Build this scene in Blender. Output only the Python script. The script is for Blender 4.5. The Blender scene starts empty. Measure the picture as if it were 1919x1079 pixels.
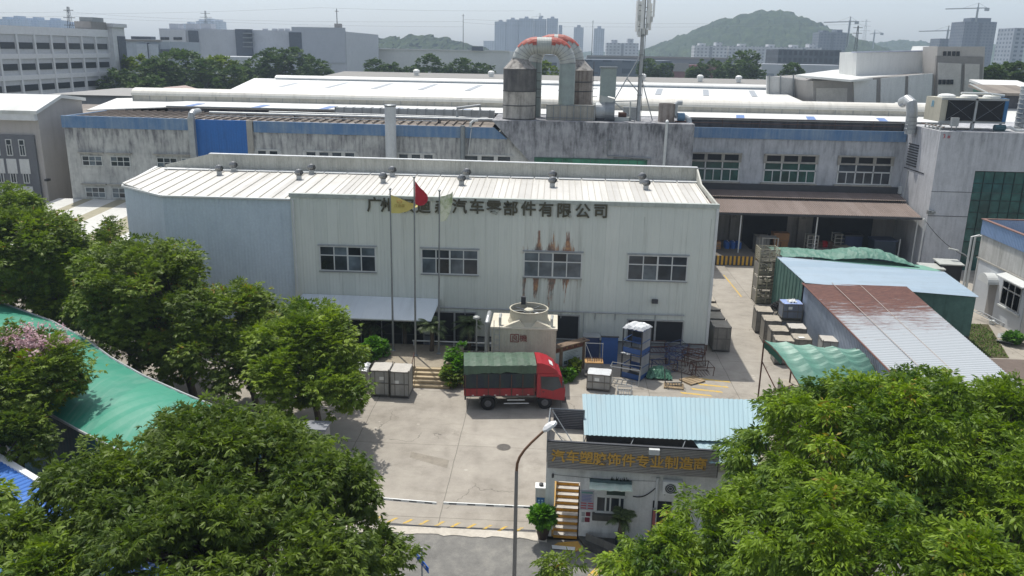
import bpy, math, random
import numpy as np
from mathutils import Vector, Matrix
S = bpy.context.scene
COL = S.collection
R = math.radians
# ------------------------------------------------------------------ camera
F_PX, PITCH, YAW, ROLL, CAM_H = 1560.0, R(15.9), R(2.75), R(1.05), 20.7
IMG_W, IMG_H = 1919.0, 1079.0
_f = np.array([-math.sin(YAW)*math.cos(PITCH), math.cos(YAW)*math.cos(PITCH), -math.sin(PITCH)])
_r0 = np.array([math.cos(YAW), math.sin(YAW), 0.0])
_u0 = np.cross(_r0, _f)
_r = _r0*math.cos(ROLL) + _u0*math.sin(ROLL)
_u = np.cross(_r, _f)
CAMP = np.array([0.0, 0.0, CAM_H])
cam_data = bpy.data.cameras.new("camera")
cam = bpy.data.objects.new("camera", cam_data)
COL.objects.link(cam)
m = Matrix(((_r[0], _u[0], -_f[0], 0), (_r[1], _u[1], -_f[1], 0), (_r[2], _u[2], -_f[2], CAM_H), (0, 0, 0, 1)))
cam.matrix_world = m
cam_data.sensor_width = 36.0
cam_data.sensor_fit = 'HORIZONTAL'
cam_data.lens = 36.0*F_PX/IMG_W
cam_data.clip_start = 0.2
cam_data.clip_end = 9000
S.camera = cam
# ------------------------------------------------------------------ light
SUN_EL, SUN_AZ = R(66), R(-30)          # azimuth from +Y (away from the camera) towards +X
world = bpy.data.worlds.new("World")
S.world = world
world.use_nodes = True
_nt = world.node_tree
_sky = _nt.nodes.new('ShaderNodeTexSky')
_sky.sky_type = 'NISHITA'
_sky.sun_disc = False
_sky.sun_elevation = SUN_EL
_sky.sun_rotation = SUN_AZ % (2*math.pi)
_sky.air_density = 1.0
_sky.dust_density = 2.0
_sky.ozone_density = 2.0
_bg = _nt.nodes['Background']
_bg.inputs['Strength'].default_value = 0.15
_hs = _nt.nodes.new('ShaderNodeHueSaturation')          # summer haze whitens the sky
_hs.inputs['Saturation'].default_value = 0.5
_nt.links.new(_sky.outputs[0], _hs.inputs['Color'])
_nt.links.new(_hs.outputs[0], _bg.inputs['Color'])
sun_d = bpy.data.lights.new("sun", 'SUN')
sun_d.energy = 3.6
sun_d.angle = R(0.6)
sun_d.color = (1.0, 0.955, 0.88)
sun = bpy.data.objects.new("sun", sun_d)
COL.objects.link(sun)
_sd = Vector((math.sin(SUN_AZ)*math.cos(SUN_EL), math.cos(SUN_AZ)*math.cos(SUN_EL), math.sin(SUN_EL)))
sun.rotation_euler = _sd.to_track_quat('Z', 'Y').to_euler()
sun.location = (-30, 60, 120)
S.view_settings.view_transform = 'Standard'
S.view_settings.look = 'None'
S.view_settings.exposure = 0.2
S.view_settings.gamma = 1.0
S.cycles.max_bounces = 8
S.cycles.diffuse_bounces = 4
S.cycles.transparent_max_bounces = 16
S.cycles.volume_bounces = 1

# ------------------------------------------------------------------ survey: points of the place read off the photograph on known planes
def ray(x, y): return _f + _r*((x-(IMG_W-1)/2-0.5)/F_PX) - _u*((y-(IMG_H-1)/2-0.5)/F_PX)
def P(x, y, z=0.0):
    d = ray(x, y); return Vector(CAMP + d*((z-CAM_H)/d[2]))
def PY(x, y, Y):
    d = ray(x, y); return Vector(CAMP + d*(Y/d[1]))
def PX(x, y, X):
    d = ray(x, y); return Vector(CAMP + d*(X/d[0]))
def V(*a): return Vector(a)
# ------------------------------------------------------------------ objects
ORIG = {}
def tag(o, label=None, cat=None, group=None, kind=None):
    if label: o['label'] = label
    if cat: o['category'] = cat
    if group: o['group'] = group
    if kind: o['kind'] = kind
    return o
def thing(name, label, cat, loc, group=None, rz=0.0):
    o = bpy.data.objects.new(name, None)
    o.empty_display_size = 0.3
    COL.objects.link(o)
    o.location = loc
    o.rotation_euler = (0, 0, rz)
    ORIG[o.name] = Vector(loc)
    return tag(o, label, cat, group)
def copy_tree(o, parent=None):
    c = o.copy(); COL.objects.link(c)
    if parent: c.parent = parent
    for ch in list(o.children): copy_tree(ch, c)
    return c
class MB:
    """collects faces, builds one mesh object; vertices in world metres unless local=True at build"""
    def __init__(s): s.v = []; s.f = []; s.mi = []; s.cur = 0
    def _add(s, vs, fs):
        n = len(s.v); s.v += [tuple(v) for v in vs]
        for f in fs: s.f.append(tuple(n+i for i in f)); s.mi.append(s.cur)
    def box(s, x0, x1, y0, y1, z0, z1):
        vs = [(x0,y0,z0),(x1,y0,z0),(x1,y1,z0),(x0,y1,z0),(x0,y0,z1),(x1,y0,z1),(x1,y1,z1),(x0,y1,z1)]
        s._add(vs, [(0,3,2,1),(4,5,6,7),(0,1,5,4),(1,2,6,5),(2,3,7,6),(3,0,4,7)]); return s
    def obox(s, c, sx, sy, sz, rz=0.0, rx=0.0):
        M = Matrix.Translation(Vector(c)) @ Matrix.Rotation(rz, 4, 'Z') @ Matrix.Rotation(rx, 4, 'X')
        vs = [M @ Vector((a*sx/2, b*sy/2, d*sz/2)) for d in (-1, 1) for a, b in ((-1,-1),(1,-1),(1,1),(-1,1))]
        s._add(vs, [(0,3,2,1),(4,5,6,7),(0,1,5,4),(1,2,6,5),(2,3,7,6),(3,0,4,7)]); return s
    def quad(s, a, b, c, d): s._add([a,b,c,d], [(0,1,2,3)]); return s
    def poly(s, pts): s._add(pts, [tuple(range(len(pts)))]); return s
    def slab(s, pts, thick):
        """closed slab: polygon pts (counter-clockwise from above), thickness downwards"""
        n = len(pts); lo = [Vector(p)-Vector((0,0,thick)) for p in pts]
        s._add(list(pts)+lo, [tuple(range(n)), tuple(range(2*n-1, n-1, -1))]+[(i, n+i, n+(i+1) % n, (i+1) % n) for i in range(n)]); return s
    def prism(s, xy, z0, z1):
        n = len(xy)
        s._add([(p[0],p[1],z1) for p in xy]+[(p[0],p[1],z0) for p in xy],
               [tuple(range(n)), tuple(range(2*n-1, n-1, -1))]+[(i, n+i, n+(i+1) % n, (i+1) % n) for i in range(n)]); return s
    def extr(s, pts, vec):
        """any planar polygon extruded by a vector"""
        n = len(pts); b = [Vector(p)+Vector(vec) for p in pts]
        s._add(list(pts)+b, [tuple(range(n)), tuple(range(2*n-1, n-1, -1))]+[(i, n+i, n+(i+1) % n, (i+1) % n) for i in range(n)]); return s
    def tube(s, pts, r, n=8, r1=None):
        pts = [Vector(p) for p in pts]; k = len(pts); base = len(s.v); prev = None
        for i, p in enumerate(pts):
            t = (pts[min(i+1, k-1)]-pts[max(i-1, 0)]).normalized()
            if prev is None:
                a = t.cross(Vector((0,0,1)))
                if a.length < 1e-3: a = t.cross(Vector((1,0,0)))
            else: a = prev - t*prev.dot(t)
            a.normalize(); prev = a; b = t.cross(a)
            if isinstance(r, (list, tuple)): rr = r[i]
            else: rr = r if r1 is None else r+(r1-r)*i/(k-1)
            for j in range(n):
                w = 2*math.pi*j/n; s.v.append(tuple(p+(a*math.cos(w)+b*math.sin(w))*rr))
        for i in range(k-1):
            for j in range(n):
                s.f.append((base+i*n+j, base+i*n+(j+1) % n, base+(i+1)*n+(j+1) % n, base+(i+1)*n+j)); s.mi.append(s.cur)
        s.f.append(tuple(base+j for j in range(n-1, -1, -1))); s.mi.append(s.cur)
        s.f.append(tuple(base+(k-1)*n+j for j in range(n))); s.mi.append(s.cur)
        return s
    def lathe(s, c, prof, n=24):
        base = len(s.v); k = len(prof)
        for r, z in prof:
            for j in range(n):
                w = 2*math.pi*j/n; s.v.append((c[0]+r*math.cos(w), c[1]+r*math.sin(w), c[2]+z))
        for i in range(k-1):
            for j in range(n):
                s.f.append((base+i*n+j, base+i*n+(j+1) % n, base+(i+1)*n+(j+1) % n, base+(i+1)*n+j)); s.mi.append(s.cur)
        s.f.append(tuple(base+j for j in range(n-1, -1, -1))); s.mi.append(s.cur)
        s.f.append(tuple(base+(k-1)*n+j for j in range(n))); s.mi.append(s.cur)
        return s
    def sheet(s, a, b, c, d, pitch=0.25, h=0.03, thick=0.015):
        """corrugated sheet: a->b is the eave along which the ribs repeat, a->d runs up the slope"""
        a, b, c, d = map(Vector, (a, b, c, d)); L = (b-a).length; n = max(1, int(L/pitch)); top = []
        up = (b-a).cross(d-a).normalized()
        if up.z < 0: up = -up
        ts = []
        for i in range(n):
            for q, hh in ((0, 0), (.35, 0), (.5, 1), (.85, 1)): ts.append(((i+q)/n, hh))
        ts.append((1, 0)); base = len(s.v)
        for off in (0, -thick):
            for t, hh in ts:
                o = up*(hh*h+off)
                s.v.append(tuple(a.lerp(b, t)+o)); s.v.append(tuple(d.lerp(c, t)+o))
        m = len(ts)
        for i in range(m-1):
            s.f.append((base+2*i, base+2*i+2, base+2*i+3, base+2*i+1)); s.mi.append(s.cur)
            q = base+2*m
            s.f.append((q+2*i, q+2*i+1, q+2*i+3, q+2*i+2)); s.mi.append(s.cur)
            s.f.append((base+2*i, q+2*i, q+2*i+2, base+2*i+2)); s.mi.append(s.cur)
            s.f.append((base+2*i+1, base+2*i+3, q+2*i+3, q+2*i+1)); s.mi.append(s.cur)
        return s
    def grid(s, fn, nu, nv, thick=0.0):
        base = len(s.v)
        for k in ((0, -thick) if thick else (0,)):
            for i in range(nu+1):
                for j in range(nv+1):
                    p = Vector(fn(i/nu, j/nv)); s.v.append((p.x, p.y, p.z+k))
        def idx(k, i, j): return base+k*(nu+1)*(nv+1)+i*(nv+1)+j
        for k in ((0, 1) if thick else (0,)):
            for i in range(nu):
                for j in range(nv):
                    q = (idx(k,i,j), idx(k,i+1,j), idx(k,i+1,j+1), idx(k,i,j+1))
                    s.f.append(q if k == 0 else q[::-1]); s.mi.append(s.cur)
        if thick:
            for i in range(nu):
                for j in (0, nv): s.f.append((idx(0,i,j), idx(0,i+1,j), idx(1,i+1,j), idx(1,i,j))); s.mi.append(s.cur)
            for j in range(nv):
                for i in (0, nu): s.f.append((idx(0,i,j), idx(0,i,j+1), idx(1,i,j+1), idx(1,i,j))); s.mi.append(s.cur)
        return s
    def build(s, name, mat, parent=None, smooth=False, local=False, org=None):
        o0 = Vector((0,0,0))
        if parent is not None and not local: o0 = ORIG[parent.name]
        if parent is None and org is not None: o0 = Vector(org)
        me = bpy.data.meshes.new(name)
        me.from_pydata([(x-o0.x, y-o0.y, z-o0.z) for x, y, z in s.v], [], s.f)
        mats = mat if isinstance(mat, (list, tuple)) else [mat]
        for q in mats: me.materials.append(q)
        if len(mats) > 1: me.polygons.foreach_set('material_index', s.mi)
        if smooth: me.polygons.foreach_set('use_smooth', [True]*len(me.polygons))
        me.update()
        o = bpy.data.objects.new(name, me); COL.objects.link(o)
        if parent is not None: o.parent = parent; ORIG[o.name] = ORIG.get(parent.name, Vector((0,0,0))).copy()
        else:
            if org is not None: o.location = org
            ORIG[o.name] = o0.copy()
        return o
def text_mesh(body, name, mat, parent, loc, size, facing_rz=0.0, depth=0.03, sx=1.0, bold=0.0, tilt=90):
    cu = bpy.data.curves.new(name, 'FONT'); cu.body = body; cu.size = size; cu.extrude = depth; cu.offset = bold
    cu.align_x = 'CENTER'; cu.align_y = 'CENTER'; cu.resolution_u = 2
    t = bpy.data.objects.new(name, cu); COL.objects.link(t)
    dg = bpy.context.evaluated_depsgraph_get(); dg.update()
    me = bpy.data.meshes.new_from_object(t.evaluated_get(dg)); bpy.data.objects.remove(t)
    M = Matrix.Translation(Vector(loc)-ORIG[parent.name]) @ Matrix.Rotation(facing_rz, 4, 'Z') @ Matrix.Rotation(R(tilt), 4, 'X') @ Matrix.Diagonal((sx, 1, 1, 1))
    me.transform(M); me.name = name; me.materials.clear(); me.materials.append(mat)
    o = bpy.data.objects.new(name, me); COL.objects.link(o); o.parent = parent; ORIG[o.name] = ORIG[parent.name].copy()
    return o
# ------------------------------------------------------------------ materials
def srgb(h):
    h = h.lstrip('#'); c = [int(h[i:i+2], 16)/255 for i in (0, 2, 4)]
    return tuple((x/12.92 if x <= .04045 else ((x+.055)/1.055)**2.4) for x in c)+(1.0,)
class NB:
    def __init__(s, name):
        s.m = bpy.data.materials.new(name); s.m.use_nodes = True; s.t = s.m.node_tree
        s.b = s.t.nodes['Principled BSDF']; s.tc = None
    def n(s, t, **kw):
        o = s.t.nodes.new(t)
        for k, v in kw.items():
            if k in o.inputs: o.inputs[k].default_value = v
            else: setattr(o, k, v)
        return o
    def l(s, a, b): s.t.links.new(a, b)
    def co(s, scale=(1,1,1), rot=(0,0,0), loc=(0,0,0)):
        if s.tc is None: s.tc = s.n('ShaderNodeTexCoord')
        mp = s.n('ShaderNodeMapping'); mp.inputs['Scale'].default_value = scale; mp.inputs['Rotation'].default_value = rot; mp.inputs['Location'].default_value = loc
        s.l(s.tc.outputs['Object'], mp.inputs['Vector']); return mp.outputs[0]
    def noise(s, fs, detail=4, rough=.6, **kw):
        o = s.n('ShaderNodeTexNoise'); o.inputs['Scale'].default_value = fs; o.inputs['Detail'].default_value = detail; o.inputs['Roughness'].default_value = rough
        s.l(s.co(**kw), o.inputs['Vector']); return o.outputs['Fac']
    def ramp(s, fac, stops):
        o = s.n('ShaderNodeValToRGB'); e = o.color_ramp.elements
        while len(e) < len(stops): e.new(0.5)
        for k, (p, c) in enumerate(stops):
            e[k].position = p; e[k].color = c if len(c) == 4 else tuple(c)+(1,)
        s.l(fac, o.inputs['Fac']); return o.outputs['Color']
    def mix(s, fac, a, b, bt='MIX'):
        o = s.n('ShaderNodeMix', data_type='RGBA', blend_type=bt)
        for sock, val in ((o.inputs[0], fac), (o.inputs[6], a), (o.inputs[7], b)):
            if hasattr(val, 'links') or hasattr(val, 'is_linked'): s.l(val, sock)
            else: sock.default_value = val
        return o.outputs[2]
    def math(s, op, a, b=0.0, c=0.0, clamp=False):
        o = s.n('ShaderNodeMath', operation=op, use_clamp=clamp)
        for i, val in enumerate((a, b, c)):
            if hasattr(val, 'is_linked'): s.l(val, o.inputs[i])
            else: o.inputs[i].default_value = val
        return o.outputs[0]
    def rng(s, v, a, b, c=0.0, d=1.0):
        o = s.n('ShaderNodeMapRange'); s.l(v, o.inputs[0])
        for i, q in enumerate((a, b, c, d)): o.inputs[i+1].default_value = q
        return o.outputs[0]
    def xyz(s):
        if s.tc is None: s.tc = s.n('ShaderNodeTexCoord')
        o = s.n('ShaderNodeSeparateXYZ'); s.l(s.tc.outputs['Object'], o.inputs[0]); return o.outputs
    def done(s, col, rough=.7, metal=0.0, bump=None, bs=.3, bd=.02, spec=None):
        if hasattr(col, 'is_linked'): s.l(col, s.b.inputs['Base Color'])
        else: s.b.inputs['Base Color'].default_value = col
        if hasattr(rough, 'is_linked'): s.l(rough, s.b.inputs['Roughness'])
        else: s.b.inputs['Roughness'].default_value = rough
        s.b.inputs['Metallic'].default_value = metal
        if spec is not None: s.b.inputs['Specular IOR Level'].default_value = spec
        if bump is not None:
            o = s.n('ShaderNodeBump'); o.inputs['Strength'].default_value = bs; o.inputs['Distance'].default_value = bd
            s.l(bump, o.inputs['Height']); s.l(o.outputs[0], s.b.inputs['Normal'])
        return s.m
def C3(h, k=1.0):
    c = srgb(h); return (c[0]*k, c[1]*k, c[2]*k, 1)
def m_plain(name, h, rough=.6, var=.12, scale=1.5, metal=0.0, spec=None):
    b = NB(name); c = b.noise(scale, 5, .65); f = b.noise(scale*9, 3, .6)
    k = b.rng(b.math('ADD', b.math('MULTIPLY', c, .7), b.math('MULTIPLY', f, .3)), .3, .7, 1-var*1.6, 1+var*.8)
    col = b.mix(1.0, srgb(h), b.ramp(k, [(0, (0,0,0)), (1, (1,1,1))]), 'MULTIPLY') if False else None
    hsv = b.n('ShaderNodeHueSaturation'); hsv.inputs['Color'].default_value = srgb(h); b.l(k, hsv.inputs['Value'])
    return b.done(hsv.outputs[0], rough, metal, spec=spec)
def m_stain(name, h, dark, rough=.85, amt=.6, vs=.12, blot=.35, fine=6.0, rib=None, ribaxis='X', bs=.25, topz=None, topamt=0.0):
    """weathered wall: streaks running down, blotches, fine grain; optional vertical sheet ribs as bump"""
    b = NB(name)
    st = b.noise(1.6, 5, .7, scale=(1.4, 1.4, vs)); bl = b.noise(blot, 6, .65); fi = b.noise(fine, 3, .6)
    k = b.math('ADD', b.rng(st, .45, .75), b.math('MULTIPLY', b.rng(bl, .42, .72), .8))
    if topz is not None:
        z = b.xyz()[2]; tz = b.rng(z, topz-3.0, topz, 0.0, 1.0)
        k = b.math('ADD', k, b.math('MULTIPLY', b.math('MULTIPLY', tz, b.rng(st, .3, .62)), topamt))
    k = b.math('MULTIPLY', k, amt, clamp=True)
    c = b.mix(k, srgb(h), srgb(dark))
    g = b.rng(fi, .3, .7, .93, 1.05); hsv = b.n('ShaderNodeHueSaturation'); b.l(c, hsv.inputs['Color']); b.l(g, hsv.inputs['Value'])
    bump = fi
    if rib:
        w = b.n('ShaderNodeTexWave', wave_type='BANDS', bands_direction=ribaxis); w.inputs['Scale'].default_value = rib
        b.l(b.co(), w.inputs['Vector']); bump = w.outputs['Fac']
    return b.done(hsv.outputs[0], rough, bump=bump, bs=bs, bd=.03)
def m_sheet(name, h, alt, rough=.5, panel=0.9, axis=0, dirt='8a8578', damt=.35, metal=0.0):
    """painted roof sheet with panel to panel differences and dirt washed down the slope"""
    b = NB(name); x = b.xyz()[axis]
    idx = b.math('FLOOR', b.math('DIVIDE', x, panel)); wn = b.n('ShaderNodeTexWhiteNoise', noise_dimensions='1D'); b.l(idx, wn.inputs['W'])
    c = b.mix(b.rng(wn.outputs['Value'], .35, 1.0), srgb(h), srgb(alt))
    sc = (1.2, .12, .12) if axis == 0 else (.12, 1.2, .12)
    d = b.noise(1.3, 6, .7, scale=sc); e = b.noise(.5, 5, .6)
    k = b.math('MULTIPLY', b.math('ADD', b.rng(d, .5, .8), b.math('MULTIPLY', b.rng(e, .5, .75), .6)), damt, clamp=True)
    return b.done(b.mix(k, c, srgb(dirt)), rough, metal)
M = {}
def mat_lib():
    M['white_paint'] = m_plain('white_paint', 'dfe1de', .55, .08)
    M['white_frame'] = m_plain('white_frame', 'c9ccca', .45, .08)
    M['dark_glass'] = glass('dark_glass', '353c42')
    M['green_glass'] = glass('green_glass', '16433c')
    M['grey_glass'] = glass('grey_glass', '5a6268')
    M['dark_opening'] = m_plain('dark_opening', '23262a', .8, .25)
    M['steel'] = m_plain('steel', '8d9294', .4, .15, metal=.5)
    M['galv'] = m_plain('galvanised', 'a9adae', .45, .18, metal=.35)
    M['dark_steel'] = m_plain('dark_steel', '3c3e42', .5, .2)
    M['rust_steel'] = m_plain('rusty_steel', '5c3f33', .8, .35, 3)
    M['black_rubber'] = m_plain('black_rubber', '1d1d1e', .85, .2)
    M['concrete'] = m_stain('concrete_grey', 'a9a69d', '6d6a64', amt=.5)
    M['yellow'] = m_plain('yellow_paint', 'd0a136', .6, .25, 3)
    M['red'] = m_plain('red_paint', 'b32230', .42, .1)
    M['blue'] = m_plain('blue_paint', '2a5a9c', .45, .15)
    M['cardboard'] = m_plain('cardboard', '9a7450', .85, .15)
def glass(name, h):
    b = NB(name); n = b.noise(.7, 3); c = b.mix(b.rng(n, .35, .65), C3(h, .6), C3(h, 1.5))
    return b.done(c, .12, spec=.5)
mat_lib()
# ------------------------------------------------------------------ setting: ground, yard, road, hills
def m_ground():
    b = NB('far_ground'); n = b.noise(.012, 6, .65); d = b.noise(.15, 5)
    c = b.ramp(b.math('ADD', b.math('MULTIPLY', n, .7), b.math('MULTIPLY', d, .3)), [(.35, C3('46503c')), (.5, C3('6a6c60')), (.62, C3('8a8880'))])
    return b.done(c, .95)
def m_yard():
    b = NB('yard_concrete'); x, y, z = b.xyz()
    def joint(v, off, step, w):
        q = b.math('ABSOLUTE', b.math('SUBTRACT', b.math('FRACT', b.math('DIVIDE', b.math('SUBTRACT', v, off), step)), .5))
        return b.math('GREATER_THAN', q, .5-w/step)
    wob = b.math('MULTIPLY', b.math('SUBTRACT', b.noise(.5, 3), .5), .12)
    xw = b.math('ADD', x, wob); yw = b.math('ADD', y, wob)
    j = b.math('MAXIMUM', joint(xw, -4.75, 5.6, .022), joint(yw, 41.0, 7.3, .02))
    big = b.noise(.16, 6, .7); mid = b.noise(.9, 6, .7); fine = b.noise(14, 3); st = b.noise(.5, 6, .7, scale=(.5, 2.2, 1), rot=(0, 0, R(35)))
    c = b.ramp(b.math('ADD', b.math('MULTIPLY', big, .55), b.math('MULTIPLY', mid, .45)), [(.3, C3('7b756b')), (.47, C3('969086')), (.6, C3('a39d92')), (.75, C3('b1aa9f'))])
    c = b.mix(b.math('MULTIPLY', b.rng(st, .55, .75), .35), c, C3('6f685d'))
    vor = b.n('ShaderNodeTexVoronoi', feature='DISTANCE_TO_EDGE'); vor.inputs['Scale'].default_value = .11
    wv = b.n('ShaderNodeVectorMath', operation='ADD'); nz = b.n('ShaderNodeTexNoise'); nz.inputs['Scale'].default_value = .45; nz.inputs['Detail'].default_value = 6
    b.l(b.co(), nz.inputs['Vector']); sc = b.n('ShaderNodeVectorMath', operation='SCALE'); b.l(nz.outputs['Color'], sc.inputs[0]); sc.inputs['Scale'].default_value = 3.0
    b.l(b.co(), wv.inputs[0]); b.l(sc.outputs[0], wv.inputs[1]); b.l(wv.outputs[0], vor.inputs['Vector'])
    crack = b.math('LESS_THAN', vor.outputs['Distance'], .0022)
    crack = b.math('MULTIPLY', crack, b.math('GREATER_THAN', b.noise(.2, 2), .52))
    c = b.mix(b.math('MULTIPLY', b.math('MAXIMUM', j, crack), .55), c, C3('4a453d'))
    vs = b.n('ShaderNodeTexVoronoi'); vs.inputs['Scale'].default_value = .9; b.l(b.co(), vs.inputs['Vector'])
    spot = b.math('MULTIPLY', b.math('LESS_THAN', vs.outputs['Distance'], .10), b.math('GREATER_THAN', b.noise(.35, 2), .57))
    c = b.mix(b.math('MULTIPLY', spot, .35), c, C3('c4bfb4'))
    vs2 = b.n('ShaderNodeTexVoronoi'); vs2.inputs['Scale'].default_value = .22; b.l(b.co(loc=(7, 3, 0)), vs2.inputs['Vector'])
    oil = b.rng(vs2.outputs['Distance'], .12, .3, 1, 0); oil = b.math('MULTIPLY', oil, b.rng(b.noise(1.4, 6, .7), .45, .7)); c = b.mix(b.math('MULTIPLY', oil, .5, clamp=True), c, C3('5d564c'))
    tw = b.math('ADD', x, b.math('MULTIPLY', b.math('SINE', b.math('MULTIPLY', y, .13)), 1.6)); tr_ = None
    for c_ in (-1.1, -2.9, -5.0, -6.7):
        k = b.rng(b.math('ABSOLUTE', b.math('SUBTRACT', tw, c_)), .05, .32, 1, 0); tr_ = k if tr_ is None else b.math('MAXIMUM', tr_, k)
    c = b.mix(b.math('MULTIPLY', b.math('MULTIPLY', tr_, b.rng(b.noise(.8, 5, .7), .4, .65)), .30), c, C3('6a635a'))
    g = b.rng(fine, .3, .7, .94, 1.05); h = b.n('ShaderNodeHueSaturation'); b.l(c, h.inputs['Color']); b.l(g, h.inputs['Value'])
    return b.done(h.outputs[0], .9, bump=fine, bs=.15, bd=.01)
def m_asphalt():
    b = NB('road_asphalt'); big = b.noise(.3, 6, .7); fine = b.noise(28, 2, .8); mid = b.noise(2, 5, .7)
    c = b.ramp(b.math('ADD', b.math('MULTIPLY', big, .5), b.math('MULTIPLY', mid, .5)), [(.32, C3('5f5e5b')), (.5, C3('74736f')), (.68, C3('8b8982'))])
    g = b.rng(fine, .3, .7, .8, 1.18); h = b.n('ShaderNodeHueSaturation'); b.l(c, h.inputs['Color']); b.l(g, h.inputs['Value'])
    return b.done(h.outputs[0], .92, bump=fine, bs=.3, bd=.01)
tag(MB().quad((-3000,-150,-.25),(3000,-150,-.25),(3000,6000,-.25),(-3000,6000,-.25)).build('ground', m_ground()), kind='structure')
tag(MB().slab([(-75,32.95,0),(48,32.95,0),(48,95,0),(-75,95,0)], .2).build('yard_pavement', m_yard()), kind='structure')
tag(MB().slab([(-60,-10,-.03),(60,-10,-.03),(60,32.4,-.03),(-60,32.4,-.03)], .2).build('road', m_asphalt()), kind='structure')
rg = random.Random(4)
def apron_edge():
    pts = [(-14,32.95,.004)]
    b = MB(); n = 40
    top = [(-12+12.2*i/n, 32.35+rg.uniform(-.12,.06)-(.18 if i/n > .93 else 0)) for i in range(n+1)]
    b.slab([(x, y, .002) for x, y in top]+[(.2,32.945,.002),(-12,32.945,.002)], .15)
    return b
tag(apron_edge().build('pavement_edge', m_stain('edge_concrete', 'c2bcb0', '8d867a', amt=.5)), kind='structure')
# yellow dashes along the gate line, worn arrow and side lines
mk = MB()
for i in range(11):
    q = P(706+i*29.5, 972.5+i*2.3)
    if q.x < -.55: mk.slab([(q.x-.24,q.y-.18,.008),(q.x-.08,q.y-.18,.008),(q.x+.24,q.y+.22,.008),(q.x+.08,q.y+.22,.008)], .006)
q = P(680,955); mk.slab([(q.x-.7,q.y-.6,.008),(q.x-.45,q.y-.6,.008),(q.x+.25,q.y+.15,.008),(q.x-.35,q.y+.75,.008),(q.x-.5,q.y+.6,.008),(q.x-.1,q.y+.15,.008)], .006)
q0, q1, q2, q3 = P(1100,1079,-.03), P(1118,1079,-.03), P(1140,1057,-.03), P(1124,1056,-.03)
mk.slab([(q.x,q.y,-.024) for q in (q0,q1,q2,q3)], .005)
def m_worn(name, h, under):
    b = NB(name); n = b.noise(5, 6, .75); return b.done(b.mix(b.rng(n, .45, .62), srgb(h), srgb(under)), .8)
M['worn_yellow'] = m_worn('worn_yellow', 'c9a53c', 'a0977f')
tag(mk.build('road_markings', M['worn_yellow']), kind='structure')
mk = MB()
for x0, x1, y in ((1365,1368,0),): pass
a, c = P(1355,515), P(1388,556)
mk.slab([(a.x,a.y,.006),(a.x+.14,a.y,.006),(c.x+.14,c.y,.006),(c.x,c.y,.006)][::-1], .004)
for x, y in ((1340,712),(1336,722),(1325,731),(1305,738)):
    q = P(x, y); mk.slab([(q.x-1.0,q.y+.25,.006),(q.x-.9,q.y-.02,.006),(q.x+.95,q.y-.35,.006),(q.x+.9,q.y-.1,.006)], .004)
tag(mk.build('pavement_markings', M['worn_yellow']), kind='structure')
tag(MB().slab([P(680,981,.006)+V(0,-.05,0),P(1004,994,.006)+V(0,-.05,0),P(1004,994,.006)+V(0,.05,0),P(680,981,.006)+V(0,.05,0)], .004).build('gate_rail', M['dark_steel'], org=(0,0,0)), 'dark steel gate rail set in the concrete beside yellow dashes', 'rail')
pq_ = [P(768,857,.004), P(838,877,.004), P(842,862,.004), P(770,846,.004)]
tag(MB().slab([tuple(p) for p in pq_], .003).build('pavement_patch', m_stain('patch_concrete', '8f887c', '6f695f', .9, amt=.6)), kind='structure')
# hills
def m_forest(name):
    b = NB(name); n = b.noise(.05, 6, .7); f = b.noise(.25, 4, .7)
    c = b.ramp(b.math('ADD', b.math('MULTIPLY', n, .5), b.math('MULTIPLY', f, .5)), [(.35, C3('18220f')), (.5, C3('2b3820')), (.68, C3('47552f'))])
    return b.done(c, .95, spec=.1)
M['forest'] = m_forest('forest_cover')
def ridge(name, prof, Y, depth, seed, jag=3.0):
    """hill from skyline points (image x, y) at distance Y; runs down to the plain on both sides"""
    pr = [PY(x, y, Y) for x, y in prof]; xs = [p.x for p in pr]; zs = [p.z for p in pr]
    r = np.random.RandomState(seed); n = int((xs[-1]-xs[0])/5.0); n = max(80, min(n, 420)); m_ = 40
    nz = r.uniform(-1, 1, (n+1, m_+1))
    def fn(u, v):
        x = xs[0]+(xs[-1]-xs[0])*u; zt = float(np.interp(x, xs, zs)); w = (v-.5)*2
        i, j = int(round(u*n)), int(round(v*m_))
        prof_ = max(0.0, 1-abs(w)**1.5)
        return (x+nz[i, j]*2, Y+depth*w, -1+(zt+1)*prof_+(nz[i, j]*jag+jag*1.3*math.sin(i*.7+j)*math.sin(i*.23-j*.6))*min(1, prof_*3))
    return tag(MB().grid(fn, n, m_).build(name, M['forest'], smooth=False), kind='structure')
ridge('hill', [(1075,170),(1120,140),(1170,108),(1230,85),(1290,62),(1340,40),(1380,31),(1420,21),(1450,19),(1480,26),(1520,44),(1550,56),(1590,72),(1640,98),(1700,130),(1760,150)], 1500, 330, 2, 2.6)
ridge('hill', [(560,150),(640,90),(665,82),(700,70),(740,72),(790,66),(830,72),(860,80),(900,88),(960,120)], 1100, 200, 3, 2.0)
ridge('hill', [(1480,120),(1560,84),(1650,80),(1700,77),(1750,83),(1800,82),(1850,84),(1919,86),(2050,90)], 2000, 300, 5, 3)
ridge('hill', [(-200,120),(0,100),(300,96),(560,98),(700,94),(960,96),(1100,98),(1300,100)], 2300, 300, 6, 2)
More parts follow.
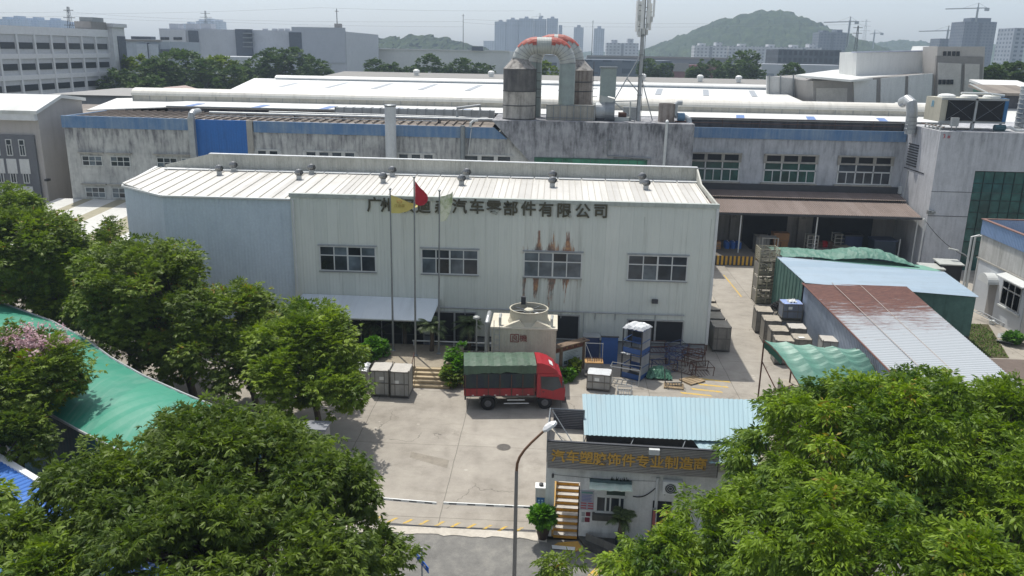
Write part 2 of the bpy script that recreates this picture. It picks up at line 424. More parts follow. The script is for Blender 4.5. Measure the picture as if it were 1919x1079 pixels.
# ------------------------------------------------------------------ the pale green and grey-blue shed in front
YF = 56.14
def shed_wall_mat():
    b = NB('pale_sheet_wall'); x, y, z = b.xyz()      # object origin (-8, 56, 0)
    X = b.math('ADD', x, -8.0)
    st = b.noise(2.2, 5, .7, scale=(1.5, 1, .06)); bl = b.noise(.25, 5, .6)
    c = b.mix(b.math('MULTIPLY', b.rng(bl, .4, .7), .5), C3('d0d5cd'), C3('c0c6c0'))
    c = b.mix(b.math('MULTIPLY', b.rng(st, .56, .78), .4), c, C3('74776c'))
    xin = b.math('MULTIPLY', b.rng(X, -2.2, -1.8), b.rng(X, 2.0, 2.4, 1, 0))
    spl = b.noise(1.0, 5, .75, scale=(3.4, 1, .35))
    def near(cs):
        o = None
        for c_, w_ in cs:
            k = b.math('SUBTRACT', 1.0, b.math('DIVIDE', b.math('ABSOLUTE', b.math('SUBTRACT', X, c_)), w_), clamp=True); o = k if o is None else b.math('MAXIMUM', o, k)
        return o
    clus = b.math('ADD', b.math('MULTIPLY', near(((-.95,.42),(.1,.5),(1.15,.48))), b.math('GREATER_THAN', z, 7.0)), b.math('MULTIPLY', near(((-1.0,.3),(.02,.42),(1.0,.34),(-1.85,.16))), b.math('LESS_THAN', z, 5.6)))
    up = b.rng(z, 7.3, 8.9, 1.0, 0.0); dn = b.rng(z, 3.2, 5.5, 0.0, 1.0)
    low = b.math('MULTIPLY', b.math('LESS_THAN', z, 5.45), dn); hi = b.math('MULTIPLY', b.math('GREATER_THAN', z, 7.2), up)
    band = b.math('MAXIMUM', low, hi)
    rust = b.math('MULTIPLY', b.rng(b.math('ADD', b.math('ADD', spl, b.math('MULTIPLY', clus, .24)), b.math('MULTIPLY', band, .24)), .75, .84), b.math('MULTIPLY', xin, b.math('GREATER_THAN', band, .02)))
    rn = b.noise(2.5, 4); rc = b.ramp(rn, [(.35, C3('3b2a20')), (.5, C3('7a4423')), (.65, C3('b0793f'))])
    c = b.mix(b.math('MULTIPLY', rust, .9, clamp=True), c, rc)
    grime = b.math('MULTIPLY', xin, b.math('MULTIPLY', b.rng(z, 8.0, 10.5, 1, 0), b.rng(st, .42, .7)))
    c = b.mix(b.math('MULTIPLY', grime, .35), c, C3('6b665a'))
    # drips below the letters
    tp = b.math('MULTIPLY', b.rng(z, 6.0, 9.8, 0, 1), b.math('LESS_THAN', z, 10.0)); dr = b.rng(b.noise(2.0, 3, .6, scale=(3, 1, .05)), .66, .72)
    c = b.mix(b.math('MULTIPLY', b.math('MULTIPLY', tp, dr), .35), c, C3('57584f'))
    w = b.n('ShaderNodeTexWave', wave_type='BANDS', bands_direction='X'); w.inputs['Scale'].default_value = 1.35; b.l(b.co(), w.inputs['Vector'])
    pid = b.math('FLOOR', b.math('DIVIDE', X, .92)); wn = b.n('ShaderNodeTexWhiteNoise', noise_dimensions='1D'); b.l(pid, wn.inputs['W'])
    c = b.mix(b.math('MULTIPLY', wn.outputs['Value'], .22), c, C3('a9b3ac'))
    seam = b.math('GREATER_THAN', b.math('FRACT', b.math('DIVIDE', X, .92)), .975)
    c = b.mix(b.math('MULTIPLY', seam, .28), c, C3('6d746f'))
    return b.done(c, .55, bump=w.outputs['Fac'], bs=.35, bd=.03)
M['shed_pale'] = shed_wall_mat()
M['shed_blue'] = m_stain('grey_blue_sheet', 'c0ced7', 'a6b5c0', .55, amt=.45, rib=1.35, bs=.35)
M['shed_roof'] = m_sheet('pale_roof_sheet', 'cfcdc6', 'bab8b2', .5, .92, 0, '96938c', .45)
M['trim'] = m_plain('white_trim', 'd5d8d8', .5, .1)
M['parapet'] = m_stain('parapet_sheet', 'b9b9b0', '7b7a70', .6, amt=.5, rib=1.6, bs=.4)
M['letter'] = m_plain('weathered_bronze_letter', '4c4a38', .6, .3, 2)
shed = thing('factory_shed', 'long low metal shed with pale green front, Chinese lettering and cream roof', 'building', (-8, 56, 0))
w = MB().box(-18.15, 11.15, YF, 56.36, 1.0, 10.95); w.box(-18.15, 11.15, 56.362, 65.5, 1.0, 10.4); w.build('wall', M['shed_pale'], shed)
w = MB().prism([(-31.8,65.5),(-31.8,59.8),(-27.27,56.3),(-18.15,56.3),(-18.15,65.5)], .0, 10.45); tag(w.build('wall', M['shed_blue'], shed), 'plain grey-blue sheet wall with a cut corner')
pl = MB().box(-18.15, 11.0, 56.27, 65.4, 0, 1.0); pl.build('plinth', m_stain('plinth_plaster', '9da3a8', '6e7175', amt=.6), shed)
MB().box(-18.2, 11.18, 56.08, 56.14, .97, 1.03).build('drip_rail', M['dark_steel'], shed)
rf = MB()
zf = lambda y: 10.55+(y-56.3)*(11.2-10.55)/(65.4-56.3)
rf.slab([(-18.2,56.42,zf(56.42)),(10.95,56.42,zf(56.42)),(10.95,65.4,zf(65.4)),(-18.2,65.4,zf(65.4))], .08)
rf.slab([(-27.3,56.2,zf(56.2)),(-18.2,56.2,zf(56.2)),(-18.2,65.4,zf(65.4)),(-31.9,65.4,zf(65.4)),(-31.9,59.8,zf(59.8))], .08)
roof = rf.build('roof', M['shed_roof'], shed)
rb = MB(); x = -31.5; k = 0
while x < 10.9:
    y0 = 56.43 if x > -18.2 else (56.2 if x > -27.3 else 56.2+(-27.3-x)*.79)
    hv = .05 if x < -16 else .028
    wv = .028 if x < -16 or k % 2 == 0 else .02
    rb._add([(x-wv,y0,zf(y0)),(x+wv,y0,zf(y0)),(x+wv,65.4,zf(65.4)),(x-wv,65.4,zf(65.4)),(x-wv,y0,zf(y0)+hv),(x+wv,y0,zf(y0)+hv),(x+wv,65.4,zf(65.4)+hv),(x-wv,65.4,zf(65.4)+hv)],
            [(4,5,6,7),(0,1,5,4),(1,2,6,5),(2,3,7,6),(3,0,4,7)])
    x += .92 if x < -16 else .46; k += 1
rb.build('roof_seams', m_plain('roof_seam', 'aeaaa0', .5, .1), roof)
rc = MB()
x = -31.0
while x < 10.5:
    rc.obox((x+.95, 64.9, zf(64.9)+.05), 1.75, .75, .05); x += 1.84
rc.build('ridge_flashing', M['trim'], roof)
tr = MB()
tr.box(-18.22, 11.2, 56.04, 56.4, 10.72, 11.0)
tr.build('fascia_trim', m_stain('fascia_sheet', 'b2b9b2', '80857c', .5, amt=.5), shed)
tr = MB()
def rail(b, p, q, wd, h):
    p, q = Vector(p), Vector(q); d = (q-p); n = Vector((-d.y, d.x, 0)).normalized()*wd/2
    b._add([p-n, p+n, q+n, q-n]+[v+Vector((0,0,h)) for v in (p-n, p+n, q+n, q-n)], [(0,1,2,3),(7,6,5,4),(0,4,5,1),(1,5,6,2),(2,6,7,3),(3,7,4,0)])
rail(tr, (-27.3,56.2,10.5), (-18.17,56.2,10.5), .16, .1); rail(tr, (-31.9,59.8,10.5), (-27.3,56.2,10.5), .2, .12); rail(tr, (-31.9,65.4,11.15), (-31.9,59.8,10.52), .2, .14)
tr.build('eave_trim', M['white_paint'], shed)
pp = MB()
pp.extr([(-27.5,65.42,11.1),(11.1,65.42,11.1),(11.1,65.42,12.2),(-27.5,65.42,12.36)], (0,.25,0))
pp.extr([(-27.5,65.42,11.1),(-27.5,65.42,12.36),(-31.2,65.42,11.42),(-31.2,65.42,11.1)], (0,.2,0))
pp.extr([(11.02,56.42,10.7),(11.02,65.42,11.1),(11.02,65.42,12.2),(11.02,63.0,11.3),(11.02,56.42,11.0)], (.13,0,0))
pp.build('parapet', M['parapet'], shed)
cp = MB(); rail(cp, (-27.5,65.5,12.37), (11.12,65.5,12.21), .42, .06); cp.build('parapet_cap', M['trim'], shed)
# right corner flashing
MB().box(11.02, 11.2, 56.05, 56.25, 1.0, 10.72).build('corner_trim', M['white_frame'], shed)
MB().tube([(-17.95,56.0,10.6),(-17.95,56.0,4.0)], .07, 8).build('downpipe', M['white_frame'], shed)
M['pane_pale'] = glass('pane_pale', '59646b'); M['pane_deep'] = glass('pane_deep', '22272b')
def framed(parent, x0, x1, z0, z1, y, cols, rows, gl, fr=None, fw=.07, name='window', deep=.08, sill=True, mid=None, label=None):
    """window: frame proud of wall plane y, panes set back; rows given as list of fractions"""
    b = MB(); yo = y-deep
    b.box(x0-fw, x1+fw, yo, y+.02, z1, z1+fw); b.box(x0-fw, x1+fw, yo, y+.02, z0-fw, z0)
    b.box(x0-fw, x0, yo, y+.02, z0, z1); b.box(x1, x1+fw, yo, y+.02, z0, z1)
    for i in range(1, cols):
        xx = x0+(x1-x0)*i/cols; ww = fw*.45 if i*2 != cols else fw*.7
        b.box(xx-ww, xx+ww, yo+.01, y+.02, z0, z1)
    for r_ in rows: b.box(x0, x1, yo+.015, y+.02, z0+(z1-z0)*r_-fw*.45, z0+(z1-z0)*r_+fw*.45)
    o = b.build(name, fr or M['white_frame'], parent)
    pm = MB(); rg_ = random.Random(int(x0*37+z0*11)); ed = [z0+.001]+[z0+(z1-z0)*r_ for r_ in rows]+[z1-.001]
    for i in range(cols):
        for za, zb in zip(ed[:-1], ed[1:]):
            pm.cur = rg_.choice((0, 0, 0, 1, 1, 2)); ins = rg_.choice((0, 0, .012)); pm.box(x0+.001+(x1-x0-.002)*i/cols, x0+.001+(x1-x0-.002)*(i+1)/cols, yo+.04+ins, y+.015, za, zb)
    pm.build('pane', [gl, M['pane_pale'], M['pane_deep']] if gl is not M['dark_opening'] else gl, o)
    if sill: MB().box(x0-fw*1.6, x1+fw*1.6, yo-.06, yo-.002, z0-fw-.05, z0-fw+.01).build('sill', M['steel'], o)
    if label: o['label'] = label
    return o
for k, (x0, x1) in enumerate(((-16.2,-12.35),(-9.0,-5.15),(-1.85,2.05),(5.35,9.3))):
    framed(shed, x0, x1, 5.62, 7.28, YF, 4, [.64], M['dark_glass'] if k != 2 else M['grey_glass'], fw=.08, label='rust-stained window with grey blinds' if k == 2 else None)
    MB().extr([(x0-.16,YF-.16,7.40),(x0-.16,YF,7.40),(x0-.16,YF,7.46)], (x1-x0+.32,0,0)).build('window_hood', M['galv'], shed)
# lower openings
for x0, x1, z0, z1, c in ((-8.2,-5.3,.4,2.75,2),(-.9,2.05,1.1,2.78,1),(5.55,9.35,1.1,2.62,2),(-16.5,-9.0,.1,2.9,5)):
    framed(shed, x0, x1, z0, z1, YF-.005, c, [], M['dark_opening'], M['galv'], fw=.09, name='shutter', sill=False)
aw = MB(); aw.slab([(-18.0,53.35,3.02),(-8.02,53.35,2.98),(-7.75,56.1,3.74),(-17.6,56.1,3.80)], .06)
awo = aw.build('awning', m_sheet('awning_sheet', 'd3dadd', 'c3ccd2', .5, 1.2, 0, '9aa1a4', .35), shed)
st = MB()
for x in (-17,-14.5,-12,-9.5,-8.2): st.tube([(x,53.5,2.94),(x,56.1,2.2)], .03, 6)
st.box(-17.9,-8.1,53.38,53.46,2.86,2.95); st.build('awning_strut', M['steel'], awo)
pp = MB(); pp.tube([(-8,56.0,3.14),(9.4,56.0,3.12)], .05, 8)
for x in (-6,-2.5,.8,3.2,4.6,7.4): pp.tube([(x,56.0,3.13),(x,56.1,2.6)], .03, 6)
pp.tube([(2.4,56.02,3.1),(2.4,56.02,1.2)], .03, 6); pp.build('conduit', M['galv'], shed)
fl = MB(); fl.obox((7.28,55.95,4.1), .42, .2, .28); fl.box(7.2,7.36,56.0,56.14,4.05,4.15); fl.build('floodlight', M['dark_steel'], shed)
for ch, px, py in zip('广州汉迪森汽车零部件有限公司', (701.5,727,763,793,829,861,893.5,925.5,957,990.5,1023.5,1057,1092,1126), (385,386,387,388,389,388.5,389,390.5,392,392.5,394.5,396,397,397)):
    q = PY(px, py, YF-.1); text_mesh(ch, 'sign_letter', M['letter'], shed, (q.x, YF-.09, q.z), 1.06, depth=.045, bold=.022)
# turbine ventilators along the roof
vent_m = m_plain('ventilator_metal', '8e9090', .35, .2, metal=.6)
for x, y, z in [(-25.9,63.2,0),(-25.3,64.6,0),(-19.4,62.4,0),(-19.0,64.4,0),(-12.85,62.0,0),(-12.6,64.3,0),(-6.9,61.9,0),(-6.75,64.2,0),(-.1,62.0,0),(-.1,64.2,0),(6.85,62.0,0),(6.75,64.2,0)]:
    z0 = zf(y)
    b = MB(); b.lathe((x,y,z0), [(.2,0),(.2,.3)], 12)
    o = b.build('ventilator', M['galv'], shed)
    b = MB()
    for i in range(14):
        a0 = 2*math.pi*i/14; a1 = a0+.42; ring = []
        for q in range(6):
            t = q/5; rr = .2+.14*math.sin(math.pi*t); zz = z0+.3+.42*t
            ring.append(((x+rr*math.cos(a0+t*.25), y+rr*math.sin(a0+t*.25), zz), (x+rr*.82*math.cos(a1+t*.25), y+rr*.82*math.sin(a1+t*.25), zz)))
        for q in range(5): b.quad(ring[q][0], ring[q][1], ring[q+1][1], ring[q+1][0])
    b.lathe((x,y,z0+.7), [(.22,0),(.17,.06),(.02,.1)], 12)
    b.build('turbine_head', vent_m, o)
# ------------------------------------------------------------------ the old plaster factory behind
M['old_plaster'] = m_stain('old_plaster', 'c3c4bf', '66666a', amt=.62, vs=.22, blot=.45, topz=12.4, topamt=.75, fine=3.0)
M['old_plaster2'] = m_stain('old_grey_plaster', 'bfc2c5', '74777b', amt=.5, vs=.25, blot=.3, topz=12.3, topamt=.5, fine=3.0)
M['raw_cement'] = m_stain('raw_cement', 'a9aaad', '5c5d61', amt=.7, vs=.3, blot=.7, topz=14.2, topamt=.6, fine=3.0, bs=.5)
M['faded_blue'] = m_stain('faded_blue_fascia', '54789f', '8195a8', .6, amt=.85, vs=.1, blot=.4, rib=1.0)
M['shutter_blue'] = m_stain('blue_sheet', '2468b0', '20528c', .45, amt=.5, rib=1.2)
M['old_roof'] = m_sheet('old_brown_roof', '7b736b', '8d857b', .85, 1.0, 0, '55504a', .6)
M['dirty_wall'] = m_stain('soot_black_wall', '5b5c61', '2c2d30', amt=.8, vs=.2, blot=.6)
M['roof_white'] = m_sheet('white_roof_sheet', 'd9dad6', 'd0d1cd', .5, 3.0, 0, 'b0afa8', .35)
M['vault_white'] = m_sheet('white_vault_sheet', 'd6d4cb', 'cfccc2', .5, 6.0, 0, '9b978b', .5)
fac = thing('plaster_factory', 'long stained plaster factory with a faded blue band under the eaves', 'building', (-8, 84, 0))
w = MB(); w.box(-50.3, 3.0, 84.0, 92.9, 0, 12.35); w.build('wall', M['old_plaster'], fac)
w = MB(); w.box(13.3, 37.47, 92.0, 93.0, 0, 12.05); w.build('wall', M['old_plaster2'], fac)
w = MB(); w.extr([(-6.3,83.5,14.05),(-2.4,83.5,10.0),(2.8,83.5,4.5),(2.8,83.5,0),(13.6,83.5,0),(13.6,83.5,14.1)], (0,9.5,0)); tag(w.build('stair_block', M['raw_cement'], fac), 'raw grey cement block with a slanted left edge')
bl = MB()
bl.extr([(-50.45,83.9,12.35),(-37.0,83.9,12.35),(-37.0,83.9,13.48),(-50.45,83.9,13.55)], (0,.3,0))
bl.extr([(-30.5,83.9,12.3),(-4.75,83.9,12.2),(-6.1,83.9,13.3),(-30.5,83.9,13.42)], (0,.3,0))
bl.box(-50.45, -50.2, 84.2, 92.5, 12.35, 13.5)
bl.build('fascia', M['faded_blue'], fac)
bl = MB(); bl.box(13.6, 37.4, 91.85, 92.1, 12.05, 13.15); bl.build('fascia', M['faded_blue'], fac)
MB().box(-36.4, -31.2, 83.78, 84.1, 9.0, 13.45).build('blue_panel', M['shutter_blue'], fac)
MB().box(-31.2, -30.6, 83.8, 84.1, 9.0, 13.45).build('pilaster', M['concrete'], fac)
rf = MB(); rf.slab([(-50.2,84.0,13.42),(-6.3,84.0,13.32),(-6.3,92.6,13.55),(-50.2,92.6,13.0)], .1); rfo = rf.build('roof', M['old_roof'], fac)
rb = MB()
x = -49
while x < -7:
    rb._add([(x-.05,84.2,13.43),(x+.05,84.2,13.43),(x+.05,92.5,13.5),(x-.05,92.5,13.5),(x-.05,84.2,13.55),(x+.05,84.2,13.55),(x+.05,92.5,13.62),(x-.05,92.5,13.62)], [(4,5,6,7),(0,1,5,4),(1,2,6,5),(3,0,4,7)])
    x += .9
rb.build('roof_rib', m_plain('old_rib', '857b72', .8, .2), rfo)
rf = MB(); rf.slab([(13.4,92.05,13.1),(37.4,92.05,13.1),(37.4,93.2,13.12),(13.4,93.2,13.12)], .08); rf.build('roof', M['old_roof'], fac)
pat = m_stain('patch_plaster', 'c4c5c1', '8a8b88', amt=.5)
# windows of the left part
def plain_window(x0, x1, z0, z1, y, n=3):
    o = framed(fac, x0, x1, z0, z1, y, n, [.5], M['dark_glass'], fw=.07, sill=False)
    MB().box(x0-.35, x1+.3, y-.35, y, z1+.35, z1+.45).build('window_hood', M['concrete'], o)
    return o
for x0, x1 in ((-48.7,-46.7),(-45.7,-43.75),(-40.8,-38.8),(-38.2,-36.9)): plain_window(x0, x1, 8.55, 9.45, 84.0)
for x0, x1 in ((-48.75,-46.75),(-45.9,-43.9)): plain_window(x0, x1, 5.25, 6.2, 84.0)
for x0, x1, n in ((-30.4,-28.0,2),(-25.4,-20.1,4),(-15.9,-12.1,3),(-9.2,-4.25,3)):
    b = MB(); b.box(x0-.1, x1+.1, 83.9, 84.02, 10.45, 10.62)
    for i in range(n+1): xx = x0+(x1-x0)*i/n; b.box(xx-.2, xx+.2, 83.92, 84.02, 9.0, 10.45)
    o = b.build('window', pat, fac); MB().box(x0, x1, 83.96, 84.01, 9.0, 10.45).build('pane', M['dark_glass'], o)
# two storey windows of the right part: a louvre row over white sliding frames
for k, (x0, x1) in enumerate(((14.6,20.1),(22.8,28.3),(30.7,36.3))):
    b = MB(); b.box(x0-.15, x1+.15, 91.6, 92.02, 10.35, 10.5); b.box(x0-.15, x1+.15, 91.75, 92.02, 9.5, 9.68)
    for i in range(4): xx = x0+(x1-x0)*i/3; b.box(xx-.17, xx+.17, 91.85, 92.02, 9.68, 10.35)
    o = b.build('window', M['concrete'], fac); MB().box(x0, x1, 91.95, 92.01, 9.68, 10.35).build('louvre', M['dark_opening'], o)
    f = MB(); yo = 91.9
    f.box(x0-.1,x1+.1,yo,92.02,7.38,7.5); f.box(x0-.1,x1+.1,yo,92.02,8.66,8.8)
    for i in range(7):
        xx = x0+(x1-x0)*i/6; wd = .07 if i % 2 == 0 else .045; f.box(xx-wd, xx+wd, yo, 92.02, 7.5, 8.66 if i % 2 else 9.5)
    f.build('frame', M['white_frame'], o)
    MB().box(x0, x1, 91.96, 92.01, 7.4, 9.5).build('pane', M['green_glass'] if k < 2 else M['dark_glass'], o)
    MB().box(x0-.3, x1+.2, 91.7, 92.0, 7.22, 7.37).build('sill', M['concrete'], o)
# green glass strip of the stair block and pipes
b = MB()
for i in range(13): xx = -2.0+i*.93; b.box(xx-.03, xx+.03, 83.42, 83.52, 9.2, 10.5)
b.box(-2.0, 9.2, 83.42, 83.52, 10.45, 10.55)
o = b.build('window', m_plain('green_frame', '2d5a4a', .5), fac); MB().box(-2.0, 9.2, 83.46, 83.51, 9.2, 10.47).build('pane', glass('green_strip_glass', '2f6f58'), o)
b = MB(); q = PY(1250,228,83.3); b.tube([(q.x+.05,83.6,q.z+.05),(q.x,83.25,q.z),(q.x-.05,83.25,9.0)], .14, 10)
b.build('downpipe', M['white_frame'], fac)
b = MB(); q0, q1, q2, q3 = PY(1146,263,83.4), PY(1138,263,83.4), PY(1138,292,83.4), PY(1220,297,83.4); b.tube([q0+V(0,0,-.9), q0, q1, q2, q3, q3+V(0,0,-.6)], .07, 6); b.build('pipe', M['steel'], fac)
# brown two tier canopy over the loading bay
cn = MB(); cn.sheet((16.6,84.7,5.25),(37.2,84.9,5.25),(37.2,89.4,6.0),(15.2,89.4,6.0), .22, .04); cn.sheet((15.2,89.0,6.2),(37.2,89.0,6.2),(37.3,92.0,6.55),(14.4,92.0,6.55), .22, .04)
M['canopy_brown'] = m_sheet('brown_canopy', '7a6d66', '837771', .8, .9, 0, '5a4f49', .5)
cno = cn.build('canopy', M['canopy_brown'], fac)
b = MB(); b.box(16.5,37.2,84.72,84.82,5.02,5.22); b.box(14.4,37.3,91.6,92.0,6.5,7.2)
b.build('canopy_beam', M['dark_steel'], cno)
# inside of the bay: columns, back wall, white door, dock
M['bay_wall'] = m_stain('bay_wall', '8e8b86', '5a5855', amt=.6)
b = MB(); b.box(13.3, 37.47, 91.7, 91.98, 0, 6.2); b.build('bay_wall', M['bay_wall'], fac)
for x in (20.0, 27.4):
    b = MB(); b.box(x-.45, x+.45, 91.2, 91.68, 0, 6.3); b.build('column', M['bay_wall'], fac)
MB().box(15.0, 17.6, 91.55, 91.68, 1.2, 5.0).build('door', m_plain('bay_door', 'a3a6aa', .5), fac)
for x0, x1 in ((21.0,25.8),(28.6,35.0)): MB().box(x0, x1, 91.55, 91.68, 0, 5.6).build('door', M['dark_opening'], fac)
for x in (19.3, 27.0, 37.0): MB().tube([(x,85.2,0),(x,85.2,5.1)], .07, 8).build('canopy_post', M['white_frame'], fac)
for ch, x in (('出货区',20.0),('收货区',27.4)):
    for k, c in enumerate(ch): text_mesh(c, 'sign_letter', m_plain('bay_letter', '6b2f2c', .7) if k == 0 and x < 21 else M['dark_steel'], fac, (x, 91.18, 5.0-k*.62), .5, depth=.008)
dk = thing('loading_dock', 'low loading dock with yellow and black striped front under the brown canopy', 'loading dock', (19, 84, 0))
MB().box(16.2, 20.9, 83.6, 91.1, 0, 1.0).build('platform', m_plain('dock_concrete', '6c675f', .9), dk)
b = MB(); b2 = MB()
for i in range(22):
    x = 16.25+i*.21; (b if i % 2 else b2).box(x, x+.21, 83.52, 83.598, .06, .98)
b.build('stripe', M['yellow'], dk); b2.build('stripe', M['dark_steel'], dk)
# tall round flue, square ducts and pipes on the front
fl = thing('flue', 'tall plain grey round flue standing before the blue band', 'flue', (-16.4, 83.2, 9))
MB().tube([(-16.35,83.1,9),(-16.35,83.1,15.25)], .55, 20).build('pipe', m_stain('flue_white', 'c9cccc', 'a5a8a8', .55, amt=.4, vs=.2), fl); MB().lathe((-16.35,83.1,15.2), [(.56,0),(.6,.05),(.6,.15),(.5,.2)], 20).build('rim', M['steel'], fl)
du = thing('air_duct', 'grey square air duct with a rounded top beside the blue panel', 'duct', (-36.7, 83.6, 9))
MB().box(-37.0,-36.4,83.3,83.9,9,13.7).build('riser', M['galv'], du)
b = MB(); b.tube([(-36.7,83.6,13.6),(-36.7,83.7,13.95),(-36.7,84.1,14.15),(-36.7,85.5,14.15)], .33, 12); b.build('elbow', M['galv'], du)
du = thing('air_duct', 'grey round duct and white gooseneck at the edge of the blue band', 'duct', (-9.4, 83.7, 9))
q = PY(867,235,83.6); MB().tube([(q.x,83.6,9.3),(q.x,83.6,q.z)], .24, 12).build('riser', M['steel'], du)
MB().tube([(q.x+.75,83.9,q.z-.2),(q.x+.8,83.8,q.z+.25),(q.x+1.0,83.9,q.z+.45),(q.x+1.4,84.3,q.z+.45)], .14, 10).build('gooseneck', M['white_frame'], du)
MB().tube([(q.x+.85,83.75,q.z-.3),(q.x+.7,83.7,q.z-1.6),(q.x+.55,83.75,q.z-3)], .04, 6).build('cable', M['white_frame'], du)
du = thing('pipe_run', 'thin grey pipes running along the old roof behind the blue band', 'pipe', (-20, 86, 13.4))
b = MB(); b.tube([(-36,86.5,13.95),(-6.4,86.5,13.85)], .16, 8); b.tube([(-30,87.4,14.1),(-7,87.4,13.95)], .1, 8); b.tube([(-36,85.3,13.75),(-12,85.3,13.7)], .06, 6)
b.tube([(-10.2,87.4,13.9),(-10.2,87.4,14.9),(-7.9,88.0,15.2),(-7.9,88,13.8)], .16, 8); b.build('pipe', M['galv'], du)
for x in (-32,-27,-22,-17,-12): MB().box(x-.06,x+.06,86.3,87.6,13.4,13.9).build('bracket', M['dark_steel'], du)
du = thing('air_duct', 'long flat grey duct box lying on the old roof', 'duct', (-25, 89, 13.5))
MB().box(-23.5,-6.5,89.2,90.2,13.45,14.6).build('casing', M['galv'], du)
b = MB()
for i in range(18): b.box(-23.5+i*.97,-23.42+i*.97,89.14,90.26,13.44,14.65)
b.build('flange', M['steel'], du)
# ------------------------------------------------------------------ right wing with glass front
wing = thing('plaster_wing', 'bare grey plaster office wing with green glass front and red number', 'building', (48, 90, 0))
b = MB(); b.box(37.47, 41.35, 84.2, 112, 0, 13.9); b.box(41.35, 62, 84.2, 112, 10.15, 13.9); b.box(41.35, 62, 84.9, 112, 0, 10.15); b.build('wall', M['raw_cement'] if False else m_stain('wing_plaster', 'bfc1c4', '7c7e82', amt=.5, vs=.2, blot=.25, topz=14.0, topamt=.8), wing)
g = MB(); g.box(41.35, 62, 84.45, 84.6, 0, 10.1); g.build('glass_front', glass('curtain_glass', '2c544f'), wing)
b = MB()
for i in range(15): b.box(41.4+i*.98,41.45+i*.98,84.36,84.46,0,10.12)
for z in (10.08,8.9,7.2,6.0,4.3,3.0,1.6): b.box(41.4,62,84.37,84.46,z-.035,z+.035)
b.build('mullion', m_plain('mullion', '15332e', .5), wing)
b = MB(); b.box(37.43,37.466,86.5,91.5,9.4,9.5)
for i in range(9): b.box(37.38,37.465,88.6,91.0,9.8+i*.27,9.93+i*.27)
b.build('louvre', M['dark_steel'], wing)
b = MB(); b.box(37.44, 62, 84.17, 84.2, 8.0, 8.04); b.box(37.44, 41.4, 84.17, 84.2, 5.55, 5.6); b.build('joint', M['dark_steel'], wing)
b = MB(); q = PY(1743,396,84.1); b.box(q.x-.3,q.x+.3,83.8,84.2,q.z-.25,q.z+.12); b.box(q.x-.05,q.x+.3,83.5,83.8,q.z-.1,q.z+.1); b.build('lamp', M['steel'], wing)
b = MB(); b.tube([(37.2,84.1,0),(37.25,84.1,5.1),(37.1,84.1,5.25)], .09, 8); b.tube([(37.42,90.6,5.5),(37.42,90.2,9.3)], .05, 6); b.box(37.2,37.46,91.2,91.7,6.6,7.4); b.build('downpipe', M['white_frame'], wing)
text_mesh('3', 'sign_letter', M['red'], wing, (37.85,84.18,13.42), .55, depth=.01); text_mesh('#', 'sign_letter', M['red'], wing, (38.3,84.18,13.4), .45, depth=.01); text_mesh('1', 'sign_letter', M['red'], wing, (37.5,84.18,13.42), .55, depth=.01) if False else None
# ------------------------------------------------------------------ big white shed roofs further back
hall = thing('white_roof_hall', 'huge white roofed hall with a long barrel ridge vent, nearer of two', 'building', (-3, 100, 0))
MB().box(-52.6, 42.8, 93.3, 118, 0, 13.2).build('wall', M['dirty_wall'], hall)
b = MB(); b.box(-43.5, 37.3, 93.05, 93.3, 13.0, 14.0); b.build('gutter_wall', M['dirty_wall'], hall)
b = MB(); b.slab([(-43.8,92.9,14.0),(43,92.9,14.0),(43,100,14.4),(-43.8,100,14.4)], .1); b.slab([(-52.9,93.2,13.45),(-43.8,93.2,13.95),(-43.8,100,14.4),(-52.9,100,14.37)], .1); b.slab([(-52.9,100,14.38),(43,100,14.4),(43,122,13.4),(-52.9,122,13.4)], .1); hro = b.build('roof', M['roof_white'], hall)
M['blue_skylight'] = m_plain('blue_skylight', '5f7fb4', .5, .2)
for x in [-42+i*7.7 for i in range(11)]: MB().slab([(x,93.3,14.05),(x+.9,93.3,14.05),(x+1.5,96.4,14.23),(x+.6,96.4,14.23)], .02).build('skylight', M['blue_skylight'], hro)
def vault(parent, x0, x1, y, zb, r, h, zs, mat, mside):
    b = MB(); n = 10
    b.extr([(x0, y-r*math.cos(math.pi*i/n), zb+zs+h*math.sin(math.pi*i/n)) for i in range(n+1)], (x1-x0,0,0)); o = b.build('ridge_vent', mat, parent, smooth=False)
    c = MB(); c.box(x0+.1, x1-.1, y-r*.92, y+r*.92, zb-.6, zb+zs); c.cur = 1; x = x0+.2
    while x < x1-.3: c.box(x, x+.06, y-r*.95, y-r*.918, zb-.3, zb+zs); x += 2.0
    c.build('vent_side', [mside, M['steel']], o)

vault(hall, -50.4, 43.2, 100, 14.4, 1.35, .85, .45, M['vault_white'], m_stain('vent_side', 'b5b2a8', '8c8a82', amt=.5))
b = MB(); b.tube([(-43.5,92.85,14.05),(43,92.85,14.05)], .1, 6); b.build('gutter', M['steel'], hro)
hall2 = thing('white_roof_hall', 'second white roofed hall beyond the first, with dull skylights and a shorter vent', 'building', (-7, 135, 0))
MB().box(-48.5, 36, 123, 168, 0, 13.0).build('wall', M['dirty_wall'], hall2)
b = MB(); b.slab([(-49,122.3,13.9),(36.5,122.3,13.9),(36.5,145,15.3),(-52,145,15.4)], .12); b.slab([(-52,145,15.4),(36.5,145,15.3),(36.5,168,13.8),(-52,168,13.8)], .12); h2r = b.build('roof', M['roof_white'], hall2)
M['dull_skylight'] = m_plain('dull_skylight', '9ba0a4', .4, .1)
for x in [-44+i*7.4 for i in range(11)]: MB().slab([(x,133,14.62),(x+.9,133,14.62),(x+2.2,141.5,15.15),(x+1.3,141.5,15.15)], .03).build('skylight', M['dull_skylight'], h2r)
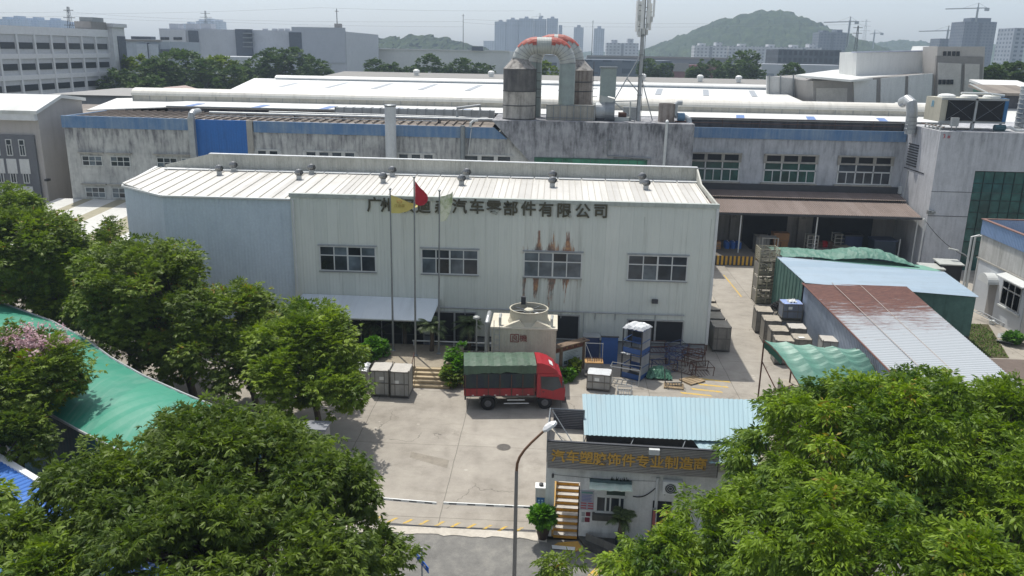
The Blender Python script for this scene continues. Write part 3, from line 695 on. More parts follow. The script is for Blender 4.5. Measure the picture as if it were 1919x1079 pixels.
vault(hall2, -48, 35.2, 145, 15.0, 1.3, .55, .45, M['roof_white'], m_stain('vent_side_blue', '8f9aa6', '55708f', amt=.5))
# small roofs behind
b = thing('grey_roof_hall', 'low grey roofed hall with tiny white vents behind the white roofs', 'building', (14, 180, 0))
MB().slab([(-48,172,15.0),(46,172,14.6),(46,192,15.6),(-48,192,15.6)], .3).build('roof', m_plain('grey_roof', '85837e', .8), b)
MB().box(-47,45,172.5,191,0,14.2).build('wall', M['dirty_wall'], b)
for x in (-30,-14,2,10,18,30,38):
    MB().lathe((x,182,15.2), [(.5,0),(.5,.5),(.7,.6),(.7,1.1),(.3,1.4)], 10).build('ventilator', M['white_paint'], b)
# dark lean-to and gable roof between the left office and the halls
b = thing('brown_roof_shed', 'low brown roofed shed squeezed behind the left grey office', 'building', (-64, 118, 0))
MB().box(-75,-53.4,96,118,0,11.6).build('wall', M['dirty_wall'], b); MB().slab([(-75.3,95.7,11.7),(-53.2,95.7,11.7),(-53.2,118.3,12.3),(-75.3,118.3,12.3)], .1).build('roof', M['old_roof'], b)
b = thing('grey_gable_hall', 'grey walled hall with shallow pink grey gable behind the barrel vent', 'building', (-60, 140, 0))
MB().box(-78,-49,128,150,0,12.9).build('wall', m_stain('grey_hall_wall', '8b8d90', '6a6c70', amt=.5), b)
MB().extr([(-64.5,127.6,12.95),(-54.5,127.6,12.95),(-60,127.6,14.4)], (0,8,0)).build('roof', m_plain('pinkish_roof', 'a8968e', .8), b); MB().slab([(-78.4,127.5,13.02),(-48.6,127.5,13.02),(-48.6,150,13.05),(-78.4,150,13.05)], .1).build('roof', m_plain('grey_hall_roof', '8f8e8b', .8), b)
# ------------------------------------------------------------------ scrubbers, ducts and mast on the roofs
M['frp'] = m_stain('weathered_frp', 'b9b4ab', '6d6a66', .7, amt=.8, vs=.15, blot=.7)
M['frp_dark'] = m_stain('sooty_frp', '4d4c4d', '767470', .7, amt=.7, vs=.12, blot=.7)
M['frp_rust'] = m_stain('rust_washed_frp', '9a9189', '62554b', .75, amt=.9, vs=.1, blot=.6)
M['duct_grey'] = m_plain('duct_grey_green', '8f9b98', .5, .12)
M['duct_white'] = m_plain('duct_white', 'b4b7b2', .5, .15)
M['duct_red'] = m_stain('worn_red_band', '9c3a2c', 'b09a8e', .6, amt=.4, vs=.6, blot=1.2)
def scrubber(label, x, y, r, zb, zt, dark):
    t = thing('scrubber_tower', label, 'scrubber tower', (x, y, zb), None)
    zm = zb+(zt-zb)*.56
    MB().lathe((x,y,zb), [(r,0),(r,zm-zb)], 28).build('lower_drum', M['frp'] if dark else M['frp_rust'], t, smooth=False)
    MB().lathe((x,y,zm), [(r,0),(r,zt-zm)], 28).build('upper_drum', M['frp_dark'] if dark else M['frp_rust'], t)
    MB().lathe((x,y,zt), [(r+.06,0),(r*.97,.1),(r*.5,.95),(r*.5,1.05)], 28).build('cone', m_stain('cone_frp', 'a8a49d', '4f4c4a', .7, amt=.9, vs=1.2, blot=1.4), t)
    b = MB()
    for z in (zb+.05, zb+1.35, zm, zt-1.2 if not dark else zt-.03): b.lathe((x,y,z), [(r+.005,0),(r+.045,.01),(r+.045,.08),(r+.005,.09)], 28)
    b.build('hoop', M['dark_steel'], t)
    b = MB(); lx = x+r+.06
    for s in (-.2,.2): b.tube([(lx,y+s,zb),(lx,y+s,zt+.9)], .025, 5)
    z = zb+.3
    while z < zt+.7: b.tube([(lx,y-.2,z),(lx,y+.2,z)], .018, 5); z += .32
    z = zb+2.2
    while z < zt+.5:
        b.tube([(lx,y-.25,z),(lx+.45,y-.25,z),(lx+.5,y,z),(lx+.45,y+.25,z),(lx,y+.25,z)], .02, 5); z += .8
    b.build('ladder', M['dark_steel'], t)
    return t
def udusct(label, x0, x1, y, z0, z1, ztop, r, redband):
    """inverted U duct of gored elbows"""
    t = thing('exhaust_duct', label, 'duct', (x0, y, z0))
    R_ = ztop-max(z0, z1)-r; R_ = min(R_, abs(x1-x0)/2-.2); zc = ztop-r-R_; sgn = 1 if x1 > x0 else -1
    n = 7
    if zc > z0: MB().tube([(x0,y,z0),(x0,y,zc)], r, 20).build('riser', M['duct_grey'], t)
    MB().tube([(x1,y,z1),(x1,y,zc)], r, 20).build('riser', M['duct_grey'], t)
    for xc, a0, a1 in ((x0+sgn*R_, 180, 90), (x1-sgn*R_, 90, 0)):
        pts = []
        for i in range(n+1):
            a = R(a0+(a1-a0)*i/n); pts.append(Vector((xc+sgn*R_*math.cos(a), y, zc+R_*math.sin(a))))
        b = MB(); b.tube(pts, [r*1.0]*(n+1), 20)
        for i in range(n+1):
            tdir = (pts[min(i+1,n)]-pts[max(i-1,0)]).normalized()*.03
            pass
        e = b.build('elbow', M['duct_white'], t)
        b = MB()
        for i in range(n+1):
            tdir = (pts[min(i+1,n)]-pts[max(i-1,0)]).normalized()*.025
            b.tube([pts[i]-tdir, pts[i]+tdir], r*1.03, 20)
        b.build('elbow_seam', M['steel'], e)
        if redband:
            c = MB()
            for i in range(n):
                d0, d1 = pts[i], pts[i+1]; top = (a0 == 180 and i >= n-4) or (a0 == 90 and i < 4)
                if not top: continue
                cen = Vector((xc, y, zc)); o0 = (d0-cen).normalized(); o1 = (d1-cen).normalized(); m_ = 8; rr = r*1.06; base = len(c.v)
                spread = (1.5, 1.25, 1.0, .7)[(n-1-i) if a0 == 180 else i]
                for q in range(m_+1):
                    w = -spread+2*spread*q/m_
                    for dd, oo in ((d0,o0),(d1,o1)): c.v.append(tuple(dd+oo*rr*math.cos(w)+Vector((0,1,0))*rr*math.sin(w)))
                for q in range(m_): c.f.append((base+2*q, base+2*q+1, base+2*q+3, base+2*q+2)); c.mi.append(0)
            c.build('red_band', M['duct_red'], e)
    xa, xb = x0+sgn*R_, x1-sgn*R_; b = MB(); b.tube([(xa,y,zc+R_),(xb,y,zc+R_)], r*1.01, 20)
    b.build('crossover', M['duct_white'], t)
    b = MB(); x = min(xa,xb)+.1
    while x < max(xa,xb): b.tube([(x-.015,y,zc+R_),(x+.015,y,zc+R_)], r*1.035, 20); x += .16
    b.build('crossover_seam', M['duct_grey'], t)
    return t
scrubber('big stained scrubber tower with black sooty upper half', -3.75, 86, 1.64, 14.05, 18.95, True)
scrubber('rust streaked scrubber tower behind the tall grey duct', 1.95, 89.4, 1.75, 14.05, 18.9, False)
udusct('ribbed inverted U exhaust duct with red worn bands joining tower and fan box', -3.75, 1.0, 86, 19.6, 15.6, 22.05, .8, True)
udusct('second ribbed exhaust duct with red band, mostly hidden behind the first', 1.95, -2.4, 89.4, 19.6, 14.05, 22.4, .8, True)
fb = thing('fan_box', 'beige panelled fan box below the tall grey duct', 'fan box', (1.4, 86.3, 14))
MB().box(-.95,3.8,85.2,87.2,14.08,15.55).build('casing', m_stain('box_panel', 'a8a499', '77736a', amt=.5), fb)
b = MB()
for i in range(8): b.box(-.98+i*.68,-.9+i*.68,85.15,85.2,14.1,15.6)
b.box(-.98,3.83,85.15,85.2,15.5,15.6); b.box(-.98,3.83,85.15,85.2,14.3,14.36); b.build('panel_frame', M['steel'], fb)
fn = thing('blower', 'big grey drum blower between the fan box and slanted stack', 'blower', (4.9, 86.2, 14))
MB().tube([(3.95,86.2,15.0),(5.0,86.2,15.0)], .88, 24).build('drum', M['galv'], fn); MB().tube([(4.9,86.2,14.95),(5.85,86.2,14.95)], .98, 24).build('drum', M['steel'], fn)
b = MB(); b.box(4.0,5.9,85.6,86.8,14.05,14.35); b.build('base', M['dark_steel'], fn)
b = MB(); b.tube([(6.3,86.2,14.7),(7.1,86.2,14.7)], .25, 10); b.build('motor', M['rust_steel'], fn)
b = MB(); b.box(5.9,7.6,85.8,86.6,14.05,14.45); b.box(7.4,7.5,85.8,86.6,14.05,16.0); b.build('guard', M['duct_white'], fn)
sk = thing('exhaust_stack', 'grey rectangular exhaust stack with a slanted cut at its foot', 'stack', (5.15, 86.4, 15.8))
MB().extr([(4.35,86.0,16.0),(4.35,86.0,19.25),(5.9,86.0,19.25),(5.9,86.0,16.35),(5.2,86.0,16.5)], (0,.9,0)).build('shaft', M['duct_grey'], sk)
MB().box(4.25,6.0,85.9,87.0,19.2,19.35).build('rim', M['steel'], sk)
MB().extr([(4.35,85.98,15.7),(4.35,85.98,16.6),(5.9,85.98,16.2),(5.9,85.98,15.7)], (0,.9,0)).build('transition', M['duct_white'], sk)
# telecom mast
ms = thing('telecom_mast', 'slim grey telecom mast with white antennas and tripod braces', 'mast', (8.3, 86.2, 14))
MB().tube([(8.3,86.2,14.05),(8.3,86.2,22.6),(8.3,86.2,29)], [.2,.16,.12], 12).build('pole', M['galv'], ms)
b = MB()
for z in (16.6,18.5,20.5,22.3): b.lathe((8.3,86.2,z), [(.17,0),(.26,.02),(.26,.1),(.17,.12)], 12)
b.build('flange', M['steel'], ms)
for p, q in (((5.7,86.0,14.1),(5.75,86.0,16.0)),): pass
for p, q in (((5.75,86.0,16.0),(8.2,86.15,20.6)),((5.75,86.0,16.0),(8.0,86.1,14.1)),((6.9,85.9,18.3),(8.2,86.1,16.9)),((5.75,86.0,16.0),(8.1,86.1,16.1)),((9.9,87.5,14.1),(8.35,86.25,18.5)),((5.2,86.0,14.1),(5.75,86.0,16.0))):
    MB().tube([p,q], .055, 6).build('brace', M['galv'], ms)
b = MB(); b.tube([(8.55,86.1,14.1),(8.55,86.1,26)], .03, 5); b.tube([(8.1,86.0,14.1),(8.1,86.0,26)], .025, 5); b.build('cable', M['dark_steel'], ms)
for a, rr, z0, z1 in ((200,.75,22.7,25.6),(250,.55,23.0,26.0),(310,.62,23.5,26.6),(340,.95,24.1,26.8),(20,.7,22.9,25.4),(120,.7,22.9,25.6),(160,.6,24.2,27.0)):
    px_, py_ = 8.3+rr*math.cos(R(a)), 86.2+rr*math.sin(R(a))
    b = MB(); b.obox((px_,py_,(z0+z1)/2), .14, .3, z1-z0, R(a), 0); o = b.build('antenna', M['white_paint'], ms)
    b = MB(); b.tube([(8.3,86.2,z0+.5),(px_,py_,z0+.5)], .035, 5); b.tube([(8.3,86.2,z1-.4),(px_,py_,z1-.4)], .035, 5); b.build('bracket', M['steel'], o)
    b = MB(); b.obox((8.3+(rr-.2)*math.cos(R(a+25)), 86.2+(rr-.2)*math.sin(R(a+25)), z0-.2), .25,.25,.55, R(a)); b.build('radio_unit', M['white_frame'], ms)
b = MB(); b.tube([(8.7,86.3,26.4),(8.7,86.3,28.3)], .03, 5); b.build('whip', M['steel'], ms)
# drum, small blue fan
tk = thing('steel_drum', 'stained open steel drum on the roof edge next to a small blue fan', 'drum', (11.1, 86, 14))
MB().lathe((11.1,86,14.05), [(.82,0),(.82,1.85),(.78,1.85),(.78,1.7)], 24).build('shell', M['frp_rust'], tk)
bf = thing('small_fan', 'small blue pipe fan with silver elbow next to the steel drum', 'fan', (12.6, 86, 14))
MB().tube([(12.2,86,14.6),(12.9,86,14.6)], .42, 16).build('housing', m_plain('pale_blue', '5c7f99', .5), bf)
MB().tube([(12.2,86,14.6),(11.95,86,14.8),(11.95,86,15.8),(12.2,86,16.0),(12.6,86,16.0)], .24, 12).build('elbow', M['galv'], bf)
MB().box(12.0,13.2,85.6,86.4,14.05,14.2).build('base', M['rust_steel'], bf)
MB().tube([(12.9,86,14.6),(13.3,85.8,14.4),(13.5,85.4,13.2)], .3, 12).build('outlet', M['galv'], bf)
cb = thing('roof_cabinet', 'plain grey cabinet standing behind the mast foot', 'cabinet', (7.6, 88, 14)); MB().box(6.9,8.3,87.6,88.4,14.05,15.3).build('box', M['galv'], cb); MB().box(6.85,8.35,87.55,88.45,15.3,15.36).build('lid', M['steel'], cb)
rl = thing('guard_rail', 'thin steel guard rail along the barrel vent roof', 'railing', (20, 92.4, 13.2))
b = MB()
for x in range(14, 37, 4): b.tube([(x,92.5,13.15),(x,92.5,14.1)], .025, 5)
b.tube([(14,92.5,14.1),(36.9,92.5,14.1)], .025, 5); b.build('rail', M['rust_steel'], rl); MB().tube([(14,92.5,13.6),(36.9,92.5,13.6)], .025, 5).build('rail', M['rust_steel'], rl)
gd = thing('bent_duct', 'silver ribbed bent duct hooking over the roof edge by the evaporator', 'duct', (35.8, 90, 13))
q = PY(1710,205,90)
MB().tube([(q.x+.1,90,13.1),(q.x,90,q.z-.3),(q.x-.1,90.2,q.z+.6),(q.x-.25,91.0,q.z+.9),(q.x-.3,92,q.z+.6)], .55, 14).build('pipe', M['galv'], gd)
b = MB()
for z in (13.6,14.0,14.4,14.8): b.lathe((q.x+.06,90,z), [(.555,0),(.585,.02),(.585,.06),(.555,.08)], 14)
b.build('rib', M['steel'], gd)
# evaporative cooler on the wing
ev = thing('evaporative_cooler', 'big beige evaporative cooler with two black cross braced louvre faces', 'cooler', (41, 88, 13.9))
MB().box(37.9,44.2,86.0,89.6,14.7,17.0).build('casing', m_stain('beige_panel', 'b7b3a2', '8a8778', .6, amt=.5, rib=2.2), ev)
for x0, x1 in ((38.5,41.1),(41.35,43.9)):
    o = MB().box(x0,x1,85.93,85.998,14.85,16.8).build('louvre_face', m_plain('black_louvre', '15171a', .8, .3), ev)
    b = MB(); b.tube([(x0,85.9,14.9),(x1,85.9,16.75)], .015, 4); b.tube([(x1,85.9,14.9),(x0,85.9,16.75)], .015, 4); b.build('cross_brace', M['steel'], o)
b = MB(); b.box(41.12,41.33,85.85,86.0,14.0,17.0); b.box(37.85,44.25,85.85,86.0,16.82,17.02); b.box(37.85,44.25,85.85,86.0,14.62,14.8); b.build('face_frame', M['galv'], ev)
MB().box(43.95,44.3,85.9,89.7,14.7,17.05).build('end_panel', m_plain('cooler_blue', '2c6a9a', .5), ev)
for x in (39.0,41.2,43.4): MB().lathe((x,87.6,17.0), [(.85,0),(.8,.2),(.55,.32),(.2,.36)], 20).build('fan_dome', M['white_paint'], ev)
b = MB(); b.tube([(40,86.8,17.45),(42.6,86.8,17.45),(44.2,86.8,17.3)], .12, 8); b.tube([(41.5,88.5,18.3),(43.0,86.6,17.3)], .06, 6); b.build('pipe', M['white_frame'], ev)
for x in (38.2,41.2,44.0): MB().box(x-.08,x+.08,86.1,86.3,13.9,14.7).build('leg', M['galv'], ev)
text_mesh('良', 'logo_letter', m_plain('logo_blue', '5fa3c4', .6), ev, (37.88,87.9,16.3), .7, facing_rz=R(-90), depth=.01)
for lab, px, c, w_, h_ in (('grey junction box on two legs beside the red wall number', 1782, 'galv', .7, .8),):
    jb = thing('junction_box', lab, 'box', (38.9, 84.9, 13.9)); MB().box(38.6,39.3,84.75,85.1,14.35,15.2).build('box', M['galv'], jb)
    for x in (38.7,39.15): MB().box(x,x+.06,84.85,84.95,13.9,14.35).build('leg', M['steel'], jb)
pu = thing('water_pump', 'dark teal motor pump with white pipe on the wing roof edge', 'pump', (43.8, 85.2, 13.9))
b = MB(); b.tube([(42.9,85.1,14.3),(43.9,85.1,14.3)], .3, 12); b.build('motor', m_plain('teal', '214a55', .5), pu); b = MB(); b.tube([(43.9,85.1,14.3),(44.4,85.1,14.35),(45.0,85.1,14.1),(47,85.1,14.1)], .14, 8); b.build('pipe', M['white_frame'], pu); MB().box(42.8,44.4,84.8,85.4,13.92,14.0).build('base', M['steel'], pu)
pr = thing('pipe_rack', 'row of stubby pipe clamps along the sloping wing parapet', 'pipe rack', (37.9, 87, 13.9))
for i in range(5): MB().tube([(37.7+.02*i,85.0+i*.9,13.9),(37.7+.02*i,85.0+i*.9,14.2),(38.1,85.0+i*.9,14.3)], .09, 6).build('clamp', M['duct_white'], pr)
MB().tube([(37.9,84.6,14.25),(37.95,90,14.25)], .05, 6).build('pipe', M['rust_steel'], pr)
tw = thing('grey_cooler_drum', 'ribbed grey drum tower cut by the right edge of the picture', 'cooling tower', (46.7, 88, 13.9))
MB().lathe((47.0,87,13.9), [(1.1,0),(1.1,4.2),(1.15,4.3)], 24).build('shell', M['galv'], tw)
b = MB()
for i in range(9): b.lathe((47.0,87,14.2+i*.45), [(1.1,0),(1.15,.03),(1.15,.08),(1.1,.11)], 24)
b.build('rib', M['steel'], tw)
# ------------------------------------------------------------------ buildings in the middle distance and on the skyline
def m_facade(name, wall, win, fw, fh, gx=.45, gz=.45, rough=.7, flip=False, dirt='777b80'):
    """far facade: rows of windows as surface pattern; u along the longer horizontal axis"""
    b = NB(name); x, y, z = b.xyz(); u = b.math('ADD', x, b.math('MULTIPLY', y, 1.0))
    a = b.math('FRACT', b.math('DIVIDE', u, fw)); c = b.math('FRACT', b.math('DIVIDE', z, fh))
    inw = b.math('MULTIPLY', b.math('LESS_THAN', a, gx), b.math('MULTIPLY', b.math('GREATER_THAN', c, .3), b.math('LESS_THAN', c, .3+gz)))
    geo = b.n('ShaderNodeNewGeometry'); sep = b.n('ShaderNodeSeparateXYZ'); b.l(geo.outputs['Normal'], sep.inputs[0]); inw = b.math('MULTIPLY', inw, b.math('LESS_THAN', b.math('ABSOLUTE', sep.outputs[2]), .5))
    n = b.noise(.08, 5, .6); base = b.mix(b.math('MULTIPLY', b.rng(n, .4, .7), .5), srgb(wall), srgb(dirt))
    return b.done(b.mix(inw, base, srgb(win)), rough)
M['panel_white'] = m_stain('white_wall_panel', 'cfd1cf', 'a9acab', .6, amt=.35)
M['wire'] = m_plain('wire_grey', '5d636a', .9, .05)
M['panel_grey'] = m_plain('frame_grey', '8a8885', .7, .1)
M['far_grey'] = m_stain('far_grey_panel', 'b4b8be', '999ea6', .6, amt=.4, vs=.6)
M['far_dark'] = m_plain('far_dark_panel', '555d68', .6, .15)
# left office with dark window panel
lo = thing('grey_office', 'plain grey office with white pitched roof and dark recessed window panel', 'building', (-60, 90, 0))
gx0 = -53.6; yA, yR, yB = 85.1, 89.3, 93.6
W = MB(); W.extr([(gx0,yA,0),(gx0,yB,0),(gx0,yB,14.6),(gx0,yR,15.1),(gx0,yA,13.75)], (-26,0,0)); W.build('wall', m_stain('office_wall', 'b0aca8', '98958f', .75, amt=.4, fine=14), lo)
rf = MB(); rf.slab([(-80,yA-.6,13.9),(gx0+.3,yA-.6,13.9),(gx0+.3,yR,15.3),(-80,yR,15.3)], .35); rf.slab([(-80,yR,15.3),(gx0+.3,yR,15.3),(gx0+.3,yB+.4,14.75),(-80,yB+.4,14.75)], .35); rf.build('roof', m_sheet('office_roof', 'cfd2cf', 'bfc2be', .5, 1.5, 0), lo)
MB().box(-80,gx0-.02,yA-.55,yA-.02,12.9,13.86).build('fascia', M['trim'], lo)
q = PY(65,253,yA); zt = q.z; xr = q.x
dp = MB(); dp.box(-80, xr, yA-.25, yA, 1.5, zt); dp.build('window_panel', m_stain('dark_grey_paint', '6b6e73', '56595e', .7, amt=.4), lo)
cols = [PY(px,285,yA).x for px in (-3,20.5,44.5)]
for row, (ya, yb) in enumerate(((262,290),(315,341))):
    za, zb = PY(40,ya,yA).z, PY(40,yb,yA).z
    for cx in (cols[0]-1.33,)+tuple(cols):
        b = MB(); x0, x1 = cx-.25, cx+.4
        b.box(x0,x1,yA-.32,yA-.22,za,za+.08); b.box(x0,x1,yA-.32,yA-.22,zb-.08,zb); b.box(x0,x0+.08,yA-.32,yA-.22,zb,za); b.box(x1-.08,x1,yA-.32,yA-.22,zb,za); b.box(x0+.3,x0+.35,yA-.32,yA-.22,zb,za-.5); b.box(x0,x1,yA-.32,yA-.22,za-.55,za-.48)
        o = b.build('window', M['white_frame'], lo); MB().box(x0+.02,x1-.02,yA-.27,yA-.255,zb+.02,za-.02).build('pane', M['dark_glass'], o)
        MB().box(x0-.2,x1+.22,yA-.3,yA-.252,zb-1.95,zb-.4).build('spandrel', M['panel_white'], lo)
b = MB(); q = PX(86,337,gx0); b.box(gx0,gx0+.35,q.y-.3,q.y+.3,q.z-.1,q.z+.12); b.build('lamp', M['dark_steel'], lo)
# striped lean-to roof
ls = thing('striped_lean_to', 'low lean-to roof of alternating white and beige sheets beside the grey-blue wall', 'shed', (-44, 76, 0))
MB().box(-51.5,-34.3,66.2,83.8,0,3.8).build('wall', M['panel_grey'], ls)
zz = lambda y: 4.05+(y-66)*(5.0-4.05)/18
b1, b2 = MB(), MB()
for i, (x0, x1, c) in enumerate(((-51.8,-49.2,0),(-49.2,-48.1,1),(-48.1,-45.6,0),(-45.6,-44.2,1),(-44.2,-41.2,0),(-41.2,-38.2,1),(-38.2,-37,0),(-37,-34,1))):
    (b2 if c else b1).slab([(x0,66,zz(66)),(x1,66,zz(66)),(x1,83.95,zz(83.95)),(x0,83.95,zz(83.95))], .08)
b1.build('roof', m_plain('lean_to_white', 'cdcdc8', .5, .1), ls); tag(b2.build('roof', m_plain('lean_to_beige', '9a957f', .7, .1), ls), 'beige roof strips')
# far left office block: wall parallel to the view, facing right
fx = -112
fo = thing('windowed_office', 'long four storey pale office with grid of dark windows at the left edge', 'building', (fx, 190, 0))
y0, y1 = 136.8, 210.8; zt = 23.7
MB().box(fx-20, fx, y0, y1, 0, zt).build('wall', m_plain('office_pale', 'bdbfc2', .7, .08), fo)
MB().box(fx-20.2, fx+.25, y0, y1, zt-1.5, zt+.2).build('parapet', m_plain('office_white', 'd8d9da', .6, .06), fo)
white = m_plain('pilaster_white', 'd3d4d5', .6, .06); winm = m_plain('far_window', '2a2f36', .3, .3)
for i in range(13): MB().box(fx, fx+.35, y0+i*6.12, y0+i*6.12+.6, 0, zt-1.4).build('pilaster', white, fo)
for k in range(5): MB().box(fx, fx+.3, y0, y1, 4.3*k+.1, 4.3*k+1.1).build('floor_band', white, fo)
for k in range(5):
    for i in range(12):
        ya = y0+i*6.12+1.15
        o = MB().box(fx, fx+.12, ya, ya+4.6, 4.3*k+2.1, 4.3*k+3.4).build('window', winm, fo)
ts = MB(); ts.box(fx-5, fx+1.2, 210.9, 217, 0, 25.2); ts.box(fx-5.3, fx+1.7, 210.6, 217.6, 24.6, 25.5); tag(ts.build('stair_tower', m_plain('tower_pale', 'cfd0d2', .7, .06), fo), 'white stair tower at the far end')
MB().box(fx+1.2, fx+1.4, 213.0, 216.8, 1, 22.5).build('tower_window', M['far_dark'], fo)
MB().box(fx-4, fx+.1, 203.5, 210.5, 23.8, 25.7).build('roof_house', M['panel_grey'], fo); MB().box(fx-3.5, fx-.2, 205, 210, 25.7, 26.7).build('roof_unit', M['steel'], fo)
for i in range(8):
    ya = y0+30+i*4.4
    ac = MB().box(fx+.3, fx+.75, ya, ya+.95, 6.6, 7.3).build('air_conditioner', M['white_frame'], fo)
# generic far block from picture columns
def block(name, label, cat, x0, x1, ytop, Y, depth, mat, parts=(), zb=0, group=None):
    a, c = PY(x0, ytop, Y), PY(x1, ytop, Y)
    t = thing(name, label, cat, ((a.x+c.x)/2, Y+depth/2, zb), group)
    MB().box(a.x, c.x, Y, Y+depth, zb, (a.z+c.z)/2).build('wall', mat, t)
    for nm, px0, px1, py0, py1, m_, dd in parts:
        p, q = PY(px0, py0, Y-dd), PY(px1, py1, Y-dd); MB().box(p.x, q.x, Y-dd, Y+1, min(p.z,q.z), max(p.z,q.z)).build(nm, m_, t)
    return t
block('link_building', 'small pale link building with rooftop tank above green trees', 'building', 228, 318, 77, 235, 20, m_stain('link_wall', 'a9b2bb', '8c959f', amt=.4),
      [('roof_slab', 226, 300, 73, 78, M['panel_grey'], .5), ('roof_tank', 255, 292, 68, 74, M['far_dark'], -4), ('wall_panel', 255, 299, 82, 112, m_plain('link_panel', 'b3bcc4', .6), .6), ('dark_frame', 275, 279, 80, 112, M['far_dark'], .9), ('balcony', 300, 340, 92, 108, M['far_dark'], .4)])
gf = block('grey_factory', 'big windowless grey clad factory with darker vertical panels', 'factory', 298, 648, 56, 330, 60, M['far_grey'],
      [('dark_panel', 352, 374, 57, 110, M['far_dark'], .6), ('dark_panel', 440, 473, 54, 108, M['far_dark'], 1.5), ('dark_panel', 541, 567, 60, 112, M['far_dark'], .6), ('end_block', 546, 648, 50, 118, m_stain('end_panel', 'b0b5bd', '9aa0a8', amt=.3, vs=.6), .4), ('side_block', 298, 352, 55, 110, m_stain('side_panel', 'c4c6ca', 'aaaeb4', amt=.3, vs=.6), .5), ('roof_cap', 555, 640, 48.5, 50, M['far_dark'], .6)])
for i, (px, w_) in enumerate(((325,16),(356,16),(385,18))): p = PY(px, 44, 335); MB().box(p.x-w_/9, p.x+w_/9, 335, 340, 24.5, p.z).build('roof_unit', M['far_grey'], gf)
for px in (492,510,522,534): p = PY(px, 53, 335); MB().lathe((p.x,338,22), [(1.1,0),(1.1,p.z-22)], 12).build('roof_tank', M['far_grey'], gf)
p = PY(632,44,340); MB().box(p.x-1.2,p.x+1.2,340,343,24,p.z).build('chimney', M['panel_grey'], gf)
for px in (305,313,329,337):
    for py in (72,88.5):
        p = PY(px,py,329.3); MB().box(p.x-.8,p.x+.8,329.2,329.6,p.z-.5,p.z+.5).build('window', winm, gf)
for i in range(4):
    p = PY(462,62+i*8.5,328); MB().box(p.x-1.2,p.x+2.6,327.2,328.6,p.z-.15,p.z+.15).build('fire_stair', M['steel'], gf)
block('low_pale_shed', 'long low pale factory hall with domed roof edge beyond the white roofs', 'factory', 688, 955, 94, 420, 60, m_stain('pale_hall', 'cfd0cc', 'b5b8b6', amt=.3, vs=.5),
      [('roof_edge', 688, 955, 91.5, 94.5, m_plain('pale_edge', 'c2c4c2', .6), .8), ('roof_unit', 694, 738, 89.5, 92, M['panel_white'], 2), ('roof_unit', 884, 905, 87, 95, M['far_dark'], 2)])
block('small_grey_block', 'small dark grey works block between two factories', 'building', 648, 690, 92, 400, 30, m_facade('small_block', '5f656d', '3c424a', 5, 4.5), [('roof_slab', 662, 688, 91.5, 94, M['panel_grey'], 1)])
block('pale_dome_roof', 'flat white vaulted roof half hidden by trees', 'building', 384, 470, 106, 300, 30, m_plain('white_vault', 'b2b7bb', .5), [])
block('white_block', 'white block with dark window strips seen through the exhaust ducts', 'building', 998, 1060, 104, 380, 25, m_facade('white_block', 'a6aab0', '5a616b', 30, 4.4, .7, .35), [('roof_slab', 996, 1040, 102, 105, M['panel_grey'], .5)])
block('blue_grey_block', 'low blue grey glass block beside the exhaust ducts', 'building', 1025, 1260, 112, 400, 30, m_facade('blue_block', '5c6773', '47525e', 9, 5), [])
block('long_viaduct_block', 'long grey flat block stretched below the big hill', 'building', 1100, 1420, 108, 520, 20, m_facade('viaduct', '7b7f86', '666b73', 22, 9), [('roof_edge', 1100, 1420, 106.5, 109, M['panel_grey'], .6)])
block('red_brick_block', 'low red brick factory below the long grey block', 'building', 1180, 1345, 121, 470, 20, m_plain('brick_red', '7c4f4c', .8, .15), [('pale_panel', 1262, 1290, 118, 134, M['panel_grey'], .5)])
# skyline towers
def tower(label, x0, x1, ytop, Y, depth, wall, win, fw, fh, crown=0, cat='apartment block', name='apartment_tower', gap=None):
    a, c = PY(x0, ytop, Y), PY(x1, ytop, Y)
    t = thing(name, label, cat, ((a.x+c.x)/2, Y+depth/2, 0))
    mm = m_facade('facade', wall, win, fw, fh, .5, .5)
    MB().box(a.x, c.x, Y, Y+depth, 0, a.z).build('wall', mm, t)
    n = max(1, int((c.x-a.x)/14)); dk = m_plain('recess', win, .7)
    for i in range(1, n):
        xx = a.x+(c.x-a.x)*i/n; MB().box(xx-1.3, xx+1.3, Y-.5, Y, 0, a.z-1).build('recess', dk, t)
    if crown:
        for i in range(n):
            xx = a.x+(c.x-a.x)*(i+.5)/n; MB().box(xx-3, xx+3, Y+3, Y+depth-3, a.z, a.z+crown*(1+.5*(i % 2))).build('roof_house', mm, t)
    return t
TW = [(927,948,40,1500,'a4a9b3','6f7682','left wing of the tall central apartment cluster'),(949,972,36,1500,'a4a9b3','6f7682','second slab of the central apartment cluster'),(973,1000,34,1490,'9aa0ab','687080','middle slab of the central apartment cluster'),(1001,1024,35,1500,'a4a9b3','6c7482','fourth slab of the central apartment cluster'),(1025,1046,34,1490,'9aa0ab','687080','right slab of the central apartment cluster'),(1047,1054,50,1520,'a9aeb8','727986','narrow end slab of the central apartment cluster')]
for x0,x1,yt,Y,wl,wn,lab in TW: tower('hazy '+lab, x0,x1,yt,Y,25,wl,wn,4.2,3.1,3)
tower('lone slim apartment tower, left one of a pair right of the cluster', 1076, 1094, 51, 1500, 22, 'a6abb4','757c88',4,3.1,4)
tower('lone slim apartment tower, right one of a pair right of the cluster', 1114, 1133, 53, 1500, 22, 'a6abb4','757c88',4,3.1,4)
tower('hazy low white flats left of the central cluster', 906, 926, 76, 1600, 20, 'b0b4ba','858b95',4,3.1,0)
tower('white flats with gabled crowns below the hill left of the mast', 1137, 1197, 80, 900, 22, 'b4b6ba','858890',4,3.1,3)
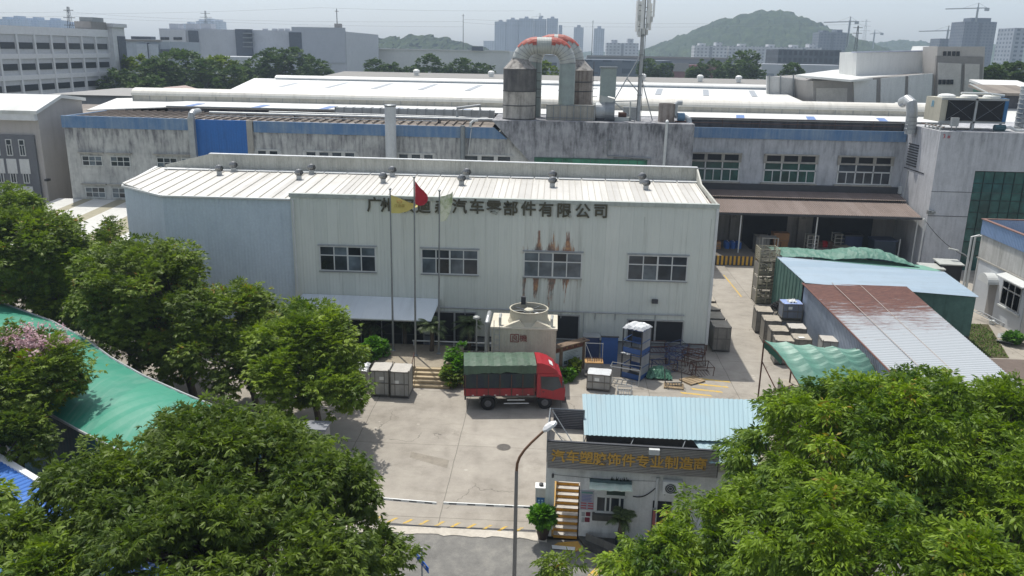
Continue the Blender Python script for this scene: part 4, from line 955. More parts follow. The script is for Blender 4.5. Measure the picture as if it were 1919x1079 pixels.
for k,(x0,x1,yt) in enumerate(((1302,1364,85),(1366,1420,86),(1421,1474,87),(1475,1540,88))):
    tower('white slab of flats under the hill, '+('leftmost slab of the row','second slab from the left','third slab from the left','rightmost slab of the row')[k], x0,x1,yt,820+k*4,18,'bfc0c2','83878e',3.6,3.0,2.2)
tower('unfinished tower wrapped in dark netting on the hill foot', 1536, 1588, 60, 950, 24, '5f6670','4f5661',3.5,3.0,2,'tower','construction_tower')
tower('dark netted skyscraper under construction with a crane on top', 1809, 1869, 40, 900, 30, '59606d','49505c',3.5,3.0,0,'tower','construction_tower')
p = PY(1815,33,905); p2 = PY(1858,33,905); o = thing('roof_core', 'dark core block crowning the netted skyscraper', 'roof block', (p.x,905,p.z-6)); MB().box(p.x+3,p2.x,905,922,PY(1840,41,900).z,p.z).build('core', M['far_dark'], o)
tower('low netted block left of the skyscraper', 1762, 1806, 72, 950, 24, '5a616c','4c535e',3.5,3.0,0,'tower','construction_tower')
tower('slim pale tower cut off at the right edge', 1902, 1925, 52, 700, 25, '9aa1ac','646c78',5,3.2,0)
block('dark_glass_office', 'wide dark glass office block below the hill', 'office', 1459, 1577, 93, 520, 30, m_facade('dark_office', '353d47', '2b323b', 3, 4, .6, .6), [('roof_edge', 1459, 1577, 91.5, 93.5, M['panel_grey'], .4)])
block('white_low_office', 'white low office with square windows before the dark glass block', 'office', 1428, 1585, 121, 400, 20, m_facade('white_low', 'b0b4ba', '7a828c', 9, 8, .45, .3), [])
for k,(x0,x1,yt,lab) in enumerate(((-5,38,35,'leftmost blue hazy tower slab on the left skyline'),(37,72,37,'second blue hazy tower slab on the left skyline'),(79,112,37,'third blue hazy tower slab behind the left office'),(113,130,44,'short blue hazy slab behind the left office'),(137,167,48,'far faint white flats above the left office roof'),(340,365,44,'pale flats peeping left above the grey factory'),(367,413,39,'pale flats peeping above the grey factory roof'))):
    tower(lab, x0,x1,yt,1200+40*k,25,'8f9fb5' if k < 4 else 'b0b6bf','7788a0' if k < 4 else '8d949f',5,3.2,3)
block('far_flat', 'far low white flats right of the left hill', 'building', 664, 690, 64, 1500, 20, m_facade('far_flat', 'b4b7bc', '8f959e', 4, 3.1), [])
# white industrial hall on the right
wi = thing('white_industrial_hall', 'white and grey framed industrial hall with windowed tower at right', 'factory', (62, 130, 0))
Yw = 128
def pq(px, py, Y=Yw): return PY(px, py, Y)
def panel(nm, pts, mat, Y=Yw, th=.3, par=None):
    MB().extr([pq(x, y, Y) for x, y in pts], (0, th, 0)).build(nm, mat, par or wi)
panel('wall', [(1524,240),(1750,240),(1750,139),(1590,148),(1524,152)], M['panel_grey'], Yw, 25)
panel('tower', [(1750,240),(1838,240),(1846,87),(1757,87)], m_stain('tower_panel', 'b3b0ab', '9a9793', amt=.3), Yw+.4, 5)
panel('tower_frame', [(1747,240),(1836,240),(1843,106),(1756,104)], M['panel_grey'], Yw+.2, .5)
for pts in ([(1602,240),(1640,240),(1643,149),(1600,152)],[(1649,240),(1692,240),(1697,142),(1651,147)],[(1700,240),(1742,240),(1748,137),(1703,141)]): panel('wall_panel', pts, M['panel_white'], Yw-.2, .3)
panel('wall_panel', [(1755,240),(1796,240),(1802,119),(1759,117)], m_stain('ribbed_panel', 'c3c0ba', '96938f', amt=.3, vs=1), Yw-.1, .4); panel('wall_panel', [(1804,240),(1832,240),(1836,120),(1809,119)], m_stain('ribbed_panel', 'c3c0ba', '96938f', amt=.3, vs=1), Yw-.1, .4)
panel('gate', [(1529,240),(1586,240),(1588,165),(1530,165)], m_stain('gate_sheet', 'b2b0ab', '8d8b87', amt=.4, vs=1), Yw-.1, .3)
for x0 in (1768,1776.5,1785,1793): panel('window', [(x0,105),(x0+5.5,105),(x0+6,96),(x0+.5,96)], winm, Yw+.25, .25)
for x0 in (1759,1766.5,1774,1781): panel('window', [(x0,158),(x0+5.5,158),(x0+6,149),(x0+.5,149)], winm, Yw-.25, .3)
MB().slab([pq(1491,140,Yw-2),pq(1595,149.5,Yw-2),pq(1752,136,Yw+6),PY(1600,128,Yw+26),PY(1560,131,Yw+26)], .3).build('roof', M['roof_white'], wi)
panel('upper_hall', [(1603,150),(1727,150),(1737,95),(1606,98)], M['panel_white'], Yw+6, 8); panel('upper_side', [(1727,150),(1752,150),(1756,86),(1741,86),(1737,95)], M['panel_white'], Yw+5.6, 6)
panel('roof_edge', [(1604,98.5),(1737,96),(1737,94),(1604,96.5)], m_plain('bluish_edge', 'aeb4c6', .5), Yw+5.8, 2)
panel('side_wall', [(1437,240),(1524,240),(1524,150),(1437,142)], m_stain('side_white', 'c6c7c5', '9b9c9b', amt=.4, vs=.5), Yw+10, .5)
for x in (1442,1463,1487,1512): MB().tube([pq(x,215,Yw+9.7), pq(x,140,Yw+9.7)], .12, 5).build('mast_pole', M['steel'], wi)
for k,(x0,x1,y,c,lab) in enumerate(((1842,1935,156,'roof_white','thin white roof strip at the right edge below dark trees'),(1842,1935,166,'old_roof','brown roof slope at the right edge behind the cooler'))):
    a, c_ = PY(x0,y,118-k*8), PY(x1,y+2,118-k*8); t = thing('edge_roof', lab, 'roof', (a.x, 118-k*8, 0)); MB().slab([(a.x,116-k*8,a.z-.4),(c_.x,116-k*8,c_.z-.4),(c_.x,122-k*8,c_.z+.4),(a.x,122-k*8,a.z+.4)], .3).build('roof', M[c], t); MB().box(a.x+.3,c_.x,117-k*8,121-k*8,0,a.z-.5).build('wall', m_plain('green_wall', '5c8a74', .7) if k == 0 else M['dirty_wall'], t)
t = thing('edge_roof', 'bright white roof glimpsed right of the black louvres', 'roof', (46, 100, 0)); MB().slab([(43.5,97,13.6),(60,97,13.6),(60,112,15.2),(43.5,112,15.2)], .3).build('roof', M['roof_white'], t); MB().box(43.8,60,97.5,111,0,13.4).build('wall', M['panel_grey'], t)
# power pylons, poles, cranes, wires
def lattice(label, px, ytop, ybot, Y, w0, arms, name='pylon', cat='pylon'):
    top, bot = PY(px, ytop, Y), PY(px, ybot, Y); t = thing(name, label, cat, (bot.x, Y, 0)); b = MB(); x = bot.x
    for sx in (-1,1):
        for sy in (-1,1): b.tube([(x+sx*w0,Y+sy*w0,0),(x+sx*w0*.15,Y+sy*w0*.15,top.z)], .12, 4)
    z = 2; k = 0
    while z < top.z-2:
        f0 = 1-.85*z/top.z; f1 = 1-.85*(z+4)/top.z
        for sx in (-1,1): b.tube([(x+sx*w0*f0,Y-w0*f0,z),(x-sx*w0*f1,Y-w0*f1,z+4)], .07, 4)
        z += 4
    b.build('lattice', M['dark_steel'], t)
    for zz, ln in arms: MB().tube([(x-ln,Y,top.z-zz),(x+ln,Y,top.z-zz)], .16, 4).build('arm', M['dark_steel'], t)
    return t
lattice('lattice pylon rising over the left office block', 133, 13, 60, 420, 2.4, [(1.5,2.5),(5,3),(8.5,3)])
lattice('small pylon above the grey factory', 386, 20, 40, 700, 2.2, [(2,4),(5,5)])
lattice('faint tall pylon on the distant hill right of the big hill', 1619, 36, 75, 1400, 4.5, [(3,7),(10,8),(17,8)])
lattice('thin pylon in front of the netted tower', 1602, 48, 100, 500, 1.6, [(1,2.6),(4,2.6)])
lattice('tiny pylon on the right horizon', 1894, 69, 85, 1400, 3, [(2,5),(6,5)])
for px, yt, yb, Y, lab in ((868,26,92,520,'tall plain steel pole left of the central towers'),(1109,38,95,600,'thin steel pole between the two slim towers'),(632,16,50,345,'thin mast on the grey factory roof')):
    a, c = PY(px, yt, Y), PY(px, yb, Y); t = thing('steel_pole', lab, 'pole', (c.x, Y, 0)); MB().tube([(c.x,Y,0),(c.x,Y,a.z)], .32, 6, .16).build('pole', M['dark_steel'], t); MB().tube([(c.x-.8,Y,a.z-1),(c.x+.8,Y,a.z-1)], .1, 4).build('arm', M['dark_steel'], t)
def crane(label, px, yjib, ybase, xa, xb, Y):
    j = PY(px, yjib, Y); bz = PY(px, ybase, Y).z; A, B_ = PY(xa, yjib+1.5, Y), PY(xb, yjib-.5, Y)
    t = thing('tower_crane', label, 'crane', (j.x, Y, bz)); MB().tube([(j.x,Y,bz-10),(j.x,Y,j.z+1)], 1.1, 4).build('mast', M['steel'], t)
    MB().tube([(A.x,Y,A.z),(j.x,Y,j.z),(B_.x,Y,B_.z)], .5, 4).build('jib', M['steel'], t); MB().tube([(j.x,Y,j.z),(j.x,Y,j.z+5)], .6, 4).build('cab_mast', M['steel'], t)
    MB().tube([(A.x*.5+j.x*.5,Y,(A.z+j.z)/2),(j.x,Y,j.z+5),(B_.x,Y,B_.z)], .12, 4).build('tie', M['steel'], t); MB().obox((B_.x,Y,B_.z-1.5), 4, 2, 3).build('counterweight', M['steel'], t)
crane('tower crane standing over the dark skyscraper', 1833, 15, 32, 1772, 1850, 905)
crane('tower crane with long jib left of the faint pylon', 1593, 40, 70, 1544, 1606, 960)
crane('small far tower crane right of the faint pylon', 1639, 62, 78, 1630, 1653, 1300)
crane('tower crane above the low netted block', 1777, 57, 75, 1722, 1791, 960)
crane('tiny crane on the right of the central apartments', 1012, 30, 34, 995, 1016, 1520)
wr = thing('power_lines', 'faint sagging power lines across the pale sky', 'power lines', (0, 500, 40))
for k, (pts) in enumerate((((-200,20),(133,22),(386,36),(868,40)),((-200,28),(133,30),(386,40),(868,50)),((868,42),(1109,50),(1619,45)),((133,26),(600,14),(1000,20)),((868,36),(1300,44),(1619,40)))):
    b = MB(); pp = []
    for (xa, ya), (xb, yb) in zip(pts[:-1], pts[1:]):
        for q in range(9):
            u = q/8; pp.append(PY(xa+(xb-xa)*u, ya+(yb-ya)*u+4*6*u*(1-u)/4*1.6, 520))
    pl = [pp[0]]
    for p in pp[1:]:
        if (p-pl[-1]).length > .5: pl.append(p)
    b.tube(pl, .045, 3); b.build('wire', M['wire'], wr)
# ------------------------------------------------------------------ truck
def make_truck():
    q = (P(915,768)+P(1019,766))/2; a = math.atan2(P(1019,766).y-P(915,768).y, P(1019,766).x-P(915,768).x)
    a = R(6.5); n = Vector((-math.sin(a), math.cos(a), 0)); loc = Vector((q.x, q.y, 0))+n*.95
    t = thing('cargo_truck', 'red cab cargo truck with green tarpaulin over its load, parked before the shed', 'truck', loc, None, a)
    L = dict(parent=t, local=True)
    tarp_g = m_stain('green_tarp', '47604d', '35463a', .6, amt=.6, blot=1.2); tarp_d = m_stain('dark_side_tarp', '1f2a35', '2b3b33', .7, amt=.9, blot=1.5)
    redp = m_stain('truck_red', 'a31e2b', '7a1a22', .35, amt=.4); sb = m_stain('sideboard_red', '8f262b', '5a2022', .6, amt=.7)
    x0, x1, w = -3.1, 1.12, 1.08
    b = MB(); b.box(x0,x1,-w+.05,w-.05,.88,.98); b.box(-3.0,2.5,-.42,-.3,.62,.86); b.box(-3.0,2.5,.3,.42,.62,.86); b.box(x0,x0+.1,-w,w,.7,.98); b.build('chassis', M['dark_steel'], **L)
    for s in (-1, 1):
        for i in range(3):
            xa = x0+.03+i*1.4; MB().box(xa,xa+1.36,s*w-.03,s*w+.03,.97,1.42).build('sideboard', sb, **L)
    MB().box(x0-.03,x0+.03,-w,w,.97,1.42).build('tailboard', sb, **L)
    b = MB(); b.box(x0+.02,x1-.02,-w+.03,w-.03,1.42,2.35); b.build('side_cover', tarp_d, **L)
    rr = random.Random(3); nz = {}
    def fn(u, v):
        k = (round(u*24), round(v*20)); j = nz.setdefault(k, rr.uniform(-.018, .018))
        x = x0-.03+(x1-x0+.06)*u; yy = (v-.5)*2; ay = abs(yy)
        if ay < .8: y = yy/.8*(w+.03); z = 2.98-.1*(yy/.8)**2+.025*math.cos(u*math.pi*12)
        else:
            d = (ay-.8)/.2; y = math.copysign(w+.05+.02*math.sin(u*30)*d, yy); z = 2.88-d*(.46+.03*math.sin(u*7+1)+.03*math.sin(u*17)+.02*math.sin(u*41))
        return (x, y+j*.6, z+j)
    MB().grid(fn, 24, 20, .02).build('tarpaulin', tarp_g, **L)
    for xe in (x0-.02, x1+.01): MB().box(xe-.015,xe+.015,-w+.02,w-.02,1.42,2.9).build('end_cover', tarp_d, **L)
    for s in (-1, 1):
        for i in range(7): xx = x0+.06+i*.68; MB().box(xx-.025,xx+.025,s*(w+.035)-.012,s*(w+.035)+.012,1.0,2.3).build('stake', M['rust_steel'], **L)
    # cab
    prof = [(1.2,.62),(2.05,.62),(2.15,.9),(2.78,.9),(2.82,.62),(2.86,.75),(2.82,1.3),(2.62,2.12),(2.45,2.28),(1.22,2.28)]
    prof = [(1.2,.8),(2.9,.55),(2.93,1.25),(2.7,2.1),(2.5,2.26),(1.22,2.28)]
    cw = .98
    cab = MB().extr([(x,-cw,z) for x, z in prof], (0,2*cw,0)).build('cab', redp, **L)
    dfl = MB(); pr = [(1.16,2.28),(2.5,2.27),(2.35,2.5),(1.95,2.78),(1.5,2.93),(1.2,2.95)]
    dfl.extr([(x,-cw+.04,z) for x, z in pr], (0,2*cw-.08,0)); d = dfl.build('wind_deflector', redp, **L)
    MB().obox((2.03,-.35,2.78), .24, .7, .012, 0, 0).build('sticker', M['white_paint'], d, local=True) if False else MB().extr([(1.98,-.6,2.775),(2.18,-.6,2.637),(2.18,.1,2.637),(1.98,.1,2.775)], (.01,0,.014)).build('sticker', M['white_paint'], d, local=True)
    for s in (-1, 1):
        y = s*(cw+.004); o = MB().extr([(1.52,y,1.35),(1.46,y,2.08),(2.5,y,2.05),(2.72,y,1.42),(2.15,y,1.2)], (0,s*.008,0)).build('door_window', M['dark_glass'], cab, local=True)
        b = MB(); b.tube([(1.5,s*(cw+.012),1.33),(1.44,s*(cw+.012),2.1),(2.52,s*(cw+.012),2.07)], .022, 5); b.build('window_frame', M['dark_steel'], o and cab, local=True)
        MB().box(1.55,1.68,s*cw-.03,s*cw+.03,1.12,1.16).build('door_handle', M['dark_steel'], cab, local=True)
        b = MB(); b.box(1.42,1.435,s*cw-.006,s*cw+.006,.85,2.2); b.box(2.2,2.21,s*cw-.006,s*cw+.006,.8,1.2); b.build('door_seam', M['dark_steel'], cab, local=True)
        b = MB(); b.tube([(2.6,s*cw,2.0),(2.75,s*(cw+.22),1.95),(2.75,s*(cw+.22),1.6)], .015, 5); b.box(2.7,2.78,s*(cw+.14),s*(cw+.14)+s*.18,1.5,1.9) if s > 0 else b.box(2.7,2.78,-(cw+.32),-(cw+.14),1.5,1.9); b.build('mirror', M['dark_steel'], cab, local=True)
        MB().obox((2.92,s*.7,.85), .05,.34,.2).build('headlight', M['white_frame'], cab, local=True)
    MB().extr([(2.945,-.88,1.3),(2.945,.88,1.3),(2.725,.82,2.08),(2.725,-.82,2.08)], (.012,0,.004)).build('windscreen', M['dark_glass'], cab, local=True)
    MB().box(2.75,3.0,-cw,cw,.42,.68).build('bumper', M['dark_steel'], **L)
    b = MB(); b.tube([(1.14,-.98,1.2),(1.14,-.98,2.9),(1.14,.98,2.9),(1.14,.98,1.2)], .03, 6)
    for z in (1.7,2.1,2.5): b.tube([(1.14,-.98,z),(1.14,.98,z)], .02, 5)
    b.build('head_rack', redp, **L)
    def wheel(x, y, wd=.24):
        pr = []
        b = MB(); b.tube([(x,y-wd/2,.44),(x,y-wd/2+.04,.44),(x,y+wd/2-.04,.44),(x,y+wd/2,.44)], [.38,.44,.44,.38], 24); o = b.build('wheel', M['black_rubber'], **L)
        b = MB(); s = -1 if y < 0 else 1; b.tube([(x,y+s*(wd/2-.02),.44),(x,y+s*(wd/2+.015),.44)], [.22,.2], 18); b.tube([(x,y+s*wd/2,.44),(x,y+s*(wd/2+.06),.44)], .09, 10); b.build('rim', m_plain('rim_grey', '5f6062', .6, .2), o, local=True)
    for s in (-1, 1): wheel(-1.7, s*.86, .42); wheel(1.72, s*.86)
    b = MB(); b.tube([(1.72,-.9,.44),(1.72,.9,.44)], .07, 8); b.tube([(-1.7,-.9,.44),(-1.7,.9,.44)], .09, 8); b.build('axle', M['dark_steel'], **L)
    for s in (-1, 1):
        b = MB(); b.box(-.75,.75,s*.98-.02,s*.98+.02,.38,.44); b.box(-.55,.5,s*.98-.02,s*.98+.02,.6,.66); b.build('side_guard', M['white_frame'], **L)
        b = MB(); pts = [( -1.7+.56*math.cos(R(aa)), .46+.56*math.sin(R(aa))) for aa in range(0, 181, 20)]
        b.extr([(x, s*1.0-.14, z) for x, z in pts]+[(x*.97-.05, s*1.0-.14, z-.03) for x, z in pts[::-1]], (0,.28,0)); b.build('mudguard', M['dark_steel'], **L)
    MB().box(-.6,.4,.55,.95,.45,.85).build('fuel_tank', M['steel'], **L)
    for i in range(6):
        for s in (-1,1): MB().box(x0+.5+i*.66-.06,x0+.5+i*.66+.06,s*(w+.034)-.006,s*(w+.034)+.006,.99,1.03).build('marker_strip', M['white_frame'], **L)
    return t
make_truck()
# ------------------------------------------------------------------ cages, boxes, stacks
M['cage_panel'] = m_stain('cage_grey_panel', '86827a', '5f5c56', .75, amt=.6, vs=.4, blot=.8)
M['cage_lid'] = m_plain('cage_lid', 'a49c8d', .8, .2)
M['cage_frame'] = m_plain('cage_frame', '6b6862', .6, .2)
M['cage_light'] = m_stain('cage_light_panel', 'a3a39f', '7c7b77', .7, amt=.5, vs=.4, blot=.8)
def cage(label, x, y, w, d, h, rz=0.0, lid=None, pan=None, group=None, z=0.0, name='box_trolley', cat='box trolley'):
    t = thing(name, label, cat, (x, y, z), group, rz); L = dict(parent=t, local=True); p = .045
    for sx in (-1,1):
        for sy in (-1,1):
            MB().box(sx*(w/2-p/2)-p/2, sx*(w/2-p/2)+p/2, sy*(d/2-p/2)-p/2, sy*(d/2-p/2)+p/2, .0, h+.1).build('post', M['cage_frame'], **L)
    for sy in (-1,1):
        MB().box(-w/2+p, w/2-p, sy*(d/2-.03)-.012, sy*(d/2-.03)+.012, .14, h).build('panel', pan or M['cage_panel'], **L)
    for sx in (-1,1):
        MB().box(sx*(w/2-.03)-.012, sx*(w/2-.03)+.012, -d/2+p, d/2-p, .14, h).build('panel', pan or M['cage_panel'], **L)
    b = MB()
    for sy in (-1,1):
        for z0 in (.12, h*.52, h-.05): b.box(-w/2+p, w/2-p, sy*d/2-.018, sy*d/2+.018, z0, z0+.05)
        for k in (-.25,.25): b.box(w*k-.02, w*k+.02, sy*d/2-.012, sy*d/2+.012, .15, h)
    for sx in (-1,1):
        for z0 in (.12, h-.05): b.box(sx*w/2-.018, sx*w/2+.018, -d/2+p, d/2-p, z0, z0+.05)
    b.build('frame', M['cage_frame'], **L)
    rr = random.Random(int(x*100+y*7)); j = {}
    if rr.random() < .6: xa = rr.uniform(-w*.3, w*.1); za = h*rr.uniform(.55,.75); MB().box(xa, xa+.3, -d/2-.006, -d/2+.02, za, za+.2).build('label_paper', M['white_paint'], **L)
    def fn(u, v):
        e = j.setdefault((round(u*5), round(v*5)), rr.uniform(-.02,.02)); return (-w/2+.02+(w-.04)*u, -d/2+.02+(d-.04)*v, h+.02+e)
    MB().grid(fn, 5, 5, .03).build('lid', lid or M['cage_lid'], **L)
    return t
lt = m_plain('pale_lid', 'b7b3ab', .7, .12)
cage('light grey box trolley on the left before the steps, beside a twin', -10.3, 47.85, 1.16, 1.45, 1.72, 0, lt, M['cage_light'])
cage('light grey box trolley directly left of the steps, white tag on lid', -9.05, 47.75, 1.16, 1.45, 1.72, 0, lt, M['cage_light'])
wc = thing('wrapped_box', 'grey box under crumpled white plastic half hidden by the left tree', 'box', (-11.9, 48.6, 0)); MB().box(-12.5,-11.4,48.2,49.2,0,1.35).build('box', M['cage_light'], wc)
def crumple(x0, x1, y0, y1, z, amp, seed, n=8):
    r = np.random.RandomState(seed); q = r.uniform(-1,1,(n+1,n+1)); return lambda u, v: (x0+(x1-x0)*u, y0+(y1-y0)*v, z+amp*q[int(round(u*n)), int(round(v*n))]-(.12 if u in (0,1) or v in (0,1) else 0))
M['plastic'] = m_plain('white_plastic', 'd2d5d6', .35, .12)
MB().grid(crumple(-12.55,-11.3,48.1,49.3,1.42,.09,1), 8, 8, .02).build('sheet', M['plastic'], wc)
cage('low box trolley with shiny white sheet lid in front of the blue rack', 3.3, 49.85, 1.5, 1.15, 1.12, R(-8), M['plastic'], M['cage_light'])
for k in range(8):
    labs = ('nearest of the grey box trolleys lined along the right end of the shed','second grey box trolley from the near end beside the shed','third grey box trolley from the near end beside the shed','fourth box trolley along the shed end wall','fifth box trolley along the shed end wall','sixth box trolley along the shed end wall','seventh box trolley along the shed end, part hidden','farthest box trolley of the line along the shed end')
    cage(labs[k], 12.35+.07*k+(0 if k else .1), 58.3+2.25*k, 1.25, 1.75, 1.85 if k < 1 else 1.8, 0, None if k % 2 else M['cage_lid'], None, 'box trolleys along the shed end')
for lab, px, py, h, w, d, lid in (('grey box trolley at the far left of the yard group, open side in shade',1431,579,1.75,1.25,1.5,None),('second grey box trolley down in the yard group',1446,596,1.75,1.25,1.5,None),('third grey box trolley down in the yard group',1459,615,1.75,1.25,1.4,None),('grey box trolley half under the green arched canopy edge',1469,634,1.75,1.25,1.3,None),('pale lidded box trolley against the ribbed shed wall',1493,611,1.9,1.2,1.2,lt),('box trolley with a white paper on its lid',1502,631,1.9,1.2,1.3,None)):
    c = P(px, py, h); cage(lab, c.x, c.y, w, d, h, R(-3), lid, None, 'box trolleys in the yard')
c = P(1502,632,1.96); t = thing('paper_sheet', 'white paper lying on a box trolley lid in the yard', 'paper', c); MB().obox((0,0,.0), .42,.28,.012,R(10)).build('sheet', M['white_paint'], t, local=True)
c = P(1570,634,2.55); t = cage('tall wide pale box trolley stack leaning by the ribbed shed wall', c.x-.1, c.y, 2.0, 1.3, 2.5, R(-4), lt, M['cage_light'])
# blue wrapped box stack
c = P(1483,566,2.6)
for k, lab in enumerate(('lower dark blue box trolley of the pair by the ribbed wall','upper blue box with crumpled plastic on top by the ribbed wall')):
    t = cage(lab, c.x, c.y, 1.5, 1.3, 1.25, 0, m_plain('blue_sheet_lid', '8fa3cf', .5, .2) if k else None, m_stain('blue_grey_panel', '79808c', '4d535e', .6, amt=.6), None, k*1.36)
t = thing('plastic_wrap', 'crumpled white plastic wrap on top of the blue box', 'plastic', c+V(0,0,.12)); MB().grid(crumple(c.x-.3,c.x+.35,c.y-.3,c.y+.3,2.78,.09,5,6), 6, 6, .02).build('sheet', M['plastic'], t)
# stack of four mesh pallet cages
def mesh_cage(label, x, y, z, w, d, h):
    t = thing('pallet_cage', label, 'pallet cage', (x, y, z), 'tall stack of pallet cages'); L = dict(parent=t, local=True); mm = M['mesh_beige']
    for sx in (-1,1):
        for sy in (-1,1): MB().box(sx*w/2-.05,sx*w/2+.05,sy*d/2-.05,sy*d/2+.05,0,h).build('post', mm, **L)
    for sy in (-1,1):
        b = MB()
        for i in range(9): zz = .12+i*(h-.2)/8; b.box(-w/2,w/2,sy*d/2-.02,sy*d/2+.02,zz,zz+.05)
        b.box(-.04,.04,sy*d/2-.03,sy*d/2+.03,.1,h); b.build('side', mm, **L)
    for sx in (-1,1):
        b = MB(); b.box(sx*w/2-.02,sx*w/2+.02,-d/2,d/2,.1,h*.92) if label.startswith(('lowest','second','third')) else [b.box(sx*w/2-.02,sx*w/2+.02,-d/2,d/2,.12+i*(h-.2)/6,.19+i*(h-.2)/6) for i in range(7)]
        b.build('side', M['cage_panel'] if label.startswith(('lowest','second','third')) else mm, **L)
    b = MB(); b.box(-w/2,w/2,-d/2,d/2,.08,.14); b.build('base', M['cage_frame'], **L)
    b = MB(); rr = random.Random(int(z*10)+3)
    for i in range(14): b.obox((rr.uniform(-w*.35,w*.35), rr.uniform(-d*.35,d*.35), rr.uniform(.25,h-.2)), rr.uniform(.3,.8), .08, .1, rr.uniform(0,3), rr.uniform(-.4,.4))
    b.build('load', M['dark_steel'], **L)
    return t
M['mesh_beige'] = m_plain('mesh_beige', 'a09a84', .6, .2)
for k, lab in enumerate(('lowest cage of the tall pallet cage stack','second cage up in the tall pallet cage stack','third cage up in the tall pallet cage stack','topmost slatted cage of the tall pallet cage stack')):
    mesh_cage(lab, 18.55, 70.75, k*1.23, 1.6, 1.6, 1.2)
M['tyre_pile'] = M['black_rubber']
for k in range(4): t = thing('coiled_hose', 'dark coiled hose heaped at the foot of the pallet cage stack', 'hose', (18.9+.1*k, 67.6-.35*k, .1), 'hose coils by the pallet cages'); MB().tube([(.42*math.cos(a*.4), .42*math.sin(a*.4), .1+.012*a+.22*(k % 3)) for a in range(48)], .06, 6).build('coil', M['black_rubber'], t, local=True)
# ------------------------------------------------------------------ dock load
def simple(name, label, cat, x0, x1, y0, y1, z0, z1, mat, lidmat=None, group=None):
    t = thing(name, label, cat, ((x0+x1)/2,(y0+y1)/2,z0), group); MB().box(x0,x1,y0,y1,z0,z1).build('body', mat, t); b = MB(); b.box(x0+.1,x1-.1,y0-.006,y0-.001,z0+.1,z0+.16); b.box((x0+x1)/2-.03,(x0+x1)/2+.03,y0-.006,y1,z1+.001,z1+.006); b.build('tape', lidmat or M['cage_frame'], t); return t
for k, (x, z) in enumerate(((17.0,1.02),(17.0,1.4))): simple('cardboard_box', ('lower wide cardboard box on the dock left of the blue barrels','upper wide cardboard box on the dock left of the blue barrels')[k], 'box', x-.7, x+.75, 86.5, 87.3, z, z+.37, M['cardboard'])
nm = ('left rear','middle rear','right rear','left front','middle front','right front')
for k in range(6):
    x, y = 18.5+(k % 3)*.62, 87.6-(k//3)*.62; t = thing('blue_drum', nm[k]+' one of six small blue plastic drums on the dock', 'drum', (x, y, 1.0), 'blue drums on the dock'); MB().lathe((x,y,1.0), [(.24,0),(.27,.05),(.27,.62),(.22,.7),(.05,.72)], 14).build('barrel', M['blue'], t); MB().lathe((x+.1,y-.05,1.72), [(.05,0),(.05,.04)], 8).build('cap', M['white_paint'], t)
def rack(label, px, py, w, d, h, mat, shelves=4, mid=True):
    c = P(px, py); t = thing('shelf_rack', label, 'rack', c); L = dict(parent=t, local=True)
    for sx in (-1,1):
        for sy in (0,1): MB().box(sx*w/2-.05,sx*w/2+.05,sy*d-.05,sy*d+.05,0,h).build('post', mat, **L)
    for i in range(shelves):
        z = .15+i*(h-.25)/(shelves-1); b = MB(); b.box(-w/2,w/2,-.04,.04,z,z+.07); b.box(-w/2,w/2,d-.04,d+.04,z,z+.07); b.box(-w/2,w/2,-.02,d,z+.02,z+.05); b.build('shelf', mat, **L)
    if mid: MB().box(-.04,.04,-.05,.05,0,h).build('post', mat, **L)
    return t
wt = m_plain('rack_white', 'b9b7ae', .6, .12)
rack('small white table rack at the left end of the bay', 1440, 487, 1.6, 1.2, 2.4, wt, 2, False)
rack('white ladder shelf rack next to the stacked cartons', 1520, 480, 1.1, 1.0, 2.3, wt, 6)
rack('white shelf rack standing alone in the middle of the bay', 1573, 478, 1.35, 1.1, 2.3, wt, 6)
rack('low white rack partly behind the green tarpaulin', 1545, 482, 1.8, 1.0, .9, wt, 2, False)
k = 0
for x, z, w_, h_ in ((24.4,0,1.5,.9),(24.0,.9,.75,.7),(24.8,.9,.75,.7),(24.4,1.6,1.7,.95)):
    simple('carton', ('big bottom carton of the stack in the bay','left middle carton of the stack in the bay','right middle carton of the stack in the bay','tilted top carton of the stack in the bay')[k], 'carton', x-w_/2+.02, x+w_/2-.02, 88.2, 89.3, z, z+h_-.01, M['cardboard']); k += 1
cage('grey covered trolley left of the stacked cartons', 22.5, 88.8, 1.5, 1.3, 2.1, 0, lt, M['cage_light'])
bn = thing('waste_bin', 'big dark blue bin at the right end of the bay', 'bin', (34.6, 87.4, 0)); MB().box(33.6,35.8,86.6,88.4,0,2.3).build('body', m_plain('bin_blue', '2b3947', .6), bn); MB().box(33.5,35.9,86.5,88.5,2.3,2.45).build('lid', m_plain('bin_lid', '33415a', .5), bn); MB().box(36.1,36.2,86.6,86.7,0,2.6).build('rail', M['white_frame'], bn)
bn = thing('waste_bin', 'smaller blue bin behind the big dark bin in the bay', 'bin', (32.4, 90, 0)); MB().box(31.5,33.3,89.3,90.6,0,2.2).build('body', m_plain('bin_blue2', '2f3f66', .6), bn); MB().box(31.4,33.4,89.2,90.7,2.2,2.32).build('lid', M['dark_steel'], bn)
cage('dusty brown trolley beside the bins in the bay', 30.6, 87.2, 1.6, 1.4, 1.5, R(12), None, m_stain('brown_panel', '6b5f53', '4f463d', amt=.5))
t = thing('red_sack_pile', 'heap of dull red and brown sacks deep in the bay', 'sacks', (29.6, 89.6, 0))
for k in range(6): MB().lathe((28.9+.55*(k % 3),89.4+.3*(k//3),.0+.75*(k//3)), [(.3,0),(.5,.15),(.52,.5),(.3,.75),(.05,.8)], 10).build('sack', M['red'] if k == 4 else m_plain('sack', '6a5346', .9), t)
